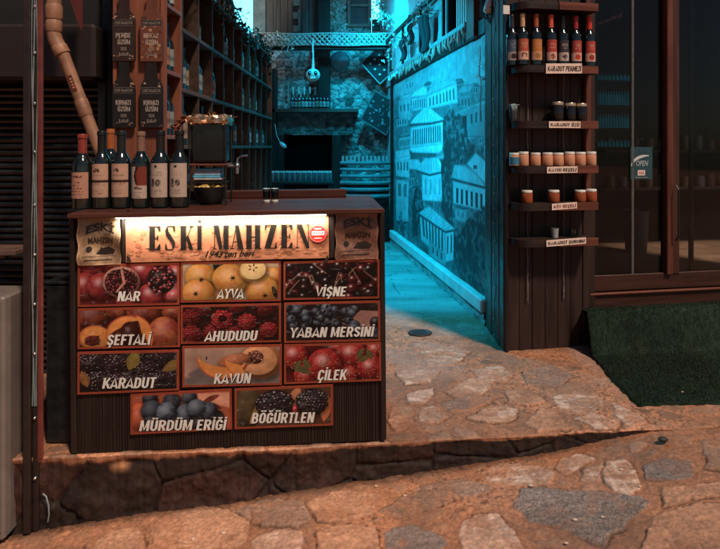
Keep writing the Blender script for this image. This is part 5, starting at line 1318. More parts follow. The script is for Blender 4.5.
# things hanging above the rail
DKT = mat('dark_hung_cloth', (.030, .045, .05), .9, .3, 12, .4, 60)
for k, (xx, yt, yb, wd, lb) in enumerate(((425, 13, 52, .13, 'long dark cloth hanging from the upper rail, nearest the barred window'), (404, 38, 60, .12, 'short dark cloth hanging from the upper rail, farthest along the alley'), (411, 24, 44, .06, 'thin dark strip of cloth hanging between the two larger ones'))):
    sa, za = wall_pt(xx, yt, .08); sb, zb = wall_pt(xx, yb, .08); t = thing('hanging_cloth', lb, 'cloth', (0, 0, 0), 0, 'cloths hung on the alley rail')
    nx, ny = 9, 12; V = []; F = []
    for j in range(ny + 1):
        for i in range(nx + 1):
            f_ = i / nx - .5; g = j / ny
            V.append(W3(sa + f_ * wd * 2 * (1 + .25 * math.sin(g * 5 + k)), min(za, 2.86) + (zb - min(za, 2.86)) * g, .085 + .02 * math.sin(f_ * 14 + k) + .015 * math.sin(g * 7)))
    for j in range(ny):
        for i in range(nx): q = j * (nx + 1) + i; F.append((q, q + 1, q + nx + 2, q + nx + 1))
    m = MB(); m.add(V, F); o = m.build('drape', DKT, t, fix=False); md_ = o.modifiers.new('t', 'SOLIDIFY'); md_.thickness = .008
# pale creeper over the rail
VINE = mat('pale_creeper_leaf', (1, 1, 1), .6, .35, 25, .2, 60, attr=True)
def creeper(name, label, cat, pts, n, spread, cols, size, seed, mm=VINE, hang=.0):
    t = thing(name, label, cat, (0, 0, 0)); q = random.Random(seed); m = MB(); pts = [Vector(p_) for p_ in pts]
    m.tube(pts, .006, 6, 0, (.12, .10, .08)); m.build('stem', mm, t)
    m = MB(); ln = len(pts) - 1
    for i in range(n):
        f_ = q.uniform(0, ln - .001); k = int(f_); b_ = pts[k].lerp(pts[k + 1], f_ - k)
        b_ = b_ + Vector((q.gauss(0, spread), q.gauss(0, spread), q.gauss(0, spread) - hang * q.random()))
        leaf3(m, b_, size * q.uniform(.6, 1.3), size * q.uniform(.35, .6), Euler((q.uniform(-3, 3), q.uniform(-1.2, 1.2), q.uniform(0, 6.3))), q.choice(cols))
    m.build('leaves', mm, t, fix=False); return t
PALEG = [(.42, .48, .42), (.55, .58, .52), (.25, .32, .27), (.66, .68, .64)]
creeper('creeper', 'pale leafy creeper trailing over the rail above the mural', 'plant', [W3(3.7, 2.55, .09), W3(3.0, 2.78, .1), W3(2.4, 2.62, .1), W3(1.8, 2.84, .1), W3(1.2, 2.70, .1)], 130, .04, PALEG, .05, 31)
creeper('creeper', 'pale leaf clump spilling down the plastered wall near the back corner', 'plant', [W3(4.5, 3.6, .05), W3(4.1, 3.3, .06), W3(3.75, 3.1, .06)], 150, .06, PALEG, .055, 32)
# lantern by the cabinet
t = thing('hanging_lantern', 'black wire lantern with a white shade hanging at the top beside the cabinet', 'lantern', P(495, 8, 4.15), 0)
m = MB()
for i in range(9):
    a_ = i / 9 * 6.283; m.tube([(0.02 * math.cos(a_), .02 * math.sin(a_), .10), (.072 * math.cos(a_), .072 * math.sin(a_), .03), (.078 * math.cos(a_), .078 * math.sin(a_), -.05), (.03 * math.cos(a_), .03 * math.sin(a_), -.115)], .004, 6)
for z, r_ in ((.03, .073), (-.01, .078), (-.06, .077), (-.11, .033)): m.tube([(r_ * math.cos(i * .42), r_ * math.sin(i * .42), z) for i in range(16)], .0045, 6)
m.tube([(0, 0, .09), (0, 0, .45)], .005, 6); m.lathe([(0, .11), (.03, .10), (.035, .085), (0, .08)], 16); m.build('cage', BLACKM, t)
m = MB(); m.lathe([(0, .055), (.02, .05), (.036, .0), (.030, -.06), (0, -.075)], 16, 0, Matrix.Translation((-.045, -.03, .02)) @ Matrix.Rotation(.35, 4, 'Y')); m.build('shade', WHITEP, t, 60)

# ================================================================== DISPLAY CABINET
CB0 = Vector((.972, 3.785, 0)); CRZ = R(11)
cb = thing('display_cabinet', 'tall dark plank display rack with rounded shelves between mural and glass door', 'cabinet', CB0, CRZ)
MCB = Matrix.Translation(CB0) @ Matrix.Rotation(CRZ, 4, 'Z'); MCBI = MCB.inverted()
def cbp(px, py, v):           # (u, z) in the cabinet's own plane at local depth v
    o = MCBI @ Vector((0, 0, HC)); d = (MCBI @ P(px, py, 1.0)) - o; t = (v - o.y) / d.y; q = o + d * t; return (q.x, q.z)
CWd = .655
n = 7
for i in range(n):
    u0 = i * CWd / n; m = MB(); m.box((u0 + CWd / n / 2, .015 + .003 * (i % 2), 1.55), (CWd / n - .003, .03, 3.10), .003); m.build('plank', PLANK, cb)
m = MB(); m.box((CWd / 2 + .06, .34, 1.55), (CWd - .16, .60, 3.08), .003); m.build('carcass', DARKW, cb)
SIDEW = mat('grooved_side_paint', (.050, .018, .012), .35, .25, 9, .12, 50)
m = MB()
for k in range(5): m.box((-.010 - .004 * (k % 2), .055 + .112 * k, 1.55), (.020, .106, 3.10), .008, 0, Matrix.Rotation(-CRZ, 4, 'Z'))
m.build('side_panel', SIDEW, cb)
m = MB(); m.box((.0, -.006, 1.55), (.026, .020, 3.10), .004); m.build('corner_post', DARKW, cb)
up = cbp(588, 150, -.03)[0]
m = MB(); m.box((up, -.022, 1.95), (.040, .036, 1.75), .005); m.build('red_post', REDWZ, cb)
SHT = mat('shelf_label_paper', (1, 1, 1), .75, .08, 30, .05, 100, attr=True, spec=.2)
shelves = [(2.2, None, None), (65.5, 'KARADUT PEKMEZİ', (546, 582, 64.5, 73.5, .030)), (121, 'KARADUT ÖZÜ', (549, 580.5, 121.5, 127.8, .0)), (166, 'KAYISI REÇELİ', (547, 577.5, 166.5, 173.3, .01)), (203.2, 'KÖY REÇELİ', (552, 577, 203.3, 210.2, .05)), (239.3, 'KARADUT ŞURUBU', (546.5, 586, 239, 246.8, .04))]
SHZ = []; SHR = cbp(598, 100, -.14)[0]
for k, (py, txt, lb) in enumerate(shelves):
    u_, z = cbp(560, py, -.14); SHZ.append(z); th = .047
    ctr = [(0.008, -.001)] + [(.008 + .115 * (1 - math.cos(a_)), -.001 - .138 * math.sin(a_)) for a_ in [i * math.pi / 2 / 8 for i in range(1, 9)]] + [(.300, -.139), (CWd + .025, -.139), (CWd + .025, -.001)]
    m = MB(); ctr[-1] = (SHR, ctr[-1][1]); ctr[-2] = (SHR, ctr[-2][1]); nn = len(ctr); V = [(x, y, z - th) for x, y in ctr] + [(x, y, z) for x, y in ctr]
    F = [tuple(range(nn))[::-1], tuple(range(nn, 2 * nn))] + [(i, (i + 1) % nn, nn + (i + 1) % nn, nn + i) for i in range(nn)]
    m.add(V, F); sh = m.build('shelf', DARKWX, cb, 40)
    m = MB(); m.box(((.30 + SHR) / 2, -.143, z - th / 2), (SHR - .30, .007, th + .004), .002); m.build('shelf_front', REDW, sh)
    if txt:
        a0, a1, b0, b1, tilt = lb; ua, za = cbp(a0, b1, -.149); ub, zb = cbp(a1, b0, -.149); dz_ = (ub - ua) * tilt
        m = MB(); pc = S(232, 205, 190)
        V = [(ua, -.149, za), (ub, -.149, za + dz_), (ub, -.149, zb + dz_), (ua, -.149, zb)]; m.add(V + [(x, -.1475, z_) for x, _, z_ in V], [(0, 1, 2, 3), (7, 6, 5, 4), (0, 4, 5, 1), (2, 6, 7, 3)], 0, pc)
        pp = Paint(plane_M((0, -.1492, 0)), .0003); pp.b = m; ink = S(120, 30, 30) if k == 4 else S(26, 20, 20)
        pp.text(txt, ua + .010, za + (zb - za) * .24, ub - .010, (zb - za) * .50, ink, .05, .12, tilt); m.build('paper_label', SHT, sh, fix=False)
m = MB(); (ua, za), (ub, zb) = cbp(505, 13, -.15), cbp(511.5, 4.5, -.15); m.box(((ua + ub) / 2, -.143, (za + zb) / 2), (ub - ua, .004, zb - za), .0008, 0, Matrix.Translation((0, .02, 0)))
m.build('white_card', WHITEP, cb)
# pale hanging cords over the planks
CORD = mat('frayed_cord', (.16, .14, .13), .85, .35, 30, .3)
for k, (xx, yb) in enumerate(((527.5, 302), (563.5, 297))):
    ua, zb = cbp(xx, yb, -.01); rq = random.Random(k)
    m = MB(); m.tube([(ua + rq.uniform(-.0025, .0025), -.012 - .002 * math.sin(i), zb + i * .045) for i in range(40)], [rq.uniform(.0026, .0046) for i in range(40)], 6)
    for i in range(24): a_ = Vector((ua, -.012, zb + rq.uniform(0, .35))); m.tube([a_, a_ + Vector((rq.uniform(-.008, .008), -.004, -rq.uniform(.01, .03)))], .0012, 4)
    m.build('cord', CORD, cb)
# string lights along the corner
t = thing('string_lights', 'unlit string of tiny lights running down the side of the display cabinet', 'string lights', (0, 0, 0)); rq = random.Random(4)
q = [CB0 + Vector((-.030 - .004 * math.sin(i * 1.9), .20 + .016 * math.sin(i * .9), .05 + i * .055)) for i in range(50)]
m = MB(); m.tube(q, .0022, 6); m.build('wire', mat('dark_wire', (.02, .03, .02), .5), t)
for i in range(0, 50, 2):
    m = MB(); b_ = q[i] + Vector((-.004, -.004, 0)); m.tube([b_, b_ + Vector((rq.uniform(-.012, -.004), rq.uniform(-.012, .006), rq.uniform(-.010, .014)))], [.0036, .0016], 7); m.build('bulb', WHITEP, t)

def on_shelf(k, px, v): u_, z = cbp(px, 100, v); return MCB @ Vector((u_, v, SHZ[k] + .0015))
def fruitlab(top, low, icon, kind, seed):
    q = random.Random(seed)
    def fn(u, v):
        if v < .40:
            c = low; x, y = (u - .5) / .2, (v - .20) / .13
            if kind == 0 and x * x + y * y < 1.1: c = icon
            if kind == 1 and .35 < x * x + y * y < 1.3 and y > -.5: c = icon
            if kind == 2 and abs(x) + abs(y) < 1.2 and q.random() < .85: c = icon
        else:
            c = top; l = int(v * 30)
            if .5 < v < .9 and l % 3 == 0 and abs(u - .5) < .22 and q.random() < .6: c = mul(low, .85)
            if abs(u - .5) > .42: c = mul(top, .6)
        return mul(c, .9 + .15 * q.random())
    return fn
PK = (.66, .38, .30); gS = 'wine bottles on the display cabinet shelf'
cab_b = [(512, -.045, S(50, 46, 48), fruitlab((.07, .10, .14), (.36, .30, .30), (.03, .02, .02), 0, 1), 'dark capped wine bottle with grey blue label at the rounded shelf end'),
         (522.5, -.085, S(205, 160, 120), fruitlab((.44, .10, .05), PK, (.10, .03, .02), 1, 2), 'cream capped wine bottle with red orange label on the display cabinet'),
         (536, -.09, S(166, 84, 44), fruitlab((.50, .18, .045), (.60, .31, .19), (.36, .16, .06), 0, 3), 'orange capped wine bottle with plain orange label on the display cabinet'),
         (550.8, -.09, S(215, 90, 62), fruitlab((.42, .055, .045), PK, (.22, .04, .03), 2, 4), 'wine bottle with slim orange capsule and red label on the display cabinet'),
         (562.7, -.085, S(36, 32, 32), fruitlab((.045, .04, .05), (.56, .44, .38), (.03, .02, .03), 2, 5), 'black capped wine bottle with black and cream label on the display cabinet'),
         (575.6, -.09, S(170, 40, 42), fruitlab((.38, .06, .05), PK, (.50, .06, .04), 0, 6), 'red capped wine bottle with red spot label, second from the door post'),
         (589.3, -.09, S(206, 58, 42), fruitlab((.44, .06, .045), PK, (.34, .035, .035), 0, 7), 'bright red capped wine bottle nearest the glass door on the shelf')]
for px, v, cap, fn, lb in cab_b:
    o = wine_bottle('wine_bottle', lb, on_shelf(1, px, v), CRZ - R(6), .338, .0375, cap, fn, .10, .50, gS, 1.15, .745)
def jar(k, px, v, label, group, body, lid, r_, h, pat=None, name='jam_jar'):
    t = thing(name, label, 'jar', on_shelf(k, px, v), CRZ + random.uniform(-.3, .3), group); h *= random.uniform(.96, 1.05); r_ *= random.uniform(.97, 1.03)
    m = MB(); m.lathe([(0, 0), (r_ * .92, 0), (r_, .006), (r_, h * .74), (r_ * .88, h * .82), (0, h * .82)], 24); m.build('body', body, t, 40)
    if lid:
        m = MB(); m.lathe([(0, h), (r_ * .90, h), (r_ * .95, h - .003), (r_ * .95, h * .835), (r_ * .90, h * .825)], 24); m.build('lid', lid, t, 40)
    if pat:
        m = MB(); curved_patch(m, r_ + .0006, h * .1, h * .66, -1.2, 1.2, pat, 12, 8); m.build('label', PAPER, t, 40, fix=False)
    return t
DJ = mat('dark_jar_syrup', (.012, .010, .011), .12, .2, 6, 0, spec=.6)
PEACH = mat('peach_jar_filling', (.62, .29, .17), .22, .15, 30, .03, spec=.5)
JAM = mat('orange_jam', (.30, .070, .024), .2, .25, 24, .03, spec=.5)
GOLDL = mat('pale_gold_lid', (.60, .45, .32), .35, .1, 20, .05, metal=.6)
for px, w_ in ((557.5, 'nearest the centre of the shelf'), (570, 'middle one of the three'), (581, 'nearest the red post')): jar(2, px, -.075, 'dark syrup jar with pale gold lid, ' + w_, 'dark syrup jars', DJ, GOLDL, .039, .122)
pj = ['half blue labelled', None, None, None, None, None, None, None]
for i, (px, v) in enumerate(((514.5, -.055), (523.5, -.08), (535.5, -.085), (547.5, -.09), (558.3, -.09), (569.5, -.09), (580.3, -.09), (591, -.09))):
    lb = ['peach coloured jar with blue side label at the rounded shelf end', 'peach coloured white lidded jar beside the blue labelled jar', 'third peach coloured jar counting from the blue labelled one', 'fourth peach coloured jar counting from the blue labelled one', 'fifth peach coloured jar counting from the blue labelled one', 'sixth peach coloured jar counting from the blue labelled one', 'peach coloured jar next to last before the glass door', 'peach coloured jar at the shelf end by the glass door'][i]
    jar(3, px, v, lb, 'peach coloured jam jars', PEACH, WHITEP, .0345, .088, (lambda u, v: S(60, 120, 150)) if i == 0 else None)
for px, lb in ((527, 'orange jam jar standing alone near the rounded shelf end'), (553.6, 'orange jam jar standing alone above the KÖY paper label'), (580, 'orange jam jar of the close pair, away from the door'), (591, 'orange jam jar of the close pair, nearest the door')): jar(4, px, -.085, lb, 'orange jam jars', JAM, WHITEP, .0375, .080)
# small glasses on two shelves
t = thing('napkin_cup', 'small clear cup holding folded pale napkins on the third shelf', 'cup', on_shelf(2, 514, -.06), CRZ)
m = MB(); m.lathe([(0, .003), (.024, 0), (.034, .105), (.032, .105), (.022, .006)], 20); m.build('cup', CLEAR, t, 50)
m = MB()
for i in range(5): m.box((-.014 + .007 * i, .003 * (i % 2), .062), (.005, .032, .094 + .004 * (i % 3)), .001, 0, Matrix.Rotation((i - 2) * .06, 4, 'Y'))
m.build('napkins', WHITEP, t)
for px, h, lb in ((554.6, .062, 'small empty tumbler standing on the lowest shelf'), (573, .05, 'lower dim tumbler on the lowest shelf, closer to the red post')):
    t = thing('tumbler', lb, 'glass', on_shelf(5, px, -.07), CRZ, 'tumblers on the lowest shelf')
    m = MB(); m.lathe([(0, .003), (.022, 0), (.026, h), (.0235, h), (.020, .008)], 18); m.build('cup', CLEAR if h < .06 else mat('frosted_glass', (.35, .36, .34), .4), t, 50)

# ================================================================== GLASS DOOR AND SHOP INTERIOR
D0 = Vector((1.615, 3.955, 0)); DRZ = R(10); MD = Matrix.Translation(D0) @ Matrix.Rotation(DRZ, 4, 'Z'); MDI = MD.inverted()
def dp_(px, py, v=0):
    o = MDI @ Vector((0, 0, HC)); d = (MDI @ P(px, py, 1.0)) - o; t = (v - o.y) / d.y; q = o + d * t; return (q.x, q.z)
dr = thing('glazed_storefront', 'dark wood framed glass shop front beside the display cabinet', 'shop front', D0, DRZ)
z_ = [dp_(640, y)[1] for y in (305, 291.5, 289, 276)]
m = MB(); m.box((1.5, .05, z_[0] / 2 + z_[1] / 2 - .15), (3.1, .16, z_[1] - z_[0] + .30), .006); m.build('sill', FRAMEWX, dr)
m = MB(); m.box((1.5, -.034, z_[1] + .006), (3.1, .03, .014), .004); m.build('sill_nosing', REDW, dr)
m = MB(); m.box((1.5, .045, (z_[2] + z_[3]) / 2), (3.1, .05, z_[3] - z_[2] + .02), .004); m.build('bottom_rail', FRAMEWX, dr)
ZT = 3.4
def stile(pxa, pxb, v0, v1, name='stile', mm=FRAMEW):
    a_ = dp_(pxa, 150)[0]; b_ = dp_(pxb, 150)[0]; m = MB(); m.box(((a_ + b_) / 2, (v0 + v1) / 2, (z_[3] + ZT) / 2), (b_ - a_, v1 - v0, ZT - z_[3]), .005); return m.build(name, mm, dr)
stile(586, 592.5, .01, .08)
stile(667, 673.2, -.005, .07, mm=REDWZ); stile(673.6, 681, .012, .07); stile(697, 700.5, .06, .09, 'inner_stile', DARKW)
stile(634.8, 637.6, .035, .06, 'glass_edge', mat('grey_edge', (.10, .095, .09), .4, .2, 20, .1))
for a_, b_ in ((592, 635), (637, 668), (680, 830)):
    ua, ub = dp_(a_, 150)[0], dp_(b_, 150)[0]; m = MB(); m.box(((ua + ub) / 2, .046, (z_[3] + ZT) / 2), (ub - ua, .006, ZT - z_[3] - .01), .001); m.build('glass_pane', GLASS, dr)
# handle on the door
m = MB(); ua, za = dp_(674, 240); ub, zb = dp_(674, 185); m.tube([(ua, -.02, za), (ua, -.045, za + .03), (ua, -.045, zb - .03), (ua, -.02, zb)], .006, 8); m.build('door_handle', BLACKM, dr)
# room behind
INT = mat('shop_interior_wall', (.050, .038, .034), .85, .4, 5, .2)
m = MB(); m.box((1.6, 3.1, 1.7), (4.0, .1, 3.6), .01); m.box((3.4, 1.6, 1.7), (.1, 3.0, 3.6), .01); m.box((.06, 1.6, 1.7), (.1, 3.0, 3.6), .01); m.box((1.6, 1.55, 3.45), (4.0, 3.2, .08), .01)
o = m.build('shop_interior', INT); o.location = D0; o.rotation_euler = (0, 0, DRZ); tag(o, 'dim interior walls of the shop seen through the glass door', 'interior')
m = MB(); m.box((1.6, 1.6, z_[0] + .06), (3.8, 3.0, .12), .004)
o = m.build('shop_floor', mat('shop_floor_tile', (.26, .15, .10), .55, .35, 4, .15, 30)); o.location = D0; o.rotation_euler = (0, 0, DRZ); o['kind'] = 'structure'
def ind(px, py, v): u_, z = dp_(px, py, v); return (u_, v, z)
# blue bottle shelves inside
t = thing('shop_shelf', 'shelf rack of blue bottles inside the dark shop', 'shelf', D0, DRZ)
BLUEB = mat('blue_small_bottle', (.04, .60, .78), .3, .3, 12, .05)
for k, (ya, yb) in enumerate(((91, 105), (114, 128), (140, 147), (74, 80))):
    xa, xb = 588, 634; v = .55
    ua, za = dp_(xa, yb, v); ub, zb = dp_(xb, yb, v); hh_ = dp_(xa, ya, v)[1] - za
    m = MB(); m.box(((ua + ub) / 2, v + .06, za - .012), (ub - ua, .16, .02), .002); s_ = m.build('board', DARKWX, t)
    n = 17 if k < 2 else 12
    for i in range(n):
        m = MB(); r_ = (ub - ua) / n * .42; m.lathe([(0, 0), (r_, 0), (r_, hh_ * .7), (r_ * .5, hh_ * .85), (r_ * .5, hh_), (0, hh_)], 10, 0, Matrix.Translation((ua + (ub - ua) * (i + .5) / n, v, za + .001))); m.build('blue_bottle', BLUEB, s_)
t = thing('jar_rack', 'low brown rack of jars dimly seen behind the right hand glass pane', 'rack', D0, DRZ); rq = random.Random(61)
for zz in (.95, 1.32):
    m = MB(); m.box((2.1, 1.5, zz), (2.2, .24, .03), .004); s_ = m.build('board', DARKWX, t)
    for i in range(15):
        m = MB(); r_ = rq.uniform(.035, .05); h_ = rq.uniform(.08, .15); m.lathe([(0, 0), (r_, 0), (r_, h_ * .8), (r_ * .8, h_), (0, h_)], 12, 0, Matrix.Translation((1.1 + i * .14 + rq.uniform(-.02, .02), 1.46, zz + .016))); m.build('jar', mat('dim_jar_%s' % ['amber', 'grey', 'red'][i % 3], [(.14, .07, .03), (.12, .11, .105), (.10, .025, .02)][i % 3], .3, .2, 10, .03), s_)
# hanging dark board with pale handwriting
t = thing('script_board', 'tilted dark board with pale handwriting hanging inside the glass near the top', 'sign', D0, DRZ)
pa = [dp_(x, y, .20) for x, y in ((593, 30), (632, 16), (632, 2), (593, 14))]; pa = [pa[0], pa[1], (pa[1][0], pa[1][1] + .17), (pa[0][0], pa[0][1] + .17)]
m = MB(); m.add([(x, .20, z) for x, z in pa] + [(x, .215, z) for x, z in pa], [(0, 1, 2, 3), (7, 6, 5, 4), (0, 4, 5, 1), (1, 5, 6, 2), (2, 6, 7, 3), (3, 7, 4, 0)], 0, (.014, .014, .014))
pq = Paint(plane_M((0, .1995, 0)), .0004); pq.b = m; wq = S(190, 130, 125)
sx0, sz0 = dp_(597, 25, .2); sx1, sz1 = dp_(622, 17, .2); rq = random.Random(2); n = 26; prev = None
for i in range(n):
    f_ = i / (n - 1); hgt = .012 + .030 * f_; c = (sx0 + (sx1 - sx0) * f_, sz0 + (sz1 - sz0) * f_ + (hgt if i % 2 else 0) * rq.uniform(.6, 1.1))
    if prev and i % 7: pq.line(prev, c, .005, wq, up=(i % 4 == 1))
    prev = c
m.build('board', PAINTED, t, fix=False)
m = MB(); a_ = Vector(ind(590, 8, .28)); b_ = Vector(ind(640, -14, .28)); m.tube([a_ - Vector((.1, 0, -.03)), b_], .045, 4); o = m.build('slanted_beam', REDW); o.location = D0; o.rotation_euler = (0, 0, DRZ); tag(o, 'slanted reddish timber beam inside the shop at the top of the glass', 'beam')
# OPEN sign on the glass
t = thing('open_sign', 'dark teal OPEN sign with white arc hanging in the glass door', 'sign', D0, DRZ)
p0, p1 = dp_(630.5, 179.5, .036), dp_(652.5, 147, .036); w_, h_ = p1[0] - p0[0], p1[1] - p0[1]
m = MB(); m.box(((p0[0] + p1[0]) / 2, .0385, (p0[1] + p1[1]) / 2), (w_, .005, h_), .0005, 0, None, (.030, .075, .095)); pq = Paint(plane_M((p0[0], .0358, p0[1])), .0004); pq.b = m
pts = []; 
for i in range(15): a_ = R(178 - i * 7.6); pts.append((w_ * (.64 + .62 * math.cos(a_)), h_ * (.40 + .36 * math.sin(a_))))
for i in range(14, -1, -1): a_ = R(178 - i * 7.6); wd = .13 * math.sin(math.pi * (i + .6) / 16); pts.append((w_ * (.64 + (.62 - wd) * math.cos(a_)), h_ * (.40 + (.36 - wd * .7) * math.sin(a_))))
pq.poly(pts, S(214, 214, 214)); pq.text('OPEN', w_ * .24, h_ * .42, w_ * .76, h_ * .17, S(190, 196, 200), .0, .15)
pq.rect(w_ * .32, h_ * .12, w_ * .66, h_ * .29, S(214, 200, 195)); 
for i in range(3): pq.rect(w_ * (.39 + .08 * i), h_ * .17, w_ * (.44 + .08 * i), h_ * .23, S(190, 80, 70), up=(i == 0))
pq.line((w_ * .22, h_ * .06), (w_ * .78, h_ * .06), .006, S(140, 140, 140)); m.build('card', PRINT, t, fix=False)
m = MB(); m.lathe([(0, .006), (.014, .004), (.016, 0)], 14, 0, Matrix.Translation(((p0[0] + p1[0]) / 2, .042, p1[1] + .06)) @ Matrix.Rotation(R(90), 4, 'X')); m.tube([((p0[0] + p1[0]) / 2, .041, p1[1] + .06), (p0[0] + .02, .0385, p1[1])], .0015, 5); m.tube([((p0[0] + p1[0]) / 2, .041, p1[1] + .06), (p1[0] - .02, .0385, p1[1])], .0015, 5); m.build('suction_hook', CLEAR, t)
# bucket and stools dimly inside
t = thing('metal_bucket', 'dim grey metal bucket on the shop floor behind the glass', 'bucket', MD @ Vector((dp_(636, 222, 1.2)[0], 1.2, z_[0] + .12)), DRZ)
zb = dp_(636, 210, 1.2)[1] - z_[0] - .12; m = MB(); m.lathe([(0, .0), (.09, 0), (.115, zb), (.110, zb), (.085, .01)], 20); m.build('pail', mat('grey_zinc', (.08, .085, .09), .5, .2, 10, .1, metal=.5), t, 50)
t = thing('shop_table', 'dark table with pale bowls deep inside the shop', 'table', MD @ Vector((.62, 1.9, z_[0] + .12)), DRZ)
m = MB(); m.box((0, 0, .62), (.9, .5, .03), .004); m.build('table_top', DARKWX, t)
for sx in (-.4, .4):
    for sy in (-.2, .2): m = MB(); m.box((sx, sy, .30), (.05, .05, .60), .004); m.build('leg', DARKW, t)
for i, (x, r_) in enumerate(((-.25, .07), (-.05, .055), (.15, .08))):
    th = thing('bowl', ['larger brown bowl at the near end of the shop table', 'small brown bowl between two larger ones on the shop table', 'largest brown bowl at the far end of the shop table'][i], 'bowl', MD @ Vector((.62 + x, 1.85, z_[0] + .757)), 0, 'bowls on the shop table')
    m = MB(); m.lathe([(0, .004), (r_ * .4, 0), (r_ * .9, r_ * .6), (r_, r_ * .95), (r_ * .94, r_ * .95), (r_ * .8, r_ * .55), (0, r_ * .3)], 20); m.build('dish', mat('brown_clay', (.16, .09, .06), .5, .2, 10, .1), th, 50)
# facade above
m = MB(); m.box((1.6, .10, 4.8), (4.4, .4, 2.9), .01); o = m.build('upper_storey', PLASTER); o.location = D0; o.rotation_euler = (0, 0, DRZ); tag(o, 'plain upper storey wall above the glass shop front', 'wall')

# ================================================================== CARPET
m = MB(); m.box((1.55, -.10, z_[0] / 2 - .03), (3.0, .18, z_[0] - .07), .02); o = m.build('door_step', EARTHM); o.location = D0; o.rotation_euler = (0, 0, DRZ); o['kind'] = 'structure'; o.data.color_attributes['Col'].data.foreach_set('color', [.2, .1, .07, 1] * len(o.data.vertices))
nx, ny = 190, 130
fx = np.linspace(0, 1, nx); fy = np.linspace(0, 1, ny); U, Vv = np.meshgrid(fx, fy)
lx = np.interp(fy, [0, .30, .62, .80, 1], [1.45, 1.455, 1.49, 1.50, 1.53])[:, None]
y0 = 2.975 + .10 * U + .010 * np.sin(U * 14); yb = 3.935 + .45 * U
X = lx + U * 2.6; Y = y0 + (yb - y0) * Vv
rise = smooth(.70, .84, Vv) * (.86 + .14 * Vv)
Z = .016 + rise * (z_[0] + .02 - .03) + .022 * np.exp(-((Vv - .85 - .015 * np.sin(U * 5)) / .035) ** 2) + .010 * (fbm(X * 5, Y * 5, 400) - .5) + .004 * (fbm(X * 40, Y * 40, 401) - .5)
Z = np.maximum(Z, .006)
Z[0, :] = .003; Z[:, 0] = np.where(fy < .6, .003, Z[:, 0])
X = X + .006 * (fbm(X * 20, Y * 20, 404) - .5)
f60 = fbm(X * 90, Y * 90, 405)[..., None]; big = fbm(X * 3, Y * 3, 406)[..., None]
C = np.array((.017, .030, .020)) * (.25 + 1.3 * f60) * (.45 + 1.1 * big) * (.6 + .8 * vnoise(X * 190, Y * 190, 407)[..., None])
dust = smooth(.62, .75, fbm(X * 7, Y * 7, 408))[..., None]; C = C + dust * np.array((.008, .009, .005))
CARP = mat('green_carpet_pile', (1, 1, 1), .95, .45, 180, .8, 330, attr=True, spec=.1)
o = grid_obj('green_carpet', X, Y, Z, C, CARP, None); tag(o, 'rumpled dark green outdoor carpet running up to the glass door', 'carpet')
NB = 90000; rg = np.random.default_rng(5); iu = rg.random(NB) ** 1.5; iv = rg.random(NB)
gi = np.minimum((iv * (ny - 1)).astype(int), ny - 2); gj = np.minimum((iu * (nx - 1)).astype(int), nx - 2); fu = iu * (nx - 1) - gj; fv = iv * (ny - 1) - gi
def _bl(A_): return (A_[gi, gj] * (1 - fu) + A_[gi, gj + 1] * fu) * (1 - fv) + (A_[gi + 1, gj] * (1 - fu) + A_[gi + 1, gj + 1] * fu) * fv
bx, by, bz = _bl(X), _bl(Y), _bl(Z); an = rg.random(NB) * 6.283; lh = .005 + .008 * rg.random(NB); lean = rg.normal(0, .004, (NB, 2)); wv = .0011 + .0008 * rg.random(NB)
Vb = np.stack([np.stack([bx - wv * np.cos(an), by - wv * np.sin(an), bz - .001], -1), np.stack([bx + wv * np.cos(an), by + wv * np.sin(an), bz - .001], -1), np.stack([bx + lean[:, 0], by + lean[:, 1], bz + lh], -1)], 1).reshape(-1, 3)
me = bpy.data.meshes.new('pile'); me.vertices.add(3 * NB); me.vertices.foreach_set('co', Vb.astype(np.float32).ravel()); me.loops.add(3 * NB); me.loops.foreach_set('vertex_index', np.arange(3 * NB, dtype=np.int32))
me.polygons.add(NB); me.polygons.foreach_set('loop_start', np.arange(0, 3 * NB, 3, dtype=np.int32)); me.polygons.foreach_set('loop_total', np.full(NB, 3, dtype=np.int32)); me.update(calc_edges=True)
tone = (.35 + 1.3 * rg.random(NB))[:, None] * (.5 + fbm(bx * 4, by * 4, 409))[:, None] * np.array((.022, .040, .025)); dry = (rg.random(NB) < .05)[:, None]; tone = np.where(dry, np.array((.085, .075, .04)), tone)
cl = np.repeat(np.concatenate([tone, np.ones((NB, 1))], 1), 3, 0); at_ = me.color_attributes.new('Col', 'FLOAT_COLOR', 'POINT'); at_.data.foreach_set('color', cl.astype(np.float32).ravel()); me.materials.append(mat('turf_fibre', (1, 1, 1), .8, .1, 10, 0, attr=True, spec=.2))
ob = bpy.data.objects.new('pile', me); COL.objects.link(ob); ob.parent = o; ob['kind'] = 'stuff'
m = MB(); q = terr_pt(682.5, 396); m.sphere((q[0], q[1], .022), .008, 8, 6, 0, (1, 1, 1), (1, .6, .5)); o = m.build('cigarette_butt', mat('tan_paper', (.5, .36, .22), .8)); tag(o, 'tiny tan scrap lying on the green carpet', 'scrap')

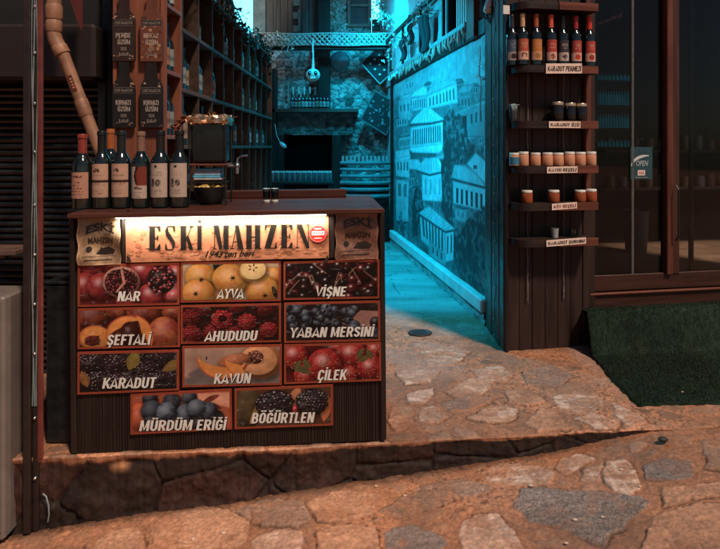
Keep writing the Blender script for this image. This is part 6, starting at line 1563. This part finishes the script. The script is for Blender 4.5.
# ================================================================== BACK OF THE ALLEY
YB = 8.75
def bp(px, py, y=YB): return P(px, py, y)
def stone_sheet(name, x0, x1, z0, z1, y, seed, sc, parent, cols, step=.016, depth=.05):
    xs_ = np.arange(x0, x1 + step, step); zs_ = np.arange(z0, z1 + step, step); X, Z = np.meshgrid(xs_, zs_)
    wx = X + .03 * (fbm(X * 9, Z * 9, seed) - .5); wz = Z + .03 * (fbm(X * 9, Z * 9, seed + 1) - .5)
    f1, f2, idn, idm = voro(wx * sc, wz * sc * 1.5, seed + 2)
    d = f2 - f1; mk = smooth(.04, .11, d)
    h = mk * depth * (.5 + .8 * idm) + .02 * (fbm(X * 25, Z * 25, seed + 4) - .5)
    base = np.array(cols[0]) * (1 - idn[..., None]) + np.array(cols[1]) * idn[..., None]
    C = base * (.6 + .7 * fbm(X * 30, Z * 30, seed + 5)[..., None]); mort = np.array((.20, .19, .18))
    C = C * mk[..., None] + mort * .55 * (1 - mk[..., None])
    return grid_obj(name, X, y - h, Z, C, STONEM, None, parent)
bw = thing('stone_wall', 'rough stone wall closing the alley behind the counter', 'wall', (0, 0, 0))
stone_sheet('masonry', -1.9, .62, -.02, 3.10, YB, 500, 9.5, bw, ((.10, .095, .09), (.58, .55, .52)), .013, .018)
m = MB(); m.box((-.65, YB + .22, 1.54), (2.7, .40, 3.10), .01); m.build('core', PLASTER, bw)
# fireplace
fp = thing('stone_fireplace', 'broad dark stone fireplace with a timber mantel in the back wall', 'fireplace', (0, 0, 0))
a_, b_ = bp(276, 118, 8.45), bp(353, 118, 8.45); z1, z0 = bp(0, 113, 8.45).z, bp(0, 135, 8.45).z
stone_sheet('hood', a_.x, b_.x, z0, z1, 8.44, 520, 10, fp, ((.05, .045, .042), (.16, .15, .14)), .013, .018)
m = MB(); m.box(((a_.x + b_.x) / 2, 8.58, (z0 + z1) / 2), (b_.x - a_.x, .26, z1 - z0 - .01), .01); m.build('hood_core', DARKWALL, fp)
m = MB(); m.box(((a_.x + b_.x) / 2 + .02, 8.50, z1 + .028), (b_.x - a_.x + .12, .44, .055), .008); m.build('mantel', SHELFY if False else wood('mantel_wood', (.05, .035, .028), (.11, .075, .055), 'x', .6), fp)
c_, d_ = bp(283, 150, 8.45), bp(332, 150, 8.45); m = MB(); m.box(((c_.x + d_.x) / 2, 8.60, z0 / 2 + .0), (d_.x - c_.x, .16, z0), .004); m.build('opening', mat('opening_black', (.004, .003, .003), .95, .3, 6, .2, spec=0), fp)  # solid near-black block fills the opening
for xa, xb in ((276, 284), (332, 341)):
    q0, q1 = bp(xa, 150, 8.45), bp(xb, 150, 8.45); m = MB(); m.box(((q0.x + q1.x) / 2, 8.47, z0 / 2), (q1.x - q0.x, .16, z0), .008); m.build('jamb', DARKW, fp)
# bottles on the mantel
zt = z1 + .057; rq = random.Random(12)
for i in range(11):
    xx = 292 + 3.55 * i; q = bp(xx, 100, 8.36); place_sb([0, 0, 3, 0, 1][i % 5], (q.x, 8.36, zt), R(rq.uniform(-20, 20)), 'pale blue labelled bottle in the row on the fireplace mantel', 'bottles on the fireplace mantel', rq.uniform(.72, .80))
t = thing('small_ladder', 'little pale wooden ladder leaning at the end of the mantel', 'ladder', (bp(286, 100, 8.34).x, 8.34, zt), 0)
m = MB()
for sx in (-.035, .035): m.box((sx, 0, .20), (.014, .014, .40), .002)
for k in range(5): m.box((0, 0, .05 + .075 * k), (.07, .010, .012), .002)
m.build('rails', mat('weathered_pale_wood', (.34, .27, .22), .7, .3, 12, .2), t)
# row of white cups above the mantel
for i in range(7):
    q = bp(293 + 5.6 * i, 95, 8.62); m = MB(); m.lathe([(0, 0), (.010, .0), (.014, .12), (0, .125)], 10); o = m.build('spoon', WHITEP); o.location = q; tag(o, 'slim pale utensil hanging in the row over the mantel', 'utensil', 'utensils hung over the mantel')
# tray, kilim boards
t = thing('round_tray', 'large round metal tray hung on the stone wall', 'tray', bp(340, 61, 8.60), 0)
m = MB(); M = Matrix.Rotation(R(90), 4, 'X'); m.lathe([(0, .02), (.10, .022), (.125, .014), (.145, -.004), (.15, .004), (.13, .02), (0, .028)], 32, 0, M); m.build('disc', mat('dull_blue_tin', (.10, .20, .23), .4, .3, 9, .2, metal=.5), t)
def diamond(name, label, pts, y, col, dots, seed, motif):
    q = [bp(x, yy, y) for x, yy in pts]; t = thing(name, label, 'wall board', (0, y, 0)); m = MB(); n = len(q)
    V = [(k.x, 0, k.z) for k in q] + [(k.x, .025, k.z) for k in q]
    m.add(V, [tuple(range(n)), tuple(range(2 * n - 1, n - 1, -1))] + [(i, (i + 1) % n, n + (i + 1) % n, n + i) for i in range(n)], 0, col)
    p = Paint(plane_M((0, -.0005, 0)), .0008); p.b = m; cx = sum(k.x for k in q) / n; cz = sum(k.z for k in q) / n; rr = random.Random(seed)
    p.up()
    if motif == 'dots':
        for i in range(-1, 2):
            for j in range(-1, 2):
                f, g = i / 4, j / 4; x = cx + (q[1].x - q[0].x) * f + (q[3].x - q[0].x) * g; z = cz + (q[1].z - q[0].z) * f + (q[3].z - q[0].z) * g
                p.ell(x, z, .018, .016, dots, n=8, up=False)
    else:
        for i in range(40):
            f, g = rr.uniform(-.4, .4), rr.uniform(-.4, .4); x = cx + (q[1].x - q[0].x) * f + (q[3].x - q[0].x) * g; z = cz + (q[1].z - q[0].z) * f + (q[3].z - q[0].z) * g
            p.ell(x, z, rr.uniform(.012, .035), rr.uniform(.008, .02), rr.choice([dots, mul(dots, .4), (.20, .03, .03)]), None, rr.uniform(0, 3), n=8, up=(i % 8 == 0))
    for i in range(n):
        a_, b_ = q[i], q[(i + 1) % n]; p.line((a_.x, a_.z), (b_.x, b_.z), .018, mul(dots, .55), up=(i == 0))
    m.build('panel', PAINTED, t, fix=False)
diamond('kilim_board', 'dark diamond hung board with small pale flower dots, the upper of two', [(361, 63), (379, 45), (398, 66), (380, 84)], 8.50, (.020, .020, .022), (.55, .56, .54), 1, 'dots')
diamond('kilim_board', 'dark diamond hung board with a faded floral pattern, the lower of two', [(361, 119), (375, 91), (399, 105), (386, 135)], 8.50, (.030, .026, .028), (.20, .26, .27), 2, 'floral')
# dark post on the stone wall
m = MB(); q0, q1 = bp(318, 60, 8.55), bp(330, 60, 8.55); m.box(((q0.x + q1.x) / 2, 8.60, 2.9), (q1.x - q0.x, .16, 2.4), .008); o = m.build('timber_column', DARKW); tag(o, 'dark timber column above the mantel on the back wall', 'column')
m = MB(); q0, q1 = bp(262, 140, 8.3), bp(276, 140, 8.3); m.box(((q0.x + q1.x) / 2, 8.38, 1.25), (q1.x - q0.x, .2, 2.5), .008); o = m.build('timber_column', DARKW); tag(o, 'dark timber column left of the fireplace by the end of the bottle rack', 'column')
# lattice strip
t = thing('lattice_strip', 'long criss cross strip of pale rope lattice stretched across the alley', 'lattice', (0, 0, 0)); yl = 8.2
RAT = mat('pale_rope', (.55, .55, .50), .8, .3, 25, .3)
ra = random.Random(17); m = MB(); a_ = bp(252, 39, yl); b_ = bp(386, 38, yl); n = 27
zt_, zb_ = bp(0, 33.5, yl).z, bp(0, 45, yl).z
for i in range(n):
    x = a_.x + (b_.x - a_.x) * i / n; dx = (b_.x - a_.x) / n * 2.1
    m.tube([(x, yl, zt_), (x + dx, yl - .008, zb_)], ra.uniform(.008, .014), 5); m.tube([(x + dx, yl + .01, zt_), (x, yl + .004, zb_)], ra.uniform(.008, .014), 5)
m.tube([(a_.x - .05 + i * .15, yl, zt_ + .006 * math.sin(i)) for i in range(15)], .011, 6); m.tube([(a_.x - .05 + i * .15, yl, zb_ + .006 * math.cos(i)) for i in range(15)], .010, 6); m.build('rope', mat('grey_rope', (.44, .44, .41), .8, .4, 25, .3), t)
m = MB(); m.box(((a_.x + b_.x) / 2, yl + .08, zb_ - .03), (b_.x - a_.x + .4, .1, .06), .006); o = m.build('cross_beam', DARKWX); tag(o, 'dark cross beam carrying the rope lattice over the alley end', 'beam')
creeper('creeper', 'pale leafy sprays tangled in the left end of the rope lattice', 'plant', [bp(252, 38, 8.1), bp(262, 46, 8.1), bp(275, 40, 8.1), bp(292, 42, 8.1)], 260, .045, PALEG, .045, 33)
creeper('creeper', 'pale leaf clump climbing the stone facade over the round tray', 'plant', [bp(333, -6, 9.0), bp(337, 8, 9.0), bp(334, 16, 9.0), bp(338, 30, 9.0)], 200, .05, PALEG, .06, 34)
creeper('creeper', 'small leafy tuft at the end of the bottle rack top', 'plant', [P(232, 22, 5.6), P(240, 36, 6.2), P(262, 60, 6.8), P(268, 66, 6.8)], 130, .035, [(.05, .09, .06), (.10, .15, .11), (.18, .24, .20)], .045, 35)
creeper('creeper', 'dark dried leafy strands hanging along the top of the bottle rack', 'plant', [Vector((-1.06, 3.5 + i * .34, 2.50 + .05 * math.sin(i * 2))) for i in range(10)], 520, .035, [(.02, .03, .025), (.035, .05, .04), (.05, .04, .03)], .045, 36, VINE, .13)
# round hanging ornament with eyes
oz = bp(313, 75, 8.0); t = thing('hanging_gourd_lamp', 'pale round gourd ornament with two dark eyes hanging on a cord', 'ornament', oz, 0)
m = MB(); m.sphere((0, 0, 0), .100, 24, 14, 0, (1, 1, 1), (1, .9, .92)); m.build('body', mat('pale_gourd', (.52, .50, .44), .6, .2, 14, .1), t)
for sx in (-.040, .042):
    m = MB(); m.sphere((sx, -.078, .016), .030, 14, 8, 0, (1, 1, 1), (.9, .5, 1.15)); ey = m.build('eye', BLACKM, t); m = MB(); m.sphere((sx + .006, -.094, .022), .009, 8, 6); m.build('pupil', WHITEP, ey)
m = MB(); m.box((0.004, -.082, -.052), (.076, .03, .022), .008); m.build('mouth', WHITEP, t)
m = MB(); m.tube([(0, 0, .09), (.003, 0, .25), (-.004, 0, .40), (-.008, .1, .52)], [.022, .012, .011, .014], 8); m.build('cord', RAT, t)
# upper building at the end
ub = thing('far_house', 'far stone house with a framed window above the alley end', 'house', (0, 0, 0)); YU = 9.6
xa, xb = bp(265, 0, YU).x, bp(371, 0, YU).x
stone_sheet('masonry', bp(318, 0, YU).x, xb, 2.6, 5.2, YU, 540, 6, ub, ((.30, .29, .28), (.66, .62, .58)), .018)
m = MB(); m.box(((xa + xb) / 2, YU + .25, 2.6), (xb - xa - .01, .46, 5.2), .01); m.build('core', PLASTER, ub)
m = MB()
for i in range(7):
    q0, q1 = bp(266 + 7.2 * i, 0, YU - .05), bp(273 + 7.2 * i, 0, YU - .05); m.box(((q0.x + q1.x) / 2, YU - .03, 3.9), (q1.x - q0.x - .004, .04, 2.6), .004)
m.build('timber_cladding', wood('grey_cladding', (.06, .07, .07), (.17, .18, .18), 'z', .7), ub)
m = MB(); q0, q1 = bp(253, 0, YU - .1), bp(265, 0, YU - .1); m.box(((q0.x + q1.x) / 2, YU - .02, 3.0), (q1.x - q0.x, .2, 6.0), .01); m.build('corner_post', mat('blue_grey_paint', (.20, .30, .32), .6, .3, 8, .2), ub)
m = MB(); q0, q1 = bp(316, 0, YU - .1), bp(329, 0, YU - .1); m.box(((q0.x + q1.x) / 2, YU - .10, 3.9), (q1.x - q0.x, .12, 2.6), .01); m.build('drainage_post', DARKW, ub)
wq0, wq1 = bp(347.5, 27, YU - .1), bp(371, -20, YU - .1)
m = MB(); x0, x1, zz0, zz1 = wq0.x, wq1.x, wq0.z, wq1.z; yy = YU - .09; fw = .05
for (cx, cz, sx, sz) in (((x0 + fw / 2), (zz0 + zz1) / 2, fw, zz1 - zz0), ((x1 - fw / 2), (zz0 + zz1) / 2, fw, zz1 - zz0), ((x0 + x1) / 2, zz0 + fw / 2, x1 - x0 - 2 * fw, fw), ((x0 + x1) / 2, zz0 + .36, x1 - x0 - 2 * fw, .04), ((x0 + x1) / 2, zz1 - fw / 2, x1 - x0 - 2 * fw, fw)): m.box((cx, yy, cz), (sx, .07, sz), .005)
wf = m.build('window_frame', mat('weathered_grey_wood', (.26, .20, .17), .7, .35, 10, .25), ub)
m = MB(); m.box(((x0 + x1) / 2, yy + .02, (zz0 + zz1) / 2), (x1 - x0 - .06, .01, zz1 - zz0 - .06), .001); m.build('pane', mat('dark_window_pane', (.05, .09, .10), .12, .3, 4, 0, spec=.6), wf)
m = MB(); q0, q1 = bp(284, 27, YU - .15), bp(286, 8, YU - .15); m.box((q0.x + .25, YU - .12, q0.z + .12), (.03, .03, .36), .004)
for k in range(3): m.box((bp(297, 0, YU).x, YU - .09, q0.z - .02 + .22 * k), (.10, .03, .11), .006)
m.build('wall_tablet', mat('teal_tile', (.14, .30, .33), .4, .2, 10, .1), ub)
# planter in the gap
t = thing('planter_box', 'dark planter box with a zigzag rail in the bright gap at the top', 'planter', (0, 0, 0)); q0, q1 = bp(372, 32, 9.3), bp(392, 14, 9.3)
m = MB(); m.box(((q0.x + q1.x) / 2, 9.35, (q0.z + bp(0, 20, 9.3).z) / 2), (q1.x - q0.x, .25, bp(0, 20, 9.3).z - q0.z), .008); m.build('box', DARKWX, t)
m = MB()
for i in range(6): x = q0.x + (q1.x - q0.x) * i / 6; m.tube([(x, 9.22, bp(0, 20, 9.3).z), (x + .05, 9.22, q1.z)], .006, 5); m.tube([(x + .05, 9.22, bp(0, 20, 9.3).z), (x, 9.22, q1.z)], .006, 5)
m.build('zigzag_rail', RAT, t)
m = MB(); m.box((.33, 9.45, 1.5), (.5, .1, 3.0), .01); o = m.build('garden_wall', PLASTER); tag(o, 'low plastered wall under the planter at the alley corner', 'wall')
# seat and tables in front of the wall
t = thing('slatted_bench', 'curved slatted bench in the alley corner beside the fireplace', 'bench', (0, 0, 0))
xa, xb = bp(341, 0, 8.2).x, bp(389, 0, 8.2).x
for k in range(6):
    m = MB(); z = bp(0, 163 + 6.5 * k, 8.1).z; n = 12
    m.tube([(xa + (xb - xa) * i / n, 8.12 - .12 * math.sin(math.pi * i / n) - .012 * k, z) for i in range(n + 1)], .026, 8); m.build('slat', mat('blue_grey_slat', (.16, .20, .21), .6, .3, 10, .2), t)
m = MB(); m.box(((xa + xb) / 2, 8.26, .42), (xb - xa, .22, .84), .01); m.build('seat_base', DARKW, t)
zc = bp(0, 163, 8.1).z + .028
for i in range(12):
    x = xa + .03 + (xb - xa - .06) * i / 11; y = 8.12 - .12 * math.sin(math.pi * (x - xa) / (xb - xa)); m = MB(); m.lathe([(0, 0), (.014, 0), (.020, .075), (.018, .075), (.012, .008)], 10); o = m.build('tea_glass', mat('pale_glassware', (.45, .48, .48), .15, .1, 10, 0)); o.location = (x, y + .02, zc - .002); tag(o, 'small pale glass in the row along the top of the slatted bench', 'glass', 'glasses along the bench top')
t = thing('low_table', 'long dark low table holding a row of small grey jars before the fireplace', 'table', (0, 0, 0)); xa, xb = bp(264, 0, 7.9).x, bp(334, 0, 7.9).x; zt = bp(0, 181, 7.9).z
m = MB(); m.box(((xa + xb) / 2, 7.95, zt - .02), (xb - xa, .34, .04), .005); m.build('table_top', DARKWX, t)
for x in (xa + .05, xb - .05):
    for y in (7.82, 8.08): m = MB(); m.box((x, y, (zt - .04) / 2), (.05, .05, zt - .04), .004); m.build('leg', DARKW, t)
GJ = mat('grey_glazed_pot', (.13, .15, .16), .3, .25, 14, .05)
for i in range(24):
    m = None
    if i == 0:
        th = thing('small_jar', 'small grey jar in the row on the low table', 'jar', (0, 0, 0), 0, 'grey jars on the low table'); m = MB(); m.lathe([(0, 0), (.020, 0), (.023, .02), (.023, .10), (.018, .115), (0, .115)], 10); m.build('body', GJ, th, 40); m = MB(); m.lathe([(.019, .116), (.019, .14), (0, .142)], 10); m.build('lid', WHITEP, th, 40); J0 = th; o = th
    else: o = dup(J0)
    o.location = (xa + .05 + (xb - xa - .1) * i / 23, 7.86 + .03 * (i % 2), zt + .001)
t = thing('pale_slipper_charm', 'small pale oval charm hanging tilted on a string beside the left timber column', 'charm', bp(283, 145, 8.0), 0)
m = MB(); m.sphere((0, 0, 0), .06, 14, 9, 0, (1, 1, 1), (1.0, .35, .48), Matrix.Rotation(R(40), 4, 'Y')); m.build('body', mat('pale_blue_enamel', (.40, .52, .58), .3, .2, 10, .05), t)
m = MB(); m.tube([(-.04, 0, .04), (-.09, .02, .13), (-.13, .1, .30)], .004, 5); m.build('string', RAT, t)
# ------------------------------------------------------------------ teal floodlights of the alley (lit lamps)
HOUS = BLACKM; LENS = mat('teal_led_lens', (.1, .5, .6), .3, .02, emit=(0, .62, .86), es=8)
def flood(loc, aim, watts, label, size=.28, spread=118):
    t = thing('floodlight', label, 'floodlight', loc, 0, 'teal floodlights of the alley'); d = (Vector(aim) - Vector(loc)).normalized(); q = d.to_track_quat('-Z', 'Y'); t.rotation_mode = 'XYZ'; t.rotation_euler = q.to_euler()
    m = MB(); m.box((0, 0, .03), (.32, .24, .05), .012); m.build('housing', HOUS, t)
    m = MB(); m.box((0, 0, .002), (.28, .20, .004), .001); m.build('lens', LENS, t)
    m = MB(); m.tube([(-.17, 0, .03), (-.17, 0, .14), (.17, 0, .14), (.17, 0, .03)], .010, 6); m.build('bracket', HOUS, t)
    l = bpy.data.lights.new('floodlight_beam', 'AREA'); l.shape = 'RECTANGLE'; l.size = size; l.size_y = .2; l.energy = watts; l.color = TEAL; l.spread = R(spread)
    o = bpy.data.objects.new('floodlight_beam', l); COL.objects.link(o); o.parent = t; o.location = (0, 0, -.012)
flood((-.92, 5.35, 2.85), (.80, 5.6, .80), 64, 'teal floodlight on the near end of the bottle rack')
flood((-.80, 7.2, 3.52), (.62, 6.9, .9), 44, 'teal floodlight over the far end of the bottle rack')
flood((.36, 7.3, 3.5), (.36, 8.75, 1.6), 46, 'teal floodlight aimed at the stone back wall', .28, 140)
m = MB(); m.box((-.25, 7.22, 3.72), (2.6, .08, .10), .006); o = m.build('lamp_beam', DARKWX); tag(o, 'timber beam across the alley carrying a floodlight', 'beam')
# ------------------------------------------------------------------ litter
q = terr_pt(420, 333.5); t = thing('drain_cover', 'small dark oval drain cover set in the alley floor', 'drain', (q[0], q[1], .004), R(8))
m = MB(); m.lathe([(0, .004), (.072, .004), (.078, .007), (.086, .007), (.090, .002), (.090, -.02)], 28, 0, Matrix.Diagonal((1, .8, 1, 1))); m.build('ring', mat('rusted_iron', (.02, .017, .015), .6, .4, 20, .3), t)
for k in range(5): m = MB(); m.box((-.04 + .02 * k, 0, .006), (.009, .09, .006), .001); m.build('bar', MATS['rusted_iron'], t)
q = street_pt(47, 507); zq = float(street_z(np.array(q[0])))
m = MB(); m.tube([(.022 * math.cos(a_), .013 * math.sin(a_), .004 * math.sin(2 * a_)) for a_ in [i * .35 for i in range(19)]], .0038, 6); o = m.build('pull_ring', STEEL); o.location = (q[0], q[1], zq + .016); o.rotation_euler = (.25, .1, .4); tag(o, 'bent metal ring lying on the street by the post', 'ring')
q = street_pt(19, 474 + 26); zq = float(street_z(np.array(q[0]))); rq = random.Random(8)
bm = bmesh.new(); bmesh.ops.create_icosphere(bm, subdivisions=4, radius=.07)
for v in bm.verts:
    k = 1 + .45 * (float(fbm(np.array(v.co.x * 22 + 5), np.array(v.co.y * 22 + v.co.z * 17), 3)) - .5) * 2; v.co = Vector((v.co.x * 1.1 * k, v.co.y * .7 * k, v.co.z * .85 * k))
me = bpy.data.meshes.new('plastic_bag'); bm.to_mesh(me); bm.free(); me.materials.append(mat('grey_plastic_film', (.09, .08, .08), .25, .4, 20, .2, spec=.6)); o = bpy.data.objects.new('plastic_bag', me); COL.objects.link(o); o.location = (q[0], q[1] + .05, zq + .05); tag(o, 'crumpled grey plastic bag at the foot of the post', 'bag')
for px, py, r_, lb in ((663, 444, .020, 'small dark pebble on the street near the vanishing end of the step'), (598, 346 + 65, .009, 'tiny dark stone chip on the terrace before the carpet')):
    q = street_pt(px, py) if py > 430 else terr_pt(px, py); m = MB(); m.sphere((0, 0, 0), r_, 10, 7, 0, (1, 1, 1), (1.2, .8, .6)); o = m.build('pebble', mat('black_stone', (.02, .016, .014), .6, .3, 30, .4)); o.location = (q[0], q[1], r_ * .5 + (0 if py < 430 else -.004)); tag(o, lb, 'pebble')
rq = random.Random(15)
for i in range(14):
    px, py = rq.uniform(100, 640), rq.uniform(470, 545); 
    if py < 530 - (px - 60) * .16: continue
    q = street_pt(px, py); m = MB(); m.sphere((0, 0, 0), rq.uniform(.004, .009), 7, 5, 0, (1, 1, 1), (1.3, .9, .6)); o = m.build('stone_chip', mat('pale_chip', (.5, .36, .28), .8, .3, 40, .3)); o.location = (q[0], q[1], float(street_z(np.array(q[0]))) + .006); tag(o, 'tiny pale stone chip scattered on the street paving', 'chip', 'stone chips on the street')

# ------------------------------------------------------------------ added sun blocker over the alley mouth and sky stand-in wall beyond
t = thing('sun_blocker_canopy', 'added unseen reed canopy keeping the sun off the alley', 'canopy', (0, 0, 0)); rq = random.Random(44)  # unseen canopy, added to block the sun from the bottle rack
m = MB()
for i in range(74):
    x = -1.5 + i * .032; m.tube([(x, 3.45, 3.06 + rq.uniform(-.006, .006)), (x + rq.uniform(-.02, .02), 4.6, 3.06), (x, 6.05, 3.06)], .017, 6)
m.build('reeds', mat('reed_cane', (.12, .08, .05), .8, .3, 20, .2), t)
for y in (3.6, 4.7, 5.9): m = MB(); m.tube([(-1.6, y, 3.02), (.9, y, 3.02)], .03, 10); m.build('pole', DARKWX, t)
t = thing('sky_stand_in', 'added white wall standing in for bright sky in the gaps above the alley end', 'house', (0, 0, 0))
m = MB(); m.box((-1.2, 13.2, 3.6), (9, .4, 7.2), .02); m.build('wall', mat('sky_stand_in_white', (.82, .83, .82), .8, .06, 2, .1, 12), t)  # white wall added in place of the bright sky in the gaps
flood((-1.9, 9.9, 5.9), (-2.6, 13.0, 4.0), 420, 'added teal lamp brightening the sky stand-in wall beyond the alley'); flood((.55, 10.2, 5.9), (.9, 13.0, 4.3), 300, 'second added teal lamp brightening the sky stand-in wall')  # two lamps added only to brighten the stand-in wall
